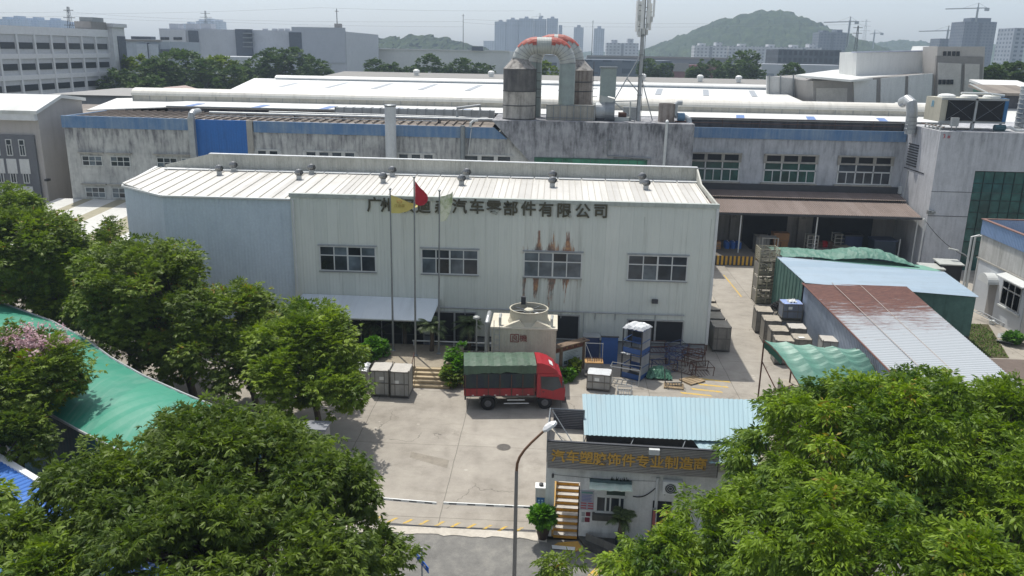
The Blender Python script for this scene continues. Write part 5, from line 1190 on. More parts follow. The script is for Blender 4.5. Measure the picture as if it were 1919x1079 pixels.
# ------------------------------------------------------------------ right hand sheds and tarpaulins
M['rust_roof'] = None
def rust_roof():
    b = NB('rusting_roof_sheet'); x, y, z = b.xyz(); st = b.noise(1.1, 6, .75, scale=(.07, 3.0, 1)); bl = b.noise(.35, 5, .7); fi = b.noise(5, 5, .7, scale=(.4, 2.2, 1))
    g = b.rng(y, -4.0, 9.0, -.4, .6)
    k = b.math('ADD', b.math('ADD', g, b.math('MULTIPLY', b.math('SUBTRACT', st, .5), 1.5)), b.math('MULTIPLY', b.math('SUBTRACT', bl, .5), .6)); k = b.math('ADD', k, b.math('MULTIPLY', b.math('SUBTRACT', fi, .5), .8))
    rc = b.ramp(fi, [(.3, C3('4c312b')), (.5, C3('613e35')), (.7, C3('7d5546'))])
    return b.done(b.mix(b.rng(k, .05, .35), C3('a5abaf'), rc), .65)
sh = thing('rusty_shed', 'long low sheet metal shed, roof rusting red at the far end', 'shed', (22, 50, 0))
A, B_, C_, D_ = V(18.85,36.5,3.98), V(19.25,62.4,4.02), V(26.6,61.1,4.0), V(24.3,36.0,3.98)
MB().sheet(A, B_, C_+V(0,.3,.25), D_+V(0,0,.25), .3, .035).build('roof', rust_roof(), sh)
b = MB(); b.sheet(V(18.95,36.6,.0),V(19.33,62.2,.0),V(19.33,62.2,3.95),V(18.95,36.6,3.92), .28, .03); b.build('wall', m_stain('ribbed_blue_wall', '98a3b2', '6f7986', .5, amt=.5), sh)
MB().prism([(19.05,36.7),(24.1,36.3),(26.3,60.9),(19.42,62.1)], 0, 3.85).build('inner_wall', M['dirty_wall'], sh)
b = MB(); b.tube([A+V(-.05,0,0), B_+V(-.05,0,0)], .05, 6); b.build('eave', m_plain('eave_rust', '6f4a40', .7), sh)
b = MB()
for q in (.28,.55): b.tube([A.lerp(D_,q)+V(0,0,.15), B_.lerp(C_,q)+V(0,0,.2)], .025, 4)
b.build('seam_line', m_plain('seam_pale', 'a59a92', .6), sh)
sh = thing('blue_roof_shed', 'pale blue roofed lean-to joined across the end of the rusty shed', 'shed', (25, 65, 0))
MB().sheet(V(19.35,62.2,4.1),V(19.1,70.0,4.25),V(31.6,66.5,4.2),V(31.1,59.7,4.1), .32, .035).build('roof', m_sheet('pale_blue_roof', 'a3b5c2', '95aab9', .5, .9, 1, '8b989e', .4), sh)
gm = m_stain('green_net', '52746a', '36524a', .8, amt=.7, blot=1.0)
b = MB(); b.sheet(V(19.3,62.5,0),V(19.05,69.8,0),V(19.05,69.8,4.2),V(19.3,62.5,4.05), .8, .06); tag(b.build('side_net', gm, sh), 'dark green netting hung on the alley side')
MB().extr([(26.7,61.2,1.0),(31.0,59.9,1.0),(31.0,59.9,4.0),(26.7,61.2,4.0)], (0,.1,0)).build('side_net', gm, sh)
MB().extr([(26.7,61.25,0),(31.0,59.95,0),(31.0,59.95,1.2),(26.7,61.25,1.2)], (0,.1,0)).build('mesh_fence', M['dark_steel'], sh)
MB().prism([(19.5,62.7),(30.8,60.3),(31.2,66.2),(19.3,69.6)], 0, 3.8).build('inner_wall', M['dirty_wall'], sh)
MB().slab([(22.0,69.25,4.3),(30.9,66.6,4.25),(31.4,66.7,4.27),(30.6,68.2,4.3),(22.4,70.6,4.35)], .04).build('green_strip', m_plain('pale_green_sheet', '6f9d8c', .5, .1), sh)
tarp_m = m_stain('green_tarpaulin', '5f8f7e', '7f9c8e', .5, amt=.5, vs=1, blot=.8)
def tarp_rear():
    t = thing('tarpaulin', 'rumpled green tarpaulin heaped behind the pale blue roof', 'tarpaulin', (25, 71, 0)); r = np.random.RandomState(8); q = r.uniform(-1,1,(61,13))
    def fn(u, v):
        x = 19.6+10.4*u-.4*v; crest = .75*max(0,math.sin(math.pi*min(1,u*1.9)))*.6 if u < .37 else 1.1*math.sin(math.pi*min(1,max(0,(u-.33)/.67)))
        y = 69.8+2.6*v+1.2*(v*v)-u*2.4
        return (x, y, 4.3+crest*math.sin(math.pi*(.15+.8*v))*.9+.09*math.sin(u*70+v*7+2*q[int(round(u*60)),0]*.5)*math.sin(math.pi*v)+.03*q[int(round(u*60)),int(round(v*12))])
    MB().grid(fn, 60, 12, .03).build('cloth', m_stain('darker_tarpaulin', '4a7767', '66877a', .6, amt=.5, vs=1, blot=.8), t)  # green made darker in the colour to offset the strong sun here
    b = MB()
    for x in (20.2,23.2,26.2,29.2): b.tube([(x,71.5-.23*(x-20),0),(x,71.5-.23*(x-20),4.3)], .05, 6)
    b.build('post', M['rust_steel'], t)
tarp_rear()
def canopy():
    t = thing('arched_canopy', 'green arched tarpaulin canopy with scalloped ribs on a rusty frame', 'canopy', (16, 48, 0))
    a, bb = P(1430,641,4.1), P(1604,657,4.1); c, d = P(1507,743,2.3), P(1655,730,2.3)
    def fn(u, v):
        p = a.lerp(bb, u).lerp(c.lerp(d, u), v); z = 4.1*(1-v**1.8)+2.3*v**1.8
        s = abs(math.sin(u*math.pi*4))
        return (p.x, p.y, z-.34*s*(.4+.6*v)+.16+.02*math.sin(v*40+u*9))
    MB().grid(fn, 64, 22, .03).build('cloth', tarp_m, t)
    MB().extr([fn(0,0), fn(0,.15), fn(0,.3), fn(0,.45), tuple(Vector(fn(0,.45))-V(0,0,.45)), tuple(Vector(fn(0,.3))-V(0,0,.5)), tuple(Vector(fn(0,.15))-V(0,0,.5)), tuple(Vector(fn(0,0))-V(0,0,.45))], (.03,0,0)).build('valance', m_plain('valance_green', '1f5345', .6), t)
    for u in (0,.33,.66,1.0):
        f0, f1 = Vector(fn(u,.02)), Vector(fn(u,.98)); MB().tube([(f0.x,f0.y,0),f0], .05, 6).build('post', M['rust_steel'], t); MB().tube([(f1.x,f1.y,0),f1-V(0,0,.05)], .05, 6).build('post', M['rust_steel'], t)
        b = MB(); b.tube([Vector(fn(u, k/12))-V(0,0,.06) for k in range(13)], .035, 6); b.build('rib', M['rust_steel'], t)
    f0, f1 = Vector(fn(0,.02)), Vector(fn(0,.75)); b = MB(); b.tube([(f0.x,f0.y,2.9),(f1.x,f1.y,.6)], .04, 5); b.tube([(f0.x,f0.y,.5),(f1.x,f1.y,2.6)], .04, 5); b.build('brace', M['rust_steel'], t)
canopy()
cage('dusty trolley standing in shade under the arched green canopy', 14.9, 47.6, 1.6, 1.3, 1.7, 0)
# right blue and white building
rbd = thing('side_building', 'small grey white building with ribbed blue parapet at the right edge', 'building', (42, 66, 0))
X0 = 36.6; yb, ya = 71.6, 46.0; zt = 7.65
MB().box(X0, 52, ya, yb, 0, 6.45).build('wall', m_stain('pale_plaster', 'bcbcb8', '8f8e88', amt=.6, vs=.15, topz=6.6, topamt=.6), rbd)
pw = m_stain('ribbed_blue', '8ba3c4', '71869f', .5, amt=.4, rib=2.0)
b = MB(); b.sheet(V(X0-.12,ya,6.4),V(X0-.12,yb,6.4),V(X0-.12,yb,zt),V(X0-.12,ya,zt), .22, .04); b.build('parapet', pw, rbd)
MB().box(X0, 52, yb-.1, yb+.02, 6.4, zt).build('parapet', pw, rbd)
MB().box(X0-.1, X0-.02, ya, yb, 6.46, zt-.02).build('parapet', pw, rbd)
MB().box(X0, 52, ya, yb-.12, 6.46, 6.6).build('roof', M['old_roof'], rbd)
b = MB(); b.box(X0-.22,X0+.08,ya,yb+.1,zt,zt+.07); b.box(X0+.08,52,yb-.14,yb+.1,zt,zt+.07); b.build('parapet_cap', m_plain('cap_brown', '7d5f56', .7), rbd)
MB().box(X0-.04, X0-.002, 63.5, 71.2, 0, 4.3).build('wall_panel', m_plain('white_wall_patch', 'bdc1c4', .6, .06), rbd)
MB().box(X0-.12, X0-.05, 62.8, 71.6, 4.3, 4.42).build('ledge', M['concrete'], rbd)
q = PX(1895,555,X0)
b = MB(); wy0, wy1, wz0, wz1 = q.y-1.4, q.y+1.35, q.z-.95, q.z+1.0
for yy in (wy0,wy0+.92,wy0+1.83,wy1): b.box(X0-.08,X0-.002,yy-.05,yy+.05,wz0,wz1)
for zz in (wz0,wz1-.6,wz1): b.box(X0-.085,X0-.003,wy0-.05,wy1+.05,zz-.05,zz+.05)
o = b.build('window', M['galv'], rbd); MB().box(X0-.04,X0-.001,wy0,wy1,wz0,wz1).build('pane', M['dark_glass'], o); MB().box(X0-.2,X0-.005,wy0-.3,wy1+.2,wz0-.22,wz0-.08).build('sill', M['white_frame'], o)
b = MB(); b.extr([(X0,q.y+2.9+.9*math.cos(R(a)),3.0+.75*math.sin(R(a))) for a in range(0,181,15)], (-.9,0,0)); b.build('door_hood', M['white_frame'], rbd)
MB().box(X0-.05,X0-.003,q.y+2.15,q.y+3.4,0,3.0).build('door', M['panel_grey'], rbd)
b = MB(); b.slab([(X0-.9,wy0-1.5,wz1+.5),(X0,wy0-1.5,wz1+.7),(X0,wy1-.2,wz1+.7),(X0-.9,wy1-.2,wz1+.5)], .08); b.build('window_hood', M['white_frame'], rbd)
for xx in (X0-.5, X0-.2): MB().tube([(xx,yb+.6,0),(xx,yb+.6,6.0),(xx+.5,yb+.3,6.2)], .09, 8).build('downpipe', M['white_frame'], rbd)
cd = thing('ac_cage', 'grey roofed cabinet with dark louvres beside the wing wall', 'cabinet', (35.8, 79, 0)); c = P(1770,488,2.6)
for k, (px, py, w_) in enumerate(((1778,490,2.2),(1745,498,2.0))):
    c = P(px, py, 2.9-.3*k)
    t = thing('equipment_hood', ('grey roofed dark louvred cabinet beside the wing wall','lower white topped cabinet left of the louvred one')[k], 'cabinet', (c.x, c.y, 0)); MB().box(c.x-w_/2+.1,c.x+w_/2-.1,c.y-.6,c.y+.6,0,2.75-.3*k).build('body', M['dark_opening'] if k == 0 else M['galv'], t); MB().slab([(c.x-w_/2,c.y-.8,2.85-.3*k),(c.x+w_/2,c.y-.8,2.8-.3*k),(c.x+w_/2,c.y+.8,2.95-.3*k),(c.x-w_/2,c.y+.8,3.0-.3*k)], .1).build('roof', M['duct_white'], t)
bpy.data.objects.remove(cd)
# lamp by the right building
def street_lamp(label, x, y, h, reach, rz, poleM, headM, r=.07, hs=.62):
    t = thing('street_lamp', label, 'street lamp', (x, y, 0), None, rz); L = dict(parent=t, local=True)
    b = MB(); b.lathe((0,0,0), [(.16,0),(.16,.05),(.1,.08)], 12); b.build('base', poleM, **L)
    hc = h-1.55; pts = [(0,0,0),(0,0,hc)]
    for i in range(1, 9): a = R(10*i); pts.append((reach*.62*(1-math.cos(a)), 0, hc+1.25*math.sin(a)*(1-.0*i)))
    pts.append((reach*.9, 0, h-.12)); b = MB(); b.tube(pts, [r]*2+[r*.75]*(len(pts)-2), 10); b.build('pole', poleM, **L)
    b = MB(); x0 = reach*.86
    b.extr([(x0,-.08,h-.12),(x0+hs*.3,-.17,h-.08),(x0+hs*.9,-.15,h+.02),(x0+hs,0,h+.03),(x0+hs*.9,.15,h+.02),(x0+hs*.3,.17,h-.08),(x0,.08,h-.12)], (-.015,0,.1)); hd = b.build('lamp_head', headM, **L)
    return t
c = P(1812,560); street_lamp('thin grey street lamp between the wing and the blue parapet building', 38.2, 76, 3.9, 1.2, R(165), M['galv'], M['duct_white'], .05, .9)
# grass patch, ladder, clutter
gs = np.random.RandomState(5); b = MB()
g0, g1, g2, g3 = P(1830,600), P(1882,640), P(1832,645), P(1832,640)
for i in range(2600):
    x, y = gs.uniform(31.2, 34.9), gs.uniform(58.4, 66.0)
    if x > 33.2+(y-58.4)*.3: continue
    a = gs.uniform(0, 6.28); h = gs.uniform(.06,.2); w = .05; dx, dy = math.cos(a)*w, math.sin(a)*w; lx, ly = gs.uniform(-.12,.12,2)
    b._add([(x-dx,y-dy,0),(x+dx,y+dy,0),(x+lx,y+ly,h)], [(0,1,2)])
M['grass'] = m_plain('grass', '6a8c30', .8, .3, 4)
tag(b.build('grass', M['grass']), 'patch of rough green grass beside the right building', 'grass', kind='stuff')
tag(MB().prism([(31.1,58.2),(33.2,58.2),(35.6,66.2),(31.1,66.2)], 0, .03).build('lawn_soil', m_plain('soil', '4d4a2c', .95, .3)), kind='structure')
ld = thing('ladder', 'long aluminium ladder lying against the white wall by the grass', 'ladder', (34.5, 66, 0)); L0, L1 = P(1830,582,.6), P(1878,607,.3); dv = (L1-L0).normalized(); nv = Vector((-dv.y,dv.x,0)).normalized()*.3
b = MB(); b.tube([L0-nv,L1-nv], .04, 5); b.tube([L0+nv,L1+nv], .04, 5); ln = (L1-L0).length; k = .2
while k < ln: b.tube([L0+dv*k-nv, L0+dv*k+nv], .03, 5); k += .32
b.build('frame', M['galv'], ld)
for lab, px, py, s, c in (('small white bag dropped on the grass',1858,607,.25,'white_paint'),('yellow bucket by the right building wall',1907,620,.3,'yellow')):
    c0 = P(px, py); t = thing('bucket' if c == 'yellow' else 'plastic_bag', lab, 'bucket' if c == 'yellow' else 'bag', c0); MB().lathe((0,0,0), [(s*.8,0),(s,s*1.2),(s*.9,s*1.25)], 10).build('body', M[c], t, local=True)
t = thing('scrap_sheets', 'heap of bent grey sheets beside the grass patch', 'scrap', P(1893,640)); c0 = P(1893,640)
for i in range(5): MB().obox((c0.x+gs.uniform(-.8,.8), c0.y+gs.uniform(-.6,.6), .15+.1*i), 1.2, .6, .03, gs.uniform(0,3), gs.uniform(-.3,.3)).build('sheet', M['galv'], t)
tag(MB().prism([(31.2,50.0),(36.5,50.0),(36.5,58.0),(31.2,58.0)], 0, .012).build('path', m_plain('brown_path', '6a5f58', .9, .2)), kind='structure')
wire = thing('overhead_cable', 'black cable sagging from the bay post to the right lamp', 'cable', (36,80,5)); b = MB(); p0, p1 = V(37.3,84.0,5.0), V(38.3,76.2,3.2); b.tube([p0.lerp(p1,i/8)+V(0,0,-.5*4*(i/8)*(1-i/8)) for i in range(9)], .03, 5); b.build('cable', M['black_rubber'], wire)
# ------------------------------------------------------------------ front of the shed: cooling tower, board, rack, steps, flags
ct = thing('cooling_tower', 'cream square cooling tower with a big round fan ring', 'cooling tower', (-1.6, 50.6, 0))
ctm = m_stain('cream_panel', 'bdb8a6', '8f8b7c', .6, amt=.45, rib=1.9)
MB().box(-3.62,.46,49.4,52.2,.35,3.95).build('casing', ctm, ct); MB().box(-3.68,.52,49.34,52.26,3.95,4.06).build('deck', m_plain('cream_deck', 'd2ccba', .6, .1), ct); MB().box(-3.55,.4,49.5,52.1,0,.35).build('basin', M['concrete'], ct)
cx, cy = -1.33, 50.75
b = MB(); b.lathe((cx,cy,4.06), [(1.34,0),(1.22,.28),(1.2,.8),(1.25,.84),(1.25,.88),(1.16,.88),(1.15,.04)], 36); b.build('fan_ring', m_plain('cream_ring', 'b5b09e', .6, .1), ct)
b = MB(); b.extr([(cx-1.5,cy-1.33,4.065),(cx-.55,cy-1.33,4.5),(cx-.2,cy-1.33,4.065)], (0,.35,0)); b.extr([(cx+1.5,cy-1.33,4.065),(cx+.2,cy-1.33,4.065),(cx+.55,cy-1.33,4.5)], (0,.35,0)); b.build('gusset', m_plain('cream_gusset', 'cfc9b6', .6, .08), ct)
for i in range(4):
    a = R(20+90*i); MB().extr([(cx+.1*math.cos(a)-.14*math.sin(a),cy+.1*math.sin(a)+.14*math.cos(a),4.5),(cx+1.08*math.cos(a)-.16*math.sin(a),cy+1.08*math.sin(a)+.16*math.cos(a),4.55),(cx+1.08*math.cos(a)+.16*math.sin(a),cy+1.08*math.sin(a)-.16*math.cos(a),4.46),(cx+.1*math.cos(a)+.14*math.sin(a),cy+.1*math.sin(a)-.14*math.cos(a),4.42)], (0,0,.02)).build('fan_blade', M['dark_steel'], ct)
MB().lathe((cx,cy,4.12), [(1.14,0),(1.14,.02)], 30).build('fan_shade_disc', M['dark_opening'], ct)  # dark disc stands in for the shade down inside the fan ring
b = MB()
for a in (10,55,100,145): b.tube([(cx+1.15*math.cos(R(a)),cy+1.15*math.sin(R(a)),4.78),(cx-1.15*math.cos(R(a)),cy-1.15*math.sin(R(a)),4.78)], .03, 5)
b.build('fan_guard', M['steel'], ct)
MB().lathe((cx,cy,4.7), [(.3,0),(.3,.14),(.22,.2),(.03,.22)], 20).build('hub', m_plain('cream_hub', 'cfcab5', .5), ct); MB().lathe((cx+.55,cy-.75,4.72), [(.16,0),(.16,.12),(.05,.16)], 14).build('pulley', M['white_paint'], ct)
MB().box(cx-.55,cx-.25,cy+1.0,cy+1.3,4.85,5.35).build('motor', M['dark_steel'], ct)
for x in (-3.1,.15): MB().tube([(x,49.75,4.06),(x,49.75,4.55),(x+.02,50.0,4.7)], .09, 10).build('pipe', M['duct_white'], ct)
MB().tube([(-3.95,50.2,1.2),(-3.95,50.2,4.1),(-3.9,50.6,4.3),(-3.9,51.5,4.3)], .15, 12).build('pipe', M['galv'], ct)
b = MB()
for x in (-3.45,-3.1): b.tube([(x,49.3,.2),(x,49.3,4.5)], .022, 5)
z = .5
while z < 4: b.tube([(-3.45,49.3,z),(-3.1,49.3,z)], .018, 5); z += .34
b.build('ladder', M['galv'], ct)
rm = m_plain('logo_red', '7e2a26', .6); text_mesh('良', 'logo_letter', rm, ct, (-2.15,49.38,3.33), .42, depth=.01); text_mesh('機', 'logo_letter', rm, ct, (-1.6,49.38,3.33), .5, depth=.01)
b = MB()
for z in (3.1,3.6): b.box(-2.4,-1.9,49.37,49.395,z-.02,z+.02)
for x in (-2.4,-1.9): b.box(x-.02,x+.02,49.37,49.395,3.1,3.6)
b.build('logo_frame', rm, ct)
# notice board
nbp0, nbp1 = V(-.75,50.55,0), V(2.36,53.2,0); dv = (nbp1-nbp0); ln = dv.length; ang = math.atan2(dv.y, dv.x)
nb = thing('notice_board', 'long wooden framed notice board set at an angle behind the truck', 'notice board', (nbp0+nbp1)/2, None, ang); L = dict(parent=nb, local=True)
wd = m_stain('weathered_wood', '7d6a58', '4d4238', .8, amt=.6, vs=1, blot=1.5)
for x in (-ln/2, 0, ln/2): MB().box(x-.09,x+.09,-.09,.09,0,2.1).build('post', wd, **L)
b = MB(); b.slab([(-ln/2-.25,-.32,2.1),(ln/2+.25,-.32,2.1),(ln/2+.25,.32,2.1),(-ln/2-.25,.32,2.1)], .08); b.build('roof', wd, **L)
hb = MB().box(-ln/2+.09,ln/2-.09,-.05,.05,1.68,2.0).build('header', m_plain('header_brown', '6a4038', .7), **L)
for k, ch in enumerate('企业文化宣传栏'):
    cu = text_mesh(ch, 'header_letter', m_plain('letter_gold', 'a28a5c', .6), nb, nb.location+V(0,0,0), .24, depth=.008); cu.parent = hb; cu.location = (-1.5+k*.5, -.06, 1.84)
for x0, x1 in ((-ln/2+.12,-.12),(.12,ln/2-.12)):
    p = MB().box(x0,x1,-.045,.03,.55,1.62).build('panel', m_plain('board_panel', 'a9b4b5', .5, .08), **L); rr = random.Random(int(x0*10))
    for k in range(4): xx = x0+.15+k*(x1-x0-.3)/4; MB().box(xx,xx+.3,-.052,-.046,.68,.92).build('poster', m_plain('poster', ('4d5c66','6a6f70','58636b','80786a')[k], .6, .3), p, local=True)
    for k in range(5): zz = 1.05+k*.1; MB().box(x0+.2,x1-.3-rr.random()*.4,-.051,-.046,zz,zz+.035).build('text_line', m_plain('text_grey', '7f898a', .7), p, local=True)
    b = MB(); b.box(x0-.05,x1+.05,-.06,.05,.48,.55); b.box(x0-.05,x1+.05,-.06,.05,1.62,1.68); b.box(x0-.05,x0+.03,-.06,.05,.55,1.62); b.box(x1-.03,x1+.05,-.06,.05,.55,1.62); b.build('frame', wd, **L)
# blue racks
def blue_rack(label, x, y, z, w, d, h, rz, ):
    t = thing('cage_rack', label, 'cage rack', (x, y, z), None, rz); L = dict(parent=t, local=True); bl = m_plain('rack_blue', '2f5288', .5, .15); gp = m_stain('rack_grey_panel', '8d9196', '6d7075', .7, amt=.4)
    for sx in (-1,1):
        for sy in (-1,1): MB().box(sx*w/2-.035,sx*w/2+.035,sy*d/2-.035,sy*d/2+.035,0,h).build('post', M['dark_steel'], **L)
    MB().box(w/2-.01,w/2+.012,-d/2+.04,d/2-.04,.35,h*.98).build('panel', gp, **L); MB().box(w/2-.012,w/2+.014,-d/2+.04,d/2-.04,.04,.33).build('skirt', bl, **L); MB().box(-w/2+.04,w/2-.04,-d/2-.012,-d/2+.012,.04,.4).build('skirt', bl, **L)
    b = MB(); b.box(-w/2+.04,w/2-.04,d/2-.02,d/2,.3,.75); b.build('skirt', bl, **L)
    for zz in (h*.5, h*.97):
        b = MB(); b.box(-w/2,w/2,-d/2-.02,-d/2+.02,zz-.025,zz+.025); b.box(w/2-.02,w/2+.03,-d/2,d/2,zz-.025,zz+.025); b.box(-w/2-.02,-w/2+.02,-d/2,d/2,zz-.025,zz+.025); b.build('rail', bl, **L)
    b = MB(); b.box(-w/2,w/2,-d/2,d/2,.02,.05); b.build('floor', M['dark_steel'], **L)
    return t
rx, ry, rz_ = 5.78, 52.1, R(-32)
blue_rack('lower blue skirted cage rack of two stacked before the shed', rx, ry, 0, 1.35, 1.3, 1.75, rz_); blue_rack('upper blue skirted cage rack under a white plastic sheet', rx, ry, 1.76, 1.35, 1.3, 1.72, rz_)
t = thing('plastic_cover', 'white plastic sheet draped over the upper blue cage rack', 'cover', (rx, ry, 3.55), None, rz_); r = np.random.RandomState(2); q = r.uniform(-1,1,(13,13))
MB().grid(lambda u, v: (-.74+1.48*u, -.72+1.44*v, .05+.05*q[int(round(u*12)),int(round(v*12))]+.05*math.sin(math.pi*u)*math.sin(math.pi*v)+.1*u*(1-v)-(.16 if (u in (0,1) or v in (0,1)) else 0)), 12, 12, .02).build('sheet', M['plastic'], t, local=True)
t = thing('plastic_cover', 'crumpled clear plastic hanging out between the two blue cage racks', 'cover', (rx-.5, ry-.5, 1.78), None, rz_); MB().grid(lambda u, v: (-.45+.6*u, -.4+.7*v, .02+.12*q[int(round(u*8)),int(round(v*8))]*.6+.1-.25*v), 8, 8, .015).build('sheet', M['plastic'], t, local=True)
t = thing('blue_board', 'tall bright blue board standing left of the cage racks', 'board', (4.0, 54.3, 0)); MB().box(3.6,4.75,54.2,54.28,0,1.95).build('board', M['blue'], t); MB().box(3.55,4.8,54.15,54.33,1.95,2.0).build('edge', M['dark_steel'], t)
t = thing('blue_board', 'dark blue boxy cover standing behind the wooden tray frame', 'board', (2.9, 54.8, 0)); MB().box(2.4,3.5,54.6,55.4,0,1.75).build('board', m_plain('dusk_blue', '31436b', .6), t); MB().box(2.35,3.55,54.55,55.45,1.75,1.8).build('edge', M['galv'], t)
t = thing('tray_trolley', 'tall thin framed trolley with a wooden tray between notice board and racks', 'trolley', (3.0, 52.0, 0)); L = dict(parent=t)
for x in (2.45,3.6):
    for y in (51.6,52.4): MB().tube([(x,y,0),(x,y,2.15 if y > 52 else 1.05)], .03, 5).build('post', M['galv'], t)
MB().box(2.42,3.63,51.55,52.45,1.0,1.06).build('tray', m_plain('tray_wood', 'b08a58', .8, .2), t)
b = MB()
for i in range(7): b.tube([(2.6+i*.15,51.7+.09*(i % 3),1.07),(2.62+i*.15,52.2,1.22)], .02, 4)
b.build('rods', M['rust_steel'], t); MB().box(2.42,3.63,51.55,52.45,.12,.18).build('shelf', M['cage_frame'], t)
b = MB(); b.tube([(2.45,52.4,2.12),(3.6,52.4,2.12)], .025, 5); b.tube([(2.45,52.4,2.1),(2.95,51.7,1.1)], .02, 5); b.build('rail', M['galv'], t)
# heap of steel frames, each frame by itself
fr = random.Random(12)
def steel_frame(label, x, y, z, w, d, h, rz, tilt, mat):
    t = thing('tube_rack', label, 'rack', (x, y, z), 'steel tube racks around the yard clutter', rz); t.rotation_euler = (tilt, fr.uniform(-.15,.15), rz); b = MB()
    for zz in (.03, h): b.tube([(-w/2,-d/2,zz),(w/2,-d/2,zz),(w/2,d/2,zz),(-w/2,d/2,zz),(-w/2,-d/2,zz)], .028, 5)
    for sx in (-1,1):
        for sy in (-1,1): b.tube([(sx*w/2,sy*d/2,0),(sx*w/2,sy*d/2,h)], .028, 5)
    b.build('frame', mat, t, local=True); c = MB()
    for i in range(6): xx = -w/2+w*(i+.5)/6; c.tube([(xx,-d/2,.05),(xx,d/2,.05)], .02, 4)
    c.build('bars', mat, t, local=True); return t
hp = [(7.6,54.9,0,1.5,.9,.9,.1,0),(7.5,54.7,.95,1.4,.9,.5,.25,.1),(8.9,54.9,0,1.5,1.0,1.0,-.1,0),(8.8,54.7,1.02,1.3,.8,.45,.5,.2),(10.1,54.6,0,1.4,.9,1.0,.05,0),(10.2,54.5,1.0,1.2,.7,.4,-.3,.15),(7.9,53.4,0,1.4,1.0,.7,.5,.1),(9.2,53.3,0,1.3,1.0,.8,-.4,-.12),(10.3,53.0,0,1.3,1.0,.7,.25,.1),(8.6,53.9,.8,1.3,.8,.4,.9,.25),(9.8,53.8,.9,1.2,.8,.4,-.6,-.2)]
fl_ = ('at the rear left of the heap','tilted on top at the rear left of the heap','at the rear middle of the heap','lying crooked on the rear middle frame','at the rear right of the heap','perched on the rear right of the heap','leaning at the front left of the heap','leaning at the front middle of the heap','at the front right corner of the heap','slanting across the middle of the heap','slanting across the right of the heap')
for k, h_ in enumerate(hp): steel_frame('rusty steel tube rack '+fl_[k], *h_, M['rust_steel'] if k % 3 else m_plain('frame_blue', '39476d', .5, .2))
steel_frame('empty pale steel tube rack in front of the lower blue rack', 5.0, 50.9, 0, 1.9, .8, 1.15, R(-12), 0, M['galv'])
steel_frame('thin dark tube rack standing on a wood pallet near the green sheet', 8.15, 50.6, .12, 1.05, .5, 1.2, R(-8), 0, M['dark_steel'])
def pallet(label, c, w, d, rz, mat):
    t = thing('wood_pallet', label, 'pallet', c, None, rz)
    for i in range(5): MB().box(-w/2,w/2,-d/2+d*i/5,-d/2+d*i/5+d*.15,.09,.115).build('slat', mat, t, local=True)
    for x in (-w/2,-.05,w/2-.1): MB().box(x,x+.1,-d/2,d/2,0,.09).build('bearer', mat, t, local=True)
wdp = m_plain('pallet_wood', 'a08b6c', .85, .2)
pallet('pale wood pallet on the ground near the heaped frames', V(8.15,50.5,0), 1.25,.9,R(-8),wdp); pallet('slatted wood pallet tipped in front of the heaped frames', V(9.5,51.6,0), 1.3,1.1,R(35),wdp)
steel_frame('low pale rack of bars lying at the front of the yard clutter', 4.9, 49.3, 0, .9, .8, .25, R(-5), 0, M['galv'])
t = thing('green_sheet', 'crumpled green plastic sheet thrown over frames', 'sheet', (7.3,52.2,0)); q = np.random.RandomState(4).uniform(-1,1,(15,15))
MB().grid(lambda u, v: (6.5+1.7*u, 51.5+1.5*v, .12+.6*math.sin(math.pi*u)*math.sin(math.pi*v)+.12*q[int(round(u*14)),int(round(v*14))]), 14, 14, .015).build('cloth', m_plain('green_plastic', '4f7d66', .4, .2), t)
# steps and planter, railing
M['step_stone'] = m_stain('step_stone', 'b3a284', '83765f', .85, amt=.5)
sp = thing('stone_steps', 'short flight of pale stone steps below the flagpoles', 'steps', (-7.4, 50, 0))
for k in range(5): MB().box(-8.6,-6.2,48.75+k*.33,50.6,k*.16+.0015*k,(k+1)*.16).build('step', M['step_stone'], sp)
MB().box(-11.4,-5.9,50.4,54.6,0,.81).build('landing', m_stain('terrace', '9b917f', '6d6558', amt=.5), sp)
b = MB(); b.tube([(-8.7,48.8,0),(-8.7,48.8,1.0),(-8.7,50.4,1.75),(-8.7,50.4,.8)], .03, 6); b.build('handrail', M['rust_steel'], sp)
yr = thing('yellow_railing', 'low yellow striped railing between the steps and the truck', 'railing', (-5.3, 49.2, 0))
for x in (-6.1,-5.3,-4.5): MB().box(x-.05,x+.05,49.15,49.25,0,.75).build('post', M['yellow'], yr)
for z in (.2,.65): MB().box(-6.1,-4.3,49.17,49.23,z,z+.1).build('rail', M['yellow'], yr)
pk = thing('planting_bed', 'dark raised planting bed along the shed front', 'planter', (-9, 55, 0)); b = MB(); b.box(-18,-3.7,54.7,55.9,0,.35); b.build('soil', m_plain('soil_dark', '2b2820', .95, .3), pk); MB().box(-18,-3.7,54.58,54.7,0,.45).build('kerb', M['concrete'], pk)
wl = thing('bed_railing', 'white horizontal rail glinting behind the palms', 'railing', (-6, 54.6, 0)); b = MB(); b.tube([(-9.5,54.4,1.15),(-3.8,54.4,1.15)], .05, 6); b.build('rail', M['white_paint'], wl)
for x in (-9.4,-6.6,-3.9): MB().tube([(x,54.4,0),(x,54.4,1.15)], .04, 6).build('post', M['white_frame'], wl)
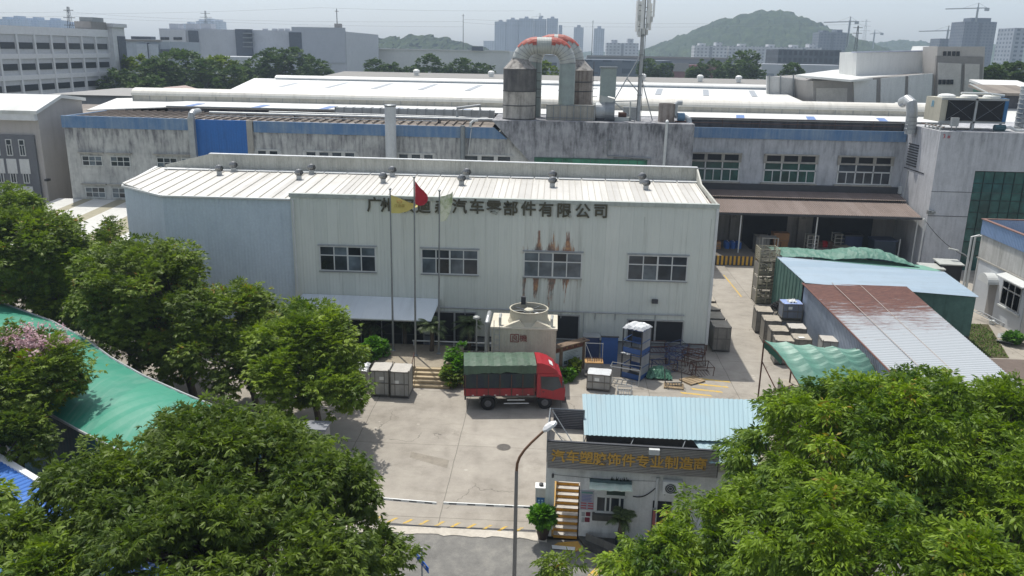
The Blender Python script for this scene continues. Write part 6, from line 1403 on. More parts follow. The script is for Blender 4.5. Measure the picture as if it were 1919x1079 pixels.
# flagpoles and flags
FP = []
for k, (px, pyt, x, y) in enumerate(((731,356,-10.62,53.2),(776,334,-8.95,52.4),(823.5,359,-7.45,52.9))):
    z = PY(px, pyt, y).z; t = thing('flagpole', ('left steel flagpole with a pale yellow flag','tallest middle steel flagpole with the red flag','right steel flagpole with the washed out green white flag')[k], 'flagpole', (x, y, .8))
    xt = PY(px, pyt, y).x
    MB().tube([(x,y,.8),(xt,y,z)], .075, 12, .045).build('pole', M['steel'], t); MB().lathe((xt,y,z), [(.05,0),(.1,.06),(.1,.1),(.02,.16)], 10).build('finial', M['steel'], t); MB().lathe((x,y,.8), [(.16,0),(.16,.05),(.09,.1)], 12).build('base', M['steel'], t); FP.append((xt, y, z))
def flag(label, fp, pts, mat, seed, sagamp=.1, z0=None):
    """flag hanging from a pole: pts = list of (u across, top z, bottom z) sections in metres from the pole"""
    x0, y0, zt = fp; t = thing('flag', label, 'flag', (x0+.05, y0, zt-.6)); r = np.random.RandomState(seed); us = [p[0] for p in pts]
    def fn(u, v):
        x = us[-1]*u; top = np.interp(x, us, [p[1] for p in pts]); bot = np.interp(x, us, [p[2] for p in pts]); w = sagamp*math.sin(u*8+v*3)*u
        return (x0+.06+x, y0-.05+w, zt+top+(bot-top)*v)
    MB().grid(fn, 18, 12, .0).build('cloth', mat, t, smooth=True); return t
def m_flag(name, h, h2):
    b = NB(name); n = b.noise(2.2, 4, .6); return b.done(b.mix(b.rng(n, .45, .6), srgb(h), srgb(h2)), .7)
f1 = flag('pale yellow company flag blowing right from the left flagpole', FP[0], [(0,-.3,-1.5),(.5,-.48,-1.5),(1.0,-.68,-1.4),(1.5,-.85,-1.1),(1.72,-.95,-1.05)], m_plain('flag_yellow', 'd3c674', .7, .08), 1)
tm = m_plain('flag_print', 'a08a3e', .7)
text_mesh('汉迪森', 'flag_letter', tm, f1, (FP[0][0]+.62, FP[0][1]-.16, FP[0][2]-1.0), .24, depth=.004, sx=1.0); b = MB(); b.tube([(FP[0][0]+.62+.16*math.cos(R(a*30)), FP[0][1]-.14, FP[0][2]-.72+.09*math.sin(R(a*30))) for a in range(13)], .015, 4); b.build('emblem', m_plain('flag_orange', 'b57a35', .7), f1)
flag('red flag hanging in folds from the tallest flagpole', FP[1], [(0,-.15,-1.62),(.3,-.55,-1.75),(.55,-.75,-1.7),(.75,-1.0,-1.5),(.82,-1.2,-1.35)], m_plain('flag_red', 'b52333', .7, .15), 2, .06)
flag('faded pale green flag hanging from the right flagpole', FP[2], [(0,-.3,-1.95),(.3,-.25,-1.9),(.5,-.15,-1.6),(.68,-.1,-1.2),(.8,.05,-.6)], m_flag('flag_pale', 'd6d9c2', 'aab68a'), 3, .08)
gl = thing('garden_lamp', 'short grey post lamp with round head left of the cooling tower', 'lamp', (-4.9, 53.2, 0)); MB().tube([(-4.9,53.2,0),(-4.9,53.2,3.3)], .05, 8).build('pole', M['galv'], gl); MB().lathe((-4.9,53.2,3.25), [(.05,0),(.26,.08),(.24,.2),(.1,.28)], 14).build('lamp_head', M['duct_white'], gl)
# ------------------------------------------------------------------ gatehouse
GA = R(-2.4); GO = Vector((.1, 32.3, 0))
gh = thing('gatehouse', 'small white gatehouse with slatted sign fascia, gold lettering and pale blue sheet roof', 'gatehouse', GO, None, GA)
GL = dict(parent=gh, local=True); GI = Matrix.Rotation(-GA, 3, 'Z')
def gl(p): return GI @ (Vector(p)-GO)
def gp(px, py, y=.3):
    """picture point on the gatehouse plane at local depth y -> local x, z"""
    d = ray(px, py); dl = GI @ Vector(d); cl = gl(CAMP); t = (y-cl.y)/dl.y; q = cl+dl*t; return q.x, q.z
gw = m_stain('gatehouse_wall', 'dfe0dd', 'a5a6a3', .8, amt=.5, vs=.2, blot=.8, fine=10)
dkc = m_stain('dark_concrete', '55544f', '2d2c2a', .8, amt=.7)  # dark concrete with darker streaks and blotches
x1 = gp(1083,950)[0]; xw0 = gp(1086,950)[0]
b = MB(); b.box(xw0, 9.6, .3, 5.2, 0, 3.745); b.build('wall', gw, **GL)
b = MB(); b.box(-.05,.33,.3,.75,0,3.745); b.box(.33,xw0,.3,.55,2.75,3.745); tag(b.build('porch_wall', gw, **GL), 'white pillar and lintel over the stairs')
b = MB(); b.slab([(-.05,.1,4.25),(9.6,.1,4.25),(9.6,5.3,4.25),(1.5,5.3,4.25),(1.5,2.45,4.25),(-.05,2.45,4.25)], .5); b.build('roof_deck', m_stain('deck_concrete', 'b3aea2', '86816f', amt=.5), **GL)
# slat fascia
sl = m_plain('slat_grey', 'a29e98', .6, .15)
b = MB(); x = 0
for i in range(17):
    z = 3.52+i*.073; MB_ = b.box(0, 7.15, -.015, .02, z, z+.045)
o = MB().box(0.02, 7.13, .025, .05, 3.5, 4.74).build('sign_backing', m_plain('sign_back', '6a6866', .7), **GL)
b.build('sign_slat', sl, parent=o, local=True)
b = MB()
for i in range(8): b.box(.0+i*1.02,.05+i*1.02,.05,.1,3.5,4.76)
b.box(-.02,7.17,-.02,.1,4.74,4.8); b.build('sign_frame', M['dark_steel'], **GL)
gold = m_plain('gold_letter', 'cda24a', .5, .2, 4)
for ch, px, py in zip('汽车塑胶饰件专业制造商', (1046,1073,1099,1124,1151,1178,1204.5,1231.5,1258.5,1286,1312), (856,857.5,859.5,861,862.5,864.5,866,867,868.5,870,871)):
    lx, lz = gp(px, py, -.05); t_ = text_mesh(ch, 'sign_letter', gold, gh, gh.location, .6, depth=.022, bold=.012); t_.location = (lx, -.045, lz)
lx, lz = gp(1226,846,-.1); MB().box(lx-.22,lx+.22,-.2,-.03,lz-.12,lz+.12).build('floodlight', M['white_frame'], **GL)
# slatted roof screens
b = MB()
for i in range(12): z = 4.28+i*.083; b.box(.12,1.5,2.3,2.33,z,z+.05)
for i in range(12): z = 4.28+i*.08; b.box(-.03,.0,.1,2.3,z,z+.05)
b.build('roof_screen', m_plain('screen_slat', '6c6d72', .55, .15), **GL)
MB().box(.12,1.5,2.34,2.36,4.26,5.2).build('screen_backing', M['dark_opening'], **GL)
b = MB()
for p in ((-.03,.06),(-.03,2.32),(1.5,2.32)): b.tube([(p[0],p[1],4.25),(p[0],p[1],5.25)], .03, 5)
b.tube([(-.03,.06,5.2),(-.03,2.32,5.25),(1.5,2.32,5.25)], .03, 5)
b.build('screen_post', M['steel'], **GL)
for p_, q_ in (((.05,2.28,5.2),(1.2,.5,4.26)),((.1,1.4,4.8),(.8,.6,4.26)),((1.5,2.3,4.9),(1.52,1.0,4.26)),((3.7,1.1,4.7),(3.4,.4,4.26)),((5.9,1.1,4.7),(5.6,.4,4.26))): MB().tube([p_, q_], .025, 5).build('brace', M['steel'], **GL)
b = MB(); A_, B2, C2, D2 = gl(P(1095,815,4.72)), gl(P(1440,831,4.72)), gl(P(1437,750,5.1)), gl(P(1091,738,5.1))
b.sheet(A_, B2, C2, D2, .2, .02); b.build('blue_roof', m_sheet('ice_blue_sheet', '93adb4', '8aa5ad', .55, .8, 0, '8d9a9c', .5), **GL)
MB().box(A_.x+.1, 9.5, A_.y+.35, D2.y-.3, 4.26, 4.62).build('roof_gap_fill', m_plain('gap_shade', '3a3b3d', .85, .2), **GL)  # dark block put in for the shaded gap beneath the blue roof
b = MB(); E0, E1, E2, E3 = gl(P(1297,822,4.66)), gl(P(1330,868,4.25)), gl(P(1420,872,4.25)), gl(P(1420,828,4.66))
b.sheet(E1, E2, E3, E0, .2, .018); b.build('blue_canopy', m_sheet('ice_blue_canopy', '98b2b9', '8eaab2', .5, .8, 0, '7d979f', .3), **GL)
# stairs: yellow risers, grey-white treads
ry = m_stain('step_yellow', 'c58f35', '8f6a2e', .7, amt=.5, vs=1, blot=2); rt = m_stain('step_tread', 'b9b5ae', '8a867f', .75, amt=.5, vs=1, blot=2)
for k in range(11):
    y0 = .22+k*.29; z1 = .165*(k+1)
    o = MB().box(.36, xw0-.06, y0, y0+.31, 0, z1-.02).build('step', ry, **GL)
    MB().box(.36, xw0-.06, y0-.01, y0+.3, z1-.02, z1).build('tread', rt, o, local=True)
MB().box(.36, xw0-.06, 3.42, 5.0, 0, 1.8).build('stair_landing', rt, **GL)
b = MB(); b.extr([(.26,.3,.0),(.26,.3,.35),(.26,3.2,2.2),(.26,3.2,.0)], (.1,0,0)); b.build('stair_kerb', m_stain('kerb_yellow', 'd0a040', 'b8ad96', .7, amt=.7, vs=3, blot=3), **GL)
# front platform with dark ledge
b = MB(); b.slab([gl(P(1082,1003,.12)),gl(P(1098,1024,.12)),gl(P(1178,1058,.12)),gl(P(1260,1062,.12)),gl(P(1260,985,.12))], .2); pf = b.build('front_platform', dkc, **GL)
b = MB(); rail(b, gl(P(1098,1011,.12)), gl(P(1172,1042,.12)), .08, .32); rail(b, gl(P(1172,1042,.12)), gl(P(1240,1072,.12)), .08, .32); b.build('platform_kerb', m_stain('kerb_dark', '77756f', '4a4945', .8, amt=.6), **GL)
b = MB(); b.slab([gl(P(1046,1016,.02)),gl(P(1034,1024,.02)),gl(P(1077,1032,.02)),gl(P(1092,1028,.02)),gl(P(1083,1014,.02))], .05); b.build('threshold', m_stain('threshold_yellow', 'c99a34', '9c8555', .7, amt=.5), **GL)
b = MB(); b.slab([gl(P(1034,1021,.045)),gl(P(1035,1027,.045)),gl(P(1077,1031,.045)),gl(P(1078,1025,.045))][::1], .02); b.build('threshold_edge', M['white_paint'], **GL)
# window, awning, planter
wx0, wz1 = gp(1118,928); wx1, wz0 = gp(1169,960)
b = MB()
for xx in (wx0,(wx0*2+wx1)/3,(wx0+wx1)/2,(wx0+wx1*5)/6,wx1): b.box(xx-.035,xx+.035,.22,.3,wz0,wz1)
b.box(wx0-.04,wx1+.04,.22,.3,wz1-.04,wz1+.06); b.box(wx0-.04,wx1+.04,.22,.3,wz0-.06,wz0+.03); b.box(wx0,wx1,.23,.3,wz1+.06,wz1+.35); o = b.build('window', M['white_frame'], **GL)
MB().box(wx0,wx1,.27,.298,wz0,wz1).build('pane', M['dark_glass'], o, local=True)
MB().box((wx0*.65+wx1*.35),wx1,.222,.229,wz1+.1,wz1+.3).build('window_sign', m_plain('dark_green_sign', '33463f', .6), o, local=True)
MB().box(wx0-.15,wx1+.1,.05,.3,wz0-.35,wz0-.07).build('planter_ledge', dkc, **GL)
ax0, az1 = gp(1105,896); ax1, az0 = gp(1185,920,-.35)
def awn(u, v):
    return (ax0+(ax1-ax0)*u, .3-.8*v, az1-.1-(az1-az0-.16)*v+.015*math.sin(u*23)+.012*math.sin(v*9+u*5))
aw_ = MB().grid(awn, 16, 6, .03).build('window_awning', m_stain('algae_green_awning', 'c9ddd0', 'e2e6de', .5, amt=.6, vs=1, blot=2.5), **GL)
MB().box(ax0,ax1,.12,.29,az1-.08,az1+.02).build('awning_box', m_plain('awning_box', '55686a', .6), **GL)
gsr = random.Random(9)
b = MB()
for i in range(26):
    xx = ax0+.9+gsr.random()*1.0; h = gsr.uniform(.08,.26); dx = gsr.uniform(-.08,.08); b._add([(xx-.03,.2,az1+.01),(xx+.03,.2,az1+.01),(xx+dx,.16+gsr.uniform(-.05,.1),az1+h)], [(0,1,2)])
b.build('weeds', m_plain('dark_weed', '24301f', .9), **GL)
# boards
bx0, bz1 = gp(1087.5,918); bx1, bz0 = gp(1112,955)
nbd = MB().box(bx0,bx1,.25,.298,bz0,bz1).build('notice_panel', m_plain('notice_lilac', 'a3a3ad', .5, .1), **GL)
MB().box(bx0+.06,bx1-.06,.244,.249,bz1-.12,bz1-.04).build('panel_title', m_plain('title_teal', '5d8a86', .6), nbd, local=True)
for k in range(5): MB().box(bx0+.08,bx1-.1-.05*(k % 2),.244,.249,bz1-.22-k*.07,bz1-.19-k*.07).build('text_line', m_plain('line_blue', '6b74a8', .6), nbd, local=True)
for k in range(3):
    for j in range(2): xa = bx0+.05+j*(bx1-bx0)*.5; MB().box(xa,xa+(bx1-bx0)*.4,.244,.249,bz0+.06+k*.12,bz0+.11+k*.12).build('text_line', m_plain('line_red', 'ab3a41', .6), nbd, local=True)
for (pa, pb, pc, pd, mt) in ((1098,959,1106,967,'poster_maroon'),(1096,969,1105,978,'poster_maroon'),(1090,959,1096,967,'poster_grey'),(1090,969,1095,978,'poster_grey')):
    xa, za = gp(pa,pb); xb, zb_ = gp(pc,pd); MB().box(xa,xb,.28,.299,zb_,za).build('poster', m_plain(mt, '7b2a3a' if mt == 'poster_maroon' else 'a5a8a6', .6), **GL)
# AC unit, pipe, camera, hoses
ac = thing('ac_unit', 'white air conditioner outdoor unit hung on the gatehouse wall', 'air conditioner', GO+Matrix.Rotation(GA,3,'Z') @ Vector((gp(1260,925,.0)[0], 0, gp(1260,926,.0)[1])), None, GA); AL = dict(parent=ac, local=True)
MB().box(-.42,.42,-.06,.26,0,.58).build('casing', M['white_paint'], **AL); b = MB(); b.tube([(-.1,-.055,.29),(-.1,-.075,.29)], .24, 20); fg = b.build('fan_grille', M['dark_steel'], **AL)
b = MB()
for r_ in (.08,.16,.235): b.tube([(-.1+r_*math.cos(R(a*20)),-.08,.29+r_*math.sin(R(a*20))) for a in range(19)], .008, 4)
b.build('grille_ring', M['white_frame'], fg, local=True)
b = MB(); b.box(-.35,-.3,-.05,.3,-.05,-.005); b.box(.3,.35,-.05,.3,-.05,-.005); b.build('bracket', M['steel'], **AL)
px_, pz_ = gp(1233,895,.2); b = MB(); b.tube([(px_,.2,pz_),(px_,.2,0)], .07, 8); b.build('downpipe', M['white_frame'], **GL)
b = MB(); xa, za = gp(1186,930,.25); xb, zb_ = gp(1228,915,.25); b.tube([(xa+(xb-xa)*i/10,.25,za+(zb_-za)*i/10-.18*math.sin(math.pi*i/10)) for i in range(11)], .022, 6); b.build('hose', M['black_rubber'], **GL)
b = MB(); xa, za = gp(1036,889,.25); xb, zb_ = gp(1232,902,.25); b.tube([(xa+(xb-xa)*i/10,.26,za+(zb_-za)*i/10-.06*math.sin(math.pi*i/10)) for i in range(11)], .008, 4); b.build('cable', M['dark_steel'], **GL)
xa, za = gp(1036,892,.2); b = MB(); b.tube([(xa,.28,za+.05),(xa,.1,za)], .05, 8); b.build('camera', M['dark_steel'], **GL)
xa = gp(1226,950,.1)[0]; t = thing('red_post', 'faded red post beside a dark doorway of the gatehouse', 'post', GO+Matrix.Rotation(GA,3,'Z') @ Vector((xa,-.1,0)), None, GA)
MB().box(-.06,.06,-.06,.06,0,1.9).build('post', m_plain('faded_red', '9b5a58', .7, .2), t, local=True); MB().box(-.07,.07,-.07,.07,1.9,1.95).build('cap', M['steel'], t, local=True)
MB().box(xa-.05,xa+.75,.24,.299,0,2.1).build('doorway', M['dark_opening'], **GL)
t = thing('plastic_heap', 'heap of white plastic and junk under the air conditioner', 'rubbish', GO+Vector((6.4,-.9,0))); qn = np.random.RandomState(7).uniform(-1,1,(13,13))
MB().grid(lambda u, v: (-1.0+2.6*u, -.6+1.3*v, .35+.5*math.sin(math.pi*u)*math.sin(math.pi*v)+.14*qn[int(round(u*12)),int(round(v*12))]+.25*u), 12, 12, .02).build('sheet', M['plastic'], t, local=True); MB().box(-.9,1.4,-.5,.6,0,.42).build('boxes', M['cage_frame'], t, local=True)
# ------------------------------------------------------------------ barrier, cabinet, manhole, lamp, sign
c = P(1010,985); cb = thing('barrier_cabinet', 'white topped barrier pillar with blue number panel left of the stairs', 'barrier', (c.x, c.y+.25, 0)); L = dict(parent=cb, local=True)
MB().box(-.2,.27,-.22,.25,0,1.86).build('pillar', m_stain('pillar_plaster', 'bfc0bc', '8f908c', .8, amt=.4), **L); MB().box(-.22,.29,-.24,.27,1.86,1.9).build('cap', M['white_paint'], **L); MB().box(-.14,.22,-.235,-.221,.78,1.42).build('blue_panel', m_plain('panel_blue', '1f5a8c', .5, .15), **L)
for j in range(2):
    for k in range(4): MB().box(-.08+j*.15,.0+j*.15,-.242,-.236,.88+k*.12,.95+k*.12).build('text_mark', m_plain('text_pale_blue', '8fb4d0', .6), **L)
MB().lathe((.05,0,1.9), [(.1,0),(.1,.1),(.03,.14)], 12).build('cap_lamp', M['dark_steel'], **L)
def arm(label, p0, p1, piv):
    t = thing('boom_gate', label, 'boom gate', piv); p0, p1 = Vector(p0)-piv, Vector(p1)-piv; L = dict(parent=t, local=True)
    b = MB(); d = (p1-p0); b.obox((p0+p1)/2, d.length, .06, .11, math.atan2(d.y,d.x)); b.build('pole', M['white_paint'], **L)
    n = 5
    for i in range(n): a_ = p0+d*((i+.5)/n); MB().obox(a_+V(0,0,0), .35,.066,.06, math.atan2(d.y,d.x)).build('reflector', m_plain('reflector', '57595c', .5), **L)
    return t
arm('right white barrier arm reaching from the blue panelled pillar', P(1006,951,1.0), P(831,942.5,1.0), P(1006,951,1.0))
arm('left white barrier arm reaching out of the left tree', P(818,943,1.0), P(672,930.5,1.0), P(672,930.5,1.0))
c2 = P(672,960); t = thing('barrier_cabinet', 'left barrier pillar hidden under the front left tree', 'barrier', (c2.x-.2,c2.y+.1,0)); MB().box(-.2,.2,-.2,.2,0,1.1).build('pillar', M['yellow'], t, local=True); MB().box(-.22,.22,-.22,.22,1.1,1.14).build('cap', M['white_paint'], t, local=True)
c = P(944,838); t = thing('manhole_cover', 'round dark manhole cover in the concrete yard', 'manhole', (c.x,c.y,0)); MB().lathe((0,0,0), [(.36,0),(.36,.012)], 28).build('cover', m_plain('cast_iron', '5c5853', .8, .3, 8), t, local=True); b = MB(); b.tube([(.37*math.cos(R(a*10)),.37*math.sin(R(a*10)),.006) for a in range(37)], .02, 5); b.build('ring', m_plain('iron_ring', '807a71', .8), t, local=True)
LY = 28.0; pts = [PY(x, y, LY) for x, y in ((968,882),(969.5,868),(974,856),(983,843),(996,829),(1010,816),(1021,806))]
base = V(pts[0].x-.0, LY, -.03); sl_ = thing('street_lamp', 'tall street lamp with bent rusty arm in the foreground', 'street lamp', base)
pole = MB().tube([base, V(pts[0].x,LY,pts[0].z*.5), pts[0]], .085, 14, .065).build('pole', m_stain('lamp_pole_paint', '8a8783', '6b645d', .55, amt=.5, blot=1.5), sl_)
MB().tube(pts, .055, 12, .045).build('arm', m_stain('rusty_arm', '7a5a42', '5d4535', .6, amt=.5, blot=3), sl_)
hc = PY(1030,799,LY); d = V(.62,.0,.50)
hd = MB(); ux = V(.80,.0,.60); vy = V(0,1,0); wz = V(-.60,0,.80)
pl = [hc+ux*a+vy*bb for a, bb in ((-.28,-.1),(-.12,-.2),(.2,-.17),(.3,-.07),(.3,.07),(.2,.17),(-.12,.2),(-.28,.1))]
hd._add([p-wz*.05 for p in pl]+[p+wz*.04 for p in pl]+[hc+wz*.12+(p-hc)*.5 for p in pl], [tuple(range(7,-1,-1)), tuple(range(16,24))]+[(i,(i+1) % 8,8+(i+1) % 8,8+i) for i in range(8)]+[(8+i,8+(i+1) % 8,16+(i+1) % 8,16+i) for i in range(8)])
hd.build('lamp_head', m_plain('lamp_white', 'd5d6d6', .45, .06), sl_)
MB().lathe(base, [(.2,0),(.2,.04),(.12,.08)], 12).build('base_plate', M['steel'], sl_)
a0, a1, a2 = PY(776,1031,27.0), PY(806,1051,27.0), PY(778,1043,27.0); sg = thing('street_sign', 'small blue street name plate on a post at the bottom edge', 'sign', (a0.x, 27, 0)); dx = a1-a0; dx.y = -.45
MB().extr([a0, a0+dx, a0+dx+V(0,0,-.24), a0+V(0,0,-.24)], (.012,.03,0)).build('plate', m_plain('sign_blue', '1f63c0', .4, .08), sg)
for k, ch in enumerate('厂区路'): q_ = a0+dx*(.25+.25*k)+V(0,-.02,-.11); t_ = text_mesh(ch, 'sign_letter', M['white_paint'], sg, q_, .13, facing_rz=math.atan2(dx.y, dx.x), depth=.003)
MB().tube([V(a0.x+.28,27.05,0),V(a0.x+.28,27.05,a0.z+.1)], .035, 8).build('post', M['galv'], sg)
# gate pillar left
gpz = P(596,798,2.6); t = thing('gate_pillar', 'grey flat topped gate pillar half hidden by leaves', 'pillar', (gpz.x, gpz.y, 0)); MB().box(-.85,.45,-.4,.5,0,2.5).build('shaft', m_stain('pillar_grey', 'a5a6a5', '7b7c7b', .8, amt=.5), t, local=True); MB().box(-.9,.5,-.45,.55,2.5,2.62).build('cap', m_plain('pillar_cap', '83868c', .7), t, local=True)
# ------------------------------------------------------------------ green arched roof and blue roof at the left
FE = [(-44,54.0),(-35.3,49.5),(-29.9,46.2),(-26.2,43.3),(-23.3,40.6),(-20.4,38.3),(-17.3,36.2),(-14.6,34.5),(-12.6,33.3)]
OFF = Vector((-2.9,-4.2,0)); _cum = [0]
for a_, b_ in zip(FE[:-1], FE[1:]): _cum.append(_cum[-1]+math.hypot(b_[0]-a_[0], b_[1]-a_[1]))
def fe(u): s = u*_cum[-1]; return Vector((np.interp(s, _cum, [p[0] for p in FE]), np.interp(s, _cum, [p[1] for p in FE]), 4.5))
gr = thing('green_roof_shed', 'long curving shed with bright turquoise green sheet roof by the trees', 'shed', (-22, 38, 0))
nu = 150
def grf(u, v):
    p = fe(u)+OFF*v; z = 4.5+.55*math.sin(math.pi*v)+.025*math.sin(u*_cum[-1]*2*math.pi/1.0)*(.5+.5*math.sin(u*31)) ; return (p.x, p.y, z)
MB().grid(grf, nu, 14, .04).build('roof', m_sheet('turquoise_sheet', '2a8069', '348a70', .55, 1.2, 0, '6f9a88', .7), gr)
b = MB(); b.tube([fe(i/40)+V(0,0,.03) for i in range(41)], .06, 6); b.tube([fe(i/40)+OFF+V(0,0,.02) for i in range(41)], .06, 6); b.build('eave_trim', M['galv'], gr)
b = MB()
for i in range(40):
    p, q = fe(i/40)+OFF*.97, fe((i+1)/40)+OFF*.97; b.quad((p.x,p.y,0),(q.x,q.y,0),(q.x,q.y,4.42),(p.x,p.y,4.42))
    p, q = fe(i/40)+OFF*.03, fe((i+1)/40)+OFF*.03; b.quad((q.x,q.y,0),(p.x,p.y,0),(p.x,p.y,4.42),(q.x,q.y,4.42))
p, q = fe(1)+OFF*.03, fe(1)+OFF*.97; b.quad((q.x,q.y,0),(p.x,p.y,0),(p.x,p.y,4.42),(q.x,q.y,4.42)); b.build('wall', m_stain('teal_wall', '1f5664', '173a45', .7, amt=.6, rib=1.2), gr)
br = thing('blue_roof_shed', 'bright blue metal roof with white edge behind the front left tree', 'shed', (-21, 27, 0))
e0, e1 = V(-30,34.8,4.0), V(-9.5,21.7,4.0); of = V(-5.4,-8.2,0)
MB().sheet(e1+of+V(0,0,-.5), e0+of+V(0,0,-.5), e0, e1, .3, .035).build('roof', m_sheet('bright_blue_sheet', '2c69b5', '2760aa', .45, 1.2, 0, '6d93c4', .4), br)
b = MB(); rail(b, e0+V(.05,.1,-.1), e1+V(.05,.1,-.1), .25, .2); b.build('edge', M['white_paint'], br)
b = MB(); b.extr([e0+V(0,0,-4), e1+V(0,0,-4), e1+V(0,0,-.15), e0+V(0,0,-.15)], of*.02); b.build('wall', m_stain('navy_wall', '27425f', '1b2c3f', .7, amt=.6), br)
# ------------------------------------------------------------------ vegetation
def m_leaf(name, g0, g1, alt=None, altamt=0.0, transl=.28, rough=.42):
    b = NB(name); at = b.n('ShaderNodeAttribute', attribute_name='tint'); t = at.outputs['Fac']
    c = b.mix(t, srgb(g0), srgb(g1))
    if alt: c = b.mix(b.math('MULTIPLY', b.math('GREATER_THAN', t, 1-altamt), .9), c, srgb(alt))
    b.l(c, b.b.inputs['Base Color']); b.b.inputs['Roughness'].default_value = rough; b.b.inputs['Specular IOR Level'].default_value = .22
    tr = b.n('ShaderNodeBsdfTranslucent'); h = b.n('ShaderNodeHueSaturation'); h.inputs['Value'].default_value = 1.35; h.inputs['Saturation'].default_value = 1.1; b.l(c, h.inputs['Color']); b.l(h.outputs[0], tr.inputs['Color'])
    mx = b.n('ShaderNodeMixShader'); mx.inputs[0].default_value = transl; b.l(b.b.outputs[0], mx.inputs[1]); b.l(tr.outputs[0], mx.inputs[2])
    b.l(mx.outputs[0], b.t.nodes['Material Output'].inputs['Surface']); return b.m
M['bark'] = m_stain('bark', '5d5246', '332d27', .95, amt=.7, vs=.5, blot=2)
LEAF = {
 'big': m_leaf('leaf_glossy', '34521a', '8ba52c', '8f7a30', .03, .32, .5),
 'front': m_leaf('leaf_feathery', '3c5220', '70842f', None, 0, .34, .5),
 'row': m_leaf('leaf_row', '405520', '7f9434', '8f6a30', .02, .28, .5),
 'bright': m_leaf('leaf_bright', '456020', '8a9f34', None, 0, .3, .45),
 'far': m_leaf('leaf_far', '384d28', '60783c', None, 0, .2, .6),
 'yellowgreen': m_leaf('leaf_yellow_green', '4a6020', '7f9038', None, 0, .3, .6),
 'shrub': m_leaf('leaf_shrub', '2f5a1c', '6a9a2c', None, 0, .3, .45),
 'palm': m_leaf('leaf_palm', '2f3f22', '66754a', None, 0, .2, .45),
}
def leaf_mesh(name, pos, out, size, kind, rng, droop=.5, ct=None):
    """pos (n,3) attachment points, out (n,3) growth directions; builds leaflets as folded quads"""
    n = len(pos); out = out+rng.normal(0, .35, (n,3)); out[:,2] -= droop*.35; out /= np.linalg.norm(out, axis=1)[:,None]+1e-9
    up = np.tile([0,0,1.0], (n,1)); side = np.cross(out, up); side /= np.linalg.norm(side, axis=1)[:,None]+1e-9; nrm = np.cross(side, out)
    sz = size*rng.uniform(.7, 1.25, n); tint0 = rng.uniform(0, 1, n) if ct is None else np.clip(ct*.75+rng.uniform(0, .3, n)-.02, 0, 1)
    V_, T_ = [], []
    if kind == 'pinnate': m_, ang, ll, lw, rl = 9, 1.0, .40, .115, 1.0
    elif kind == 'finger': m_, ang, ll, lw, rl = 8, .8, .60, .088, .75
    elif kind == 'spray': m_, ang, ll, lw, rl = 7, 1.15, .62, .085, .35
    elif kind == 'fan': m_, ang, ll, lw, rl = 5, 1.0, .75, .17, .25
    else: m_, ang, ll, lw, rl = 1, 0, 1.0, .30, 0
    for j in range(m_):
        if kind == 'simple': t = np.zeros(n); sgn = 0; a = np.zeros(n)
        else:
            if kind in ('pinnate', 'finger'): t = np.full(n, ((j//2)+1)/(m_//2+1)); sgn = 1 if j % 2 else -1; a = np.full(n, ang)*sgn
            else: t = np.full(n, .5+.5*abs(1-2*j/(m_-1))*0); a = np.full(n, ang*(-1+2*j/(m_-1))); sgn = 0
            if j == m_-1 and kind in ('pinnate', 'finger'): a = np.zeros(n); t = np.ones(n)
            a = a+rng.normal(0, .18, n)
        base = pos+out*(sz*rl*t)[:,None]-np.array([0,0,1.0])*(sz*droop*.45*t*t*rl)[:,None]
        d = out*np.cos(a)[:,None]+side*np.sin(a)[:,None]; d[:,2] -= droop*rng.uniform(.3, 1.0, n); d /= np.linalg.norm(d, axis=1)[:,None]
        s2 = np.cross(d, nrm+rng.normal(0,.35,(n,3))); s2 /= np.linalg.norm(s2, axis=1)[:,None]+1e-9; n2 = np.cross(s2, d)
        L = (sz*ll*rng.uniform(.8, 1.15, n))[:,None]; W = (sz*lw*rng.uniform(.85, 1.2, n))[:,None]
        tip = base+d*L; mid = base+d*L*.5+n2*W*.25
        V_.append(np.stack([base, mid+s2*W, tip, mid-s2*W], 1)); T_.append(np.clip(tint0+rng.normal(0,.08,n), 0, 1))
    V_ = np.concatenate(V_, 0); T_ = np.concatenate(T_); k = len(V_)
    me = bpy.data.meshes.new(name); me.vertices.add(k*4); me.vertices.foreach_set('co', V_.reshape(-1).astype(np.float32))
    me.loops.add(k*4); me.loops.foreach_set('vertex_index', np.arange(k*4, dtype=np.int32)); me.polygons.add(k)
    me.polygons.foreach_set('loop_start', np.arange(0, k*4, 4, dtype=np.int32)); me.polygons.foreach_set('loop_total', np.full(k, 4, dtype=np.int32))
    at = me.attributes.new('tint', 'FLOAT', 'FACE'); at.data.foreach_set('value', T_.astype(np.float32)); me.update(); me.validate(); return me
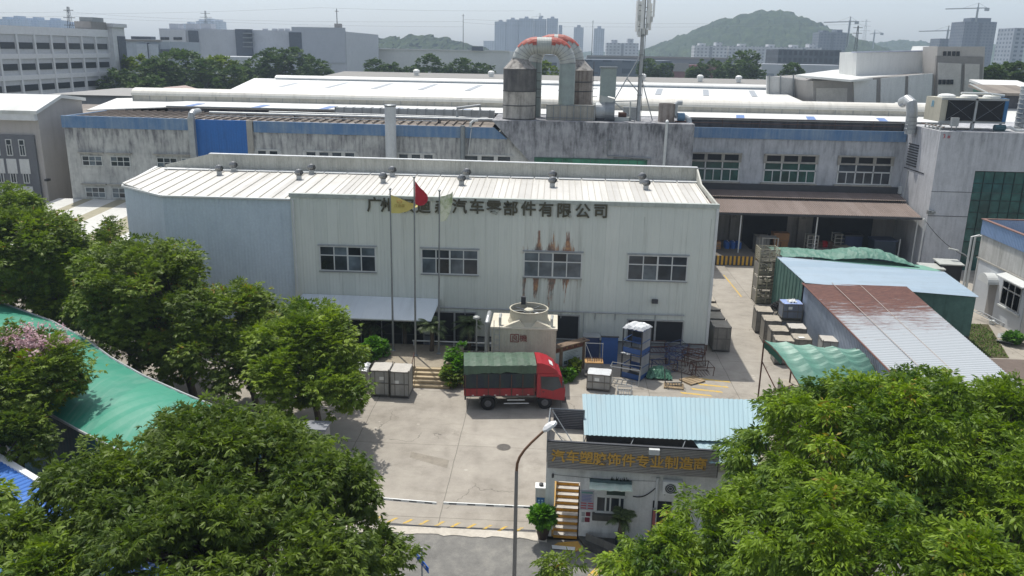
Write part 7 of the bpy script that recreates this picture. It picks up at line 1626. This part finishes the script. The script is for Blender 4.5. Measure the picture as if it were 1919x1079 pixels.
def crown_points(blobs, nclump, per, rng, crad=.8, lowcut=-.45, inner=.12):
    """clumps over the surface of a union of ellipsoids, leaves inside every clump; local metres"""
    B_ = np.array(blobs, float); wts = (B_[:,3]*B_[:,4]+B_[:,3]*B_[:,5]+B_[:,4]*B_[:,5]); wts /= wts.sum(); cl = []; tries = 0
    holes = []
    for i in range(max(3, nclump//9)):
        b = B_[rng.choice(len(B_), p=wts)]; d = rng.normal(0, 1, 3); d /= np.linalg.norm(d); holes.append(b[:3]+d*b[3:])
    holes = np.array(holes)
    while len(cl) < nclump and tries < nclump*60:
        tries += 1; b = B_[rng.choice(len(B_), p=wts)]; d = rng.normal(0, 1, 3); d /= np.linalg.norm(d)
        if d[2] < lowcut and rng.uniform() < .85: continue
        f = rng.choice([rng.uniform(.84,1.04), rng.uniform(.95,1.2)], p=[.75,.25]) if rng.uniform() > inner else rng.uniform(.45, .82); p = b[:3]+d*b[3:]*f
        q = (p-B_[:,:3])/B_[:,3:]; r = np.linalg.norm(q, axis=1)
        if (r < .72).any() and f > .85: continue
        if f > .84 and (np.linalg.norm(holes-p, axis=1) < crad*.95).any(): continue
        g = d/b[3:]; cl.append((p, g/np.linalg.norm(g)))
    pos, out, ct = [], [], []
    for p, g in cl:
        c = crad*rng.uniform(.6, 1.3); k = int(per*rng.uniform(.6, 1.4)*max(.5, c/crad)); d = rng.normal(0, 1, (k,3)); d /= np.linalg.norm(d, axis=1)[:,None]; d = d*.75+g*.6+np.array([0,0,.25])
        r = c*rng.uniform(.25, 1.0, (k,1))**.6; pos.append(p+d*r*np.array([1,1,.75])); out.append(d); ct.append(np.full(k, rng.beta(1.3, 1.3)))
    return np.concatenate(pos), np.concatenate(out), [c[0] for c in cl], np.concatenate(ct)
def tree(name, label, base, blobs, leaf, kind, size, nclump, per, seed, crad=.8, droop=.5, tr=.22, nlimb=22, group=None, cat='tree', lowcut=-.45, inner=.12):
    rng = np.random.RandomState(seed); base = Vector(base); t = thing(name, label, cat, base, group)
    sh_ = crad*.75+size*.4      # leaves stand proud of the clump centres
    lb = [(b[0]-base.x, b[1]-base.y, b[2]-base.z)+tuple(max(q*.35, q-sh_) for q in b[3:6]) for b in blobs]
    pos, out, cl, ct = crown_points(lb, nclump, per, rng, crad, lowcut, inner)
    me = leaf_mesh('crown', pos, out, size, kind, rng, droop, ct); me.materials.append(LEAF[leaf]); o = bpy.data.objects.new('crown', me); COL.objects.link(o); o.parent = t
    cz = np.mean([b[2] for b in lb]); cx, cy = np.mean([b[0] for b in lb]), np.mean([b[1] for b in lb]); fork = Vector((cx*.35, cy*.35, cz*.5)); b = MB()
    b.tube([(0,0,-.1),(fork.x*.4,fork.y*.4,fork.z*.5),fork], tr, 8, tr*.75)
    idx = rng.permutation(len(cl))[:nlimb]
    for i in idx:
        e = Vector(cl[i]); mid = fork.lerp(e, .5)+Vector((rng.normal(0,.2), rng.normal(0,.2), .35)); b.tube([fork, fork.lerp(mid,.5)+Vector((0,0,.1)), mid, e], [tr*.5, tr*.38, tr*.24, .02], 5)
    b.build('trunk', M['bark'], t, local=True); return t, cl, rng
def blob(px, py, z, rpx, ry=None, rz=None, dy=0.0):
    """ellipsoid seen at picture point (px,py) if its centre is z metres up; radii from picture pixels"""
    c = P(px, py, z); k = (Vector(c)-Vector(CAMP)).length/F_PX; r = rpx*k; return (c.x, c.y+dy, z, r, r*(ry or 1), r*(rz or 1))
# foreground right: big glossy tree
BR = [blob(1590,868,6.5,190,.9,.75), blob(1425,1010,5.2,122,.9,.7), blob(1700,860,7.0,170,.9,.75), blob(1512,800,6.6,82,.9,.8), blob(1600,1040,6.5,190,.8,.6), blob(1412,935,5.5,66,.9,.8), blob(1252,1072,4.2,92,.9,.8), blob(1340,1045,4.8,95,.9,.8), blob(1318,990,5.0,66,.9,.9), blob(1720,760,7.0,80,1,.8)]
tree('broadleaf_tree', 'big glossy green tree with fingered leaves filling the lower right', (8.6,20.5,0), BR, 'big', 'finger', .36, 430, 66, 11, .62, 1.0, .3, 60, inner=.15)
BR2 = [blob(1890,850,7.4,120,.9,.9), blob(1940,980,6.6,150,.9,.8), blob(1850,800,7.0,70,1,.8)]
tree('broadleaf_tree', 'darker second tree cut by the right edge, broader leaves', (14.8,22.5,0), BR2, 'big', 'finger', .34, 170, 56, 12, .7, .8, .26, 30)
BR3 = [blob(1845,1078,7.8,75,.9,.6), blob(1770,1085,7.6,55,.9,.6)]
tree('broadleaf_tree', 'low bright leafy bough at the bottom right corner', (10.0,15.5,0), BR3, 'big', 'finger', .34, 60, 44, 13, .6, .8, .12, 8)
t, _, _ = tree('broadleaf_tree', 'few leafy twigs poking up at the bottom edge right of the lamp', (1.05,21.5,0), [blob(1042,1062,5.4,14), blob(1072,1060,5.4,16), blob(1065,1085,5.2,20)], 'row', 'finger', .34, 9, 14, 14, .3, 1.0, .05, 6)
# foreground left: wide feathery tree
BL = [blob(420,900,7.0,175,.9,.6), blob(560,930,6.8,130,.9,.62), blob(250,930,6.8,150,.9,.6), blob(330,1040,6.6,180,.9,.6), blob(520,1050,6.4,150,.9,.6), blob(130,1020,6.4,105,.9,.7), blob(370,830,6.6,90,.9,.6), blob(590,850,6.2,55,.9,.7)]
tree('feathery_tree', 'wide spreading dark green feathery tree filling the lower left', (-9.2,23.5,0), BL, 'front', 'spray', .38, 640, 44, 21, .7, 1.0, .34, 70, inner=.1)
tree('feathery_tree', 'drooping leafy bough at the bottom beside the blue street sign', (-6.2,20.5,0), [blob(715,1030,5.6,52,.9,.8), blob(650,1070,5.6,70,.9,.7), blob(745,1062,5.2,30), blob(680,985,5.4,30), blob(655,905,5.4,22)], 'front', 'spray', .38, 90, 38, 22, .6, .95, .1, 14)
tree('feathery_tree', 'bright yellowish green tree corner at the bottom left edge', (-15.5,19.5,0), [blob(25,1010,6.6,62,.9,.9), blob(50,1075,6.6,80,.9,.7), blob(-40,960,6.4,55)], 'bright', 'spray', .38, 110, 38, 23, .6, .8, .15, 14)
# row along the green roof
tree('leafy_tree', 'round bright tree in front, standing left of the grey box trolleys', (-12.6,42.0,0), [blob(575,660,4.6,92,.95,.9), blob(540,720,3.6,85,.9,.9), blob(620,735,3.4,62,.9,1), blob(590,610,5.0,60,.9,.8), blob(500,660,4.2,55)], 'bright', 'spray', .44, 360, 42, 31, .8, .6, .2, 34, lowcut=-.8)
tree('leafy_tree', 'middle dark green tree left of the round bright tree', (-16.8,44.0,0), [blob(430,612,5.0,82,.95,.95), blob(400,660,4.0,60), blob(450,690,3.2,60), blob(480,590,4.8,45), blob(370,600,5.0,40)], 'row', 'spray', .44, 270, 40, 32, .8, .6, .2, 28, lowcut=-.8)
tree('leafy_tree', 'tall dense tree with orange tips beside the grey-blue wall', (-21.5,46.0,0), [blob(265,555,6.2,108,.95,.9), blob(240,606,4.8,74,.9,1), blob(310,620,4.4,70,.9,1), blob(292,655,3.2,74,.9,.9), blob(300,510,6.8,52), blob(230,500,7.2,55,1,.8), blob(335,505,6.6,38)], 'row', 'spray', .45, 430, 42, 33, .85, .6, .24, 40, lowcut=-.8)
tree('leafy_tree', 'yellow tinged tree between the two dense left trees', (-26.0,48.5,0), [blob(125,500,6.6,58,.95,1), blob(172,566,4.8,58), blob(122,556,4.6,54,1,1), blob(150,470,7.0,32)], 'bright', 'spray', .45, 210, 38, 34, .8, .6, .2, 26, lowcut=-.8)
tree('leafy_tree', 'large dark domed tree at the left edge', (-32.5,52.0,0), [blob(55,470,7.6,85,.95,.8), blob(-20,500,6.6,80), blob(55,520,5.2,72,1,.9), blob(110,455,7.0,42)], 'row', 'spray', .48, 330, 40, 35, .9, .6, .26, 32, lowcut=-.8)
tree('leafy_tree', 'tree crown at the far left before the grey office', (-39.0,63.0,0), [blob(25,385,6.6,42,1,.8), blob(-10,400,6.0,50,1,.8), blob(55,392,5.8,22)], 'bright', 'spray', .5, 120, 36, 36, .9, .6, .2, 16)
tree('thin_tree', 'thin airy small tree before the striped lean-to roof', (-28.2,55.2,0), [blob(207,440,5.6,26,1,1.1), blob(195,470,4.8,36), blob(238,460,4.8,24), blob(175,455,5.0,20)], 'row', 'spray', .42, 90, 18, 37, .7, .4, .12, 24)
# flowering tree
t, cl, rng = tree('flowering_tree', 'tree with pink blossom on top, left before the green roof', (-24.6,33.8,0), [blob(70,698,6.4,78,.95,.75), blob(20,740,5.6,90), blob(110,735,5.4,50), blob(40,650,7.0,42)], 'row', 'spray', .38, 230, 36, 41, .75, .6, .18, 26)
hi = [np.array(c) for c in cl]; base = Vector((-24.6,33.8,0)); tops = []
for (px, py, z, n) in ((40,636,7.7,6),(75,620,7.8,5),(95,640,7.7,6),(60,645,7.7,5),(112,650,7.4,5),(20,632,7.7,3),(45,622,7.9,3),(130,655,7.2,3)):
    c = P(px, py, z)
    for i in range(n): tops.append(np.array([c.x-base.x+rng.normal(0,.35), c.y-base.y+rng.normal(0,.4), z+rng.normal(0,.22)]))
fp = np.concatenate([p+rng.normal(0,.14,(64,3)) for p in tops]); me = leaf_mesh('blossom', fp, rng.normal(0,1,fp.shape), .14, 'simple', rng, .1)
LEAF['pink'] = m_leaf('blossom_pink', 'b9979f', 'd2b8bd', None, 0, .25, .6); me.materials.append(LEAF['pink']); o = bpy.data.objects.new('blossom', me); COL.objects.link(o); o.parent = t
tree('leafy_tree', 'dark shaded tree under the pink blossom at the left edge', (-24.0,31.0,0), [blob(20,830,4.6,60,.9,.9), blob(75,850,4.0,38), blob(-30,800,5.0,60)], 'row', 'spray', .38, 130, 36, 42, .7, .6, .15, 16, lowcut=-.8)
# palms and shrubs before the shed
def palm(label, x, y, h, r, seed, nf=26, group='palms in the planting bed'):
    rng = random.Random(seed); t = thing('palm', label, 'palm', (x, y, .35 if y > 54 else .8), group); b = MB(); b.tube([(0,0,0),(.04,.03,h*.5),(0,0,h)], .16, 8, .13); b.build('trunk', M['bark'], t, local=True); b = MB()
    for k in range(nf):
        a = 2*math.pi*k/nf+rng.uniform(-.2,.2); el = rng.uniform(.15,1.25); L = r*rng.uniform(.8,1.1); pts = []; n = 12
        for i in range(n+1):
            s = i/n; rr = L*s*math.cos(el*(1-.25*s)); zz = h+L*(s*math.sin(el)-.75*s*s*(1.15-el*.35)); pts.append(Vector((rr*math.cos(a), rr*math.sin(a), zz)))
        sd = Vector((-math.sin(a), math.cos(a), 0))
        for i in range(1, n+1):
            d = (pts[i]-pts[i-1]).normalized(); ll = L*.3*math.sin(math.pi*min(1,.12+.88*i/n))**.6+.05
            for s_ in (-1,1):
                for q in (0,.5):
                    p0 = pts[i-1].lerp(pts[i], q); tip = p0+(sd*s_*.8+d*.6+Vector((0,0,-.25))).normalized()*ll; w_ = d*.028; b._add([p0-w_,p0+w_,tip], [(0,1,2)])
    o = b.build('fronds', LEAF['palm'], t, local=True); at = o.data.attributes.new('tint','FLOAT','FACE'); v = np.random.RandomState(seed).uniform(0,1,len(o.data.polygons)).astype(np.float32); at.data.foreach_set('value', v); return t
palm('big palm between the left and middle flagpoles', -10.15, 54.9, 1.9, 1.75, 1); palm('palm right of the middle flagpole', -8.0, 53.4, 1.7, 1.5, 2); palm('palm beside the garden lamp left of the cooling tower', -5.6, 55.0, 1.9, 1.5, 3); palm('small palm at the left behind the shrubs', -12.6, 55.1, 1.6, 1.3, 4)
palm('potted palm by the gatehouse window', 3.35, 31.75, .75, .85, 5, 18, None); t = thing('plant_pot', 'dark blue glazed pot under the gatehouse palm', 'pot', (3.35,31.75,.12)); MB().lathe((0,0,0), [(.16,0),(.24,.2),(.25,.42),(.21,.5),(.19,.5)], 16).build('pot', m_plain('glaze_blue', '1c2233', .3), t, local=True)
def shrub(label, blobs, leaf, n, seed, size=.3, kind='fan', base=None, cat='shrub'):
    b0 = blobs[0]; return tree('shrub', label, base or (b0[0], b0[1], 0), blobs, leaf, kind, size, n, 16, seed, .3, .4, .05, 10, cat=cat, lowcut=-.7)
shrub('bright green shrub left of the palms', [blob(703,655,1.3,24,1,.9)], 'shrub', 46, 51); shrub('reddish green shrub beside the round bright tree', [blob(672,665,1.2,22)], 'bright', 40, 52)
shrub('leafy green shrub between the steps and the truck', [blob(860,665,1.5,24,.9,1), blob(855,690,.9,26)], 'shrub', 60, 53); shrub('dark low shrub at the right of the steps', [blob(845,705,.6,22)], 'row', 34, 54)
shrub('green shrub growing in front of the cooling tower', [blob(995,650,1.7,28,.8,.8), blob(1010,640,2.1,16)], 'shrub', 56, 55, base=(-1.0,48.9,0)); shrub('small yellow flowering bush under the notice board', [blob(1075,690,.5,16,1,.8)], 'yellowgreen', 30, 56); shrub('weedy plants under the grey notice board panel', [blob(1058,702,.4,16,1,.8)], 'shrub', 26, 57)
c = P(1017,1008); shrub('green bush growing in a dark pot by the barrier pillar', [blob(1017,970,1.25,20,.9,.95)], 'shrub', 60, 58, base=(c.x,c.y,.5)); t = thing('plant_pot', 'dark brown pot holding the green bush by the barrier pillar', 'pot', (c.x, c.y, 0)); MB().lathe((0,0,0), [(.2,0),(.28,.3),(.3,.68),(.26,.7),(.24,.6)], 16).build('pot', m_plain('pot_brown', '3b302a', .6), t, local=True)
shrub('small spiky plant by the right building door', [blob(1898,637,.4,14)], 'shrub', 26, 59)
# middle distance trees, each its own object
def far_tree(label, px, py, Y, rpx, leaf, seed, group=None, rz=.85):
    c = PY(px, py, Y); k = Y/F_PX; r = rpx*k*1.35; rng = random.Random(seed)
    bl = [(c.x, Y, c.z, r, r, r*rz), (c.x+rng.uniform(-.6,.6)*r, Y-.2*r, c.z-.45*r, r*.8, r*.8, r*.7), (c.x-rng.uniform(-.6,.6)*r, Y+.1*r, c.z-.6*r, r*.85, r*.8, r*.8)]
    return tree('far_tree', label, (c.x, Y, 0), bl, leaf, 'fan', max(.8, r*.2), 110, 14, seed, r*.17, .3, .3, 8, group, lowcut=-.6)
G1 = 'trees behind the left office'
for k, a in enumerate(((255,140,215,30,'yellowgreen','bright yellow green tree crown next to the far left office'),(300,150,212,34,'far','dark tree right of the bright yellow green crown'),(335,132,222,36,'far','big dark tree in the middle of the clump under the grey factory'),(375,148,216,30,'far','dark rounded tree right of the middle of the clump'),(415,140,224,30,'yellowgreen','mid green tree towards the right of the clump'),(445,150,218,24,'far','smaller dark tree at the right of the clump'),(225,165,205,30,'far','low dark tree against the far left office base'),(275,170,203,28,'far','low dark tree above the grey gable hall'),(480,135,235,22,'far','tree under the left of the grey factory panels'),(512,125,240,26,'far','dark round tree under the right of the grey factory'),(552,122,245,26,'far','tree under the grey factory end block'),(590,132,240,22,'far','low tree right of the grey factory end block'))):
    far_tree(a[5], a[0], a[1], a[2], a[3], a[4], 100+k, G1)
G2 = 'trees along the far side of the white roofs'
for k, a in enumerate(((703,128,270,16,'far','tree at the left foot of the pale hall'),(735,135,260,14,'far','low tree left of the round dark tree'),(804,126,255,20,'far','round dark tree before the pale hall'),(770,138,262,13,'far','small low tree left beside the round dark tree'),(865,131,262,19,'far','broad tree before the pale hall middle'),(838,139,264,12,'far','small low tree right of the round dark tree'),(905,136,262,16,'far','tree just left of the sooty scrubber tower'),(1022,136,230,18,'yellowgreen','bright green tree seen between the scrubber towers'),(1215,128,300,16,'far','tree right of the telecom mast'),(1245,134,300,13,'far','low tree before the red brick block'),(1330,132,290,18,'far','tree below the white flats, right of the brick'),(1392,128,270,25,'far','big round tree left of the white low office'),(1360,138,285,15,'far','low tree left of the big round tree'),(1483,135,260,14,'far','tree beside the white industrial hall'),(1300,140,290,12,'far','low tree right of the red brick block'))):
    far_tree(a[5], a[0], a[1], a[2], a[3], a[4], 130+k, G2)
for k, a in enumerate(((1862,137,190,14,'far','left dark tree at the right edge beyond the roofs'),(1885,138,195,16,'far','middle dark tree at the right edge beyond the roofs'),(1912,137,190,16,'far','rightmost dark tree beyond the roofs at the right edge'))):
    far_tree(a[5], a[0], a[1], a[2], a[3], a[4], 150+k, 'trees at the right edge')
# far green belt that reads as one mass
rng = np.random.RandomState(77); nb_ = 5200; px = rng.uniform(-60, 1980, nb_); Yb = rng.uniform(330, 700, nb_); xx = (px-1035)/F_PX*Yb; hh = 9*rng.uniform(.3, 1.0, nb_)*(.75+.25*np.sin(xx*.06)+.2*np.sin(xx*.21+2))
pos = np.stack([xx, Yb, hh], 1); out = rng.normal(0,1,(nb_,3)); out[:,2] = np.abs(out[:,2])
me = leaf_mesh('tree_belt', pos, out, 3.4, 'fan', rng, .2); me.materials.append(LEAF['far']); o = bpy.data.objects.new('tree_belt', me); COL.objects.link(o); tag(o, 'green belt of distant trees running below the skyline', 'trees', kind='stuff')
# haze
def haze():
    m_ = bpy.data.materials.new('haze'); m_.use_nodes = True; nt = m_.node_tree; nt.nodes.remove(nt.nodes['Principled BSDF']); v = nt.nodes.new('ShaderNodeVolumePrincipled')
    v.inputs['Color'].default_value = (.66, .81, 1.0, 1); v.inputs['Density'].default_value = HAZE; v.inputs['Anisotropy'].default_value = .15
    nt.links.new(v.outputs[0], nt.nodes['Material Output'].inputs['Volume'])
    tag(MB().box(-1600, 1600, -160, 3000, -1.3, 190).build('haze', m_), kind='stuff')
HAZE = .00024
haze()
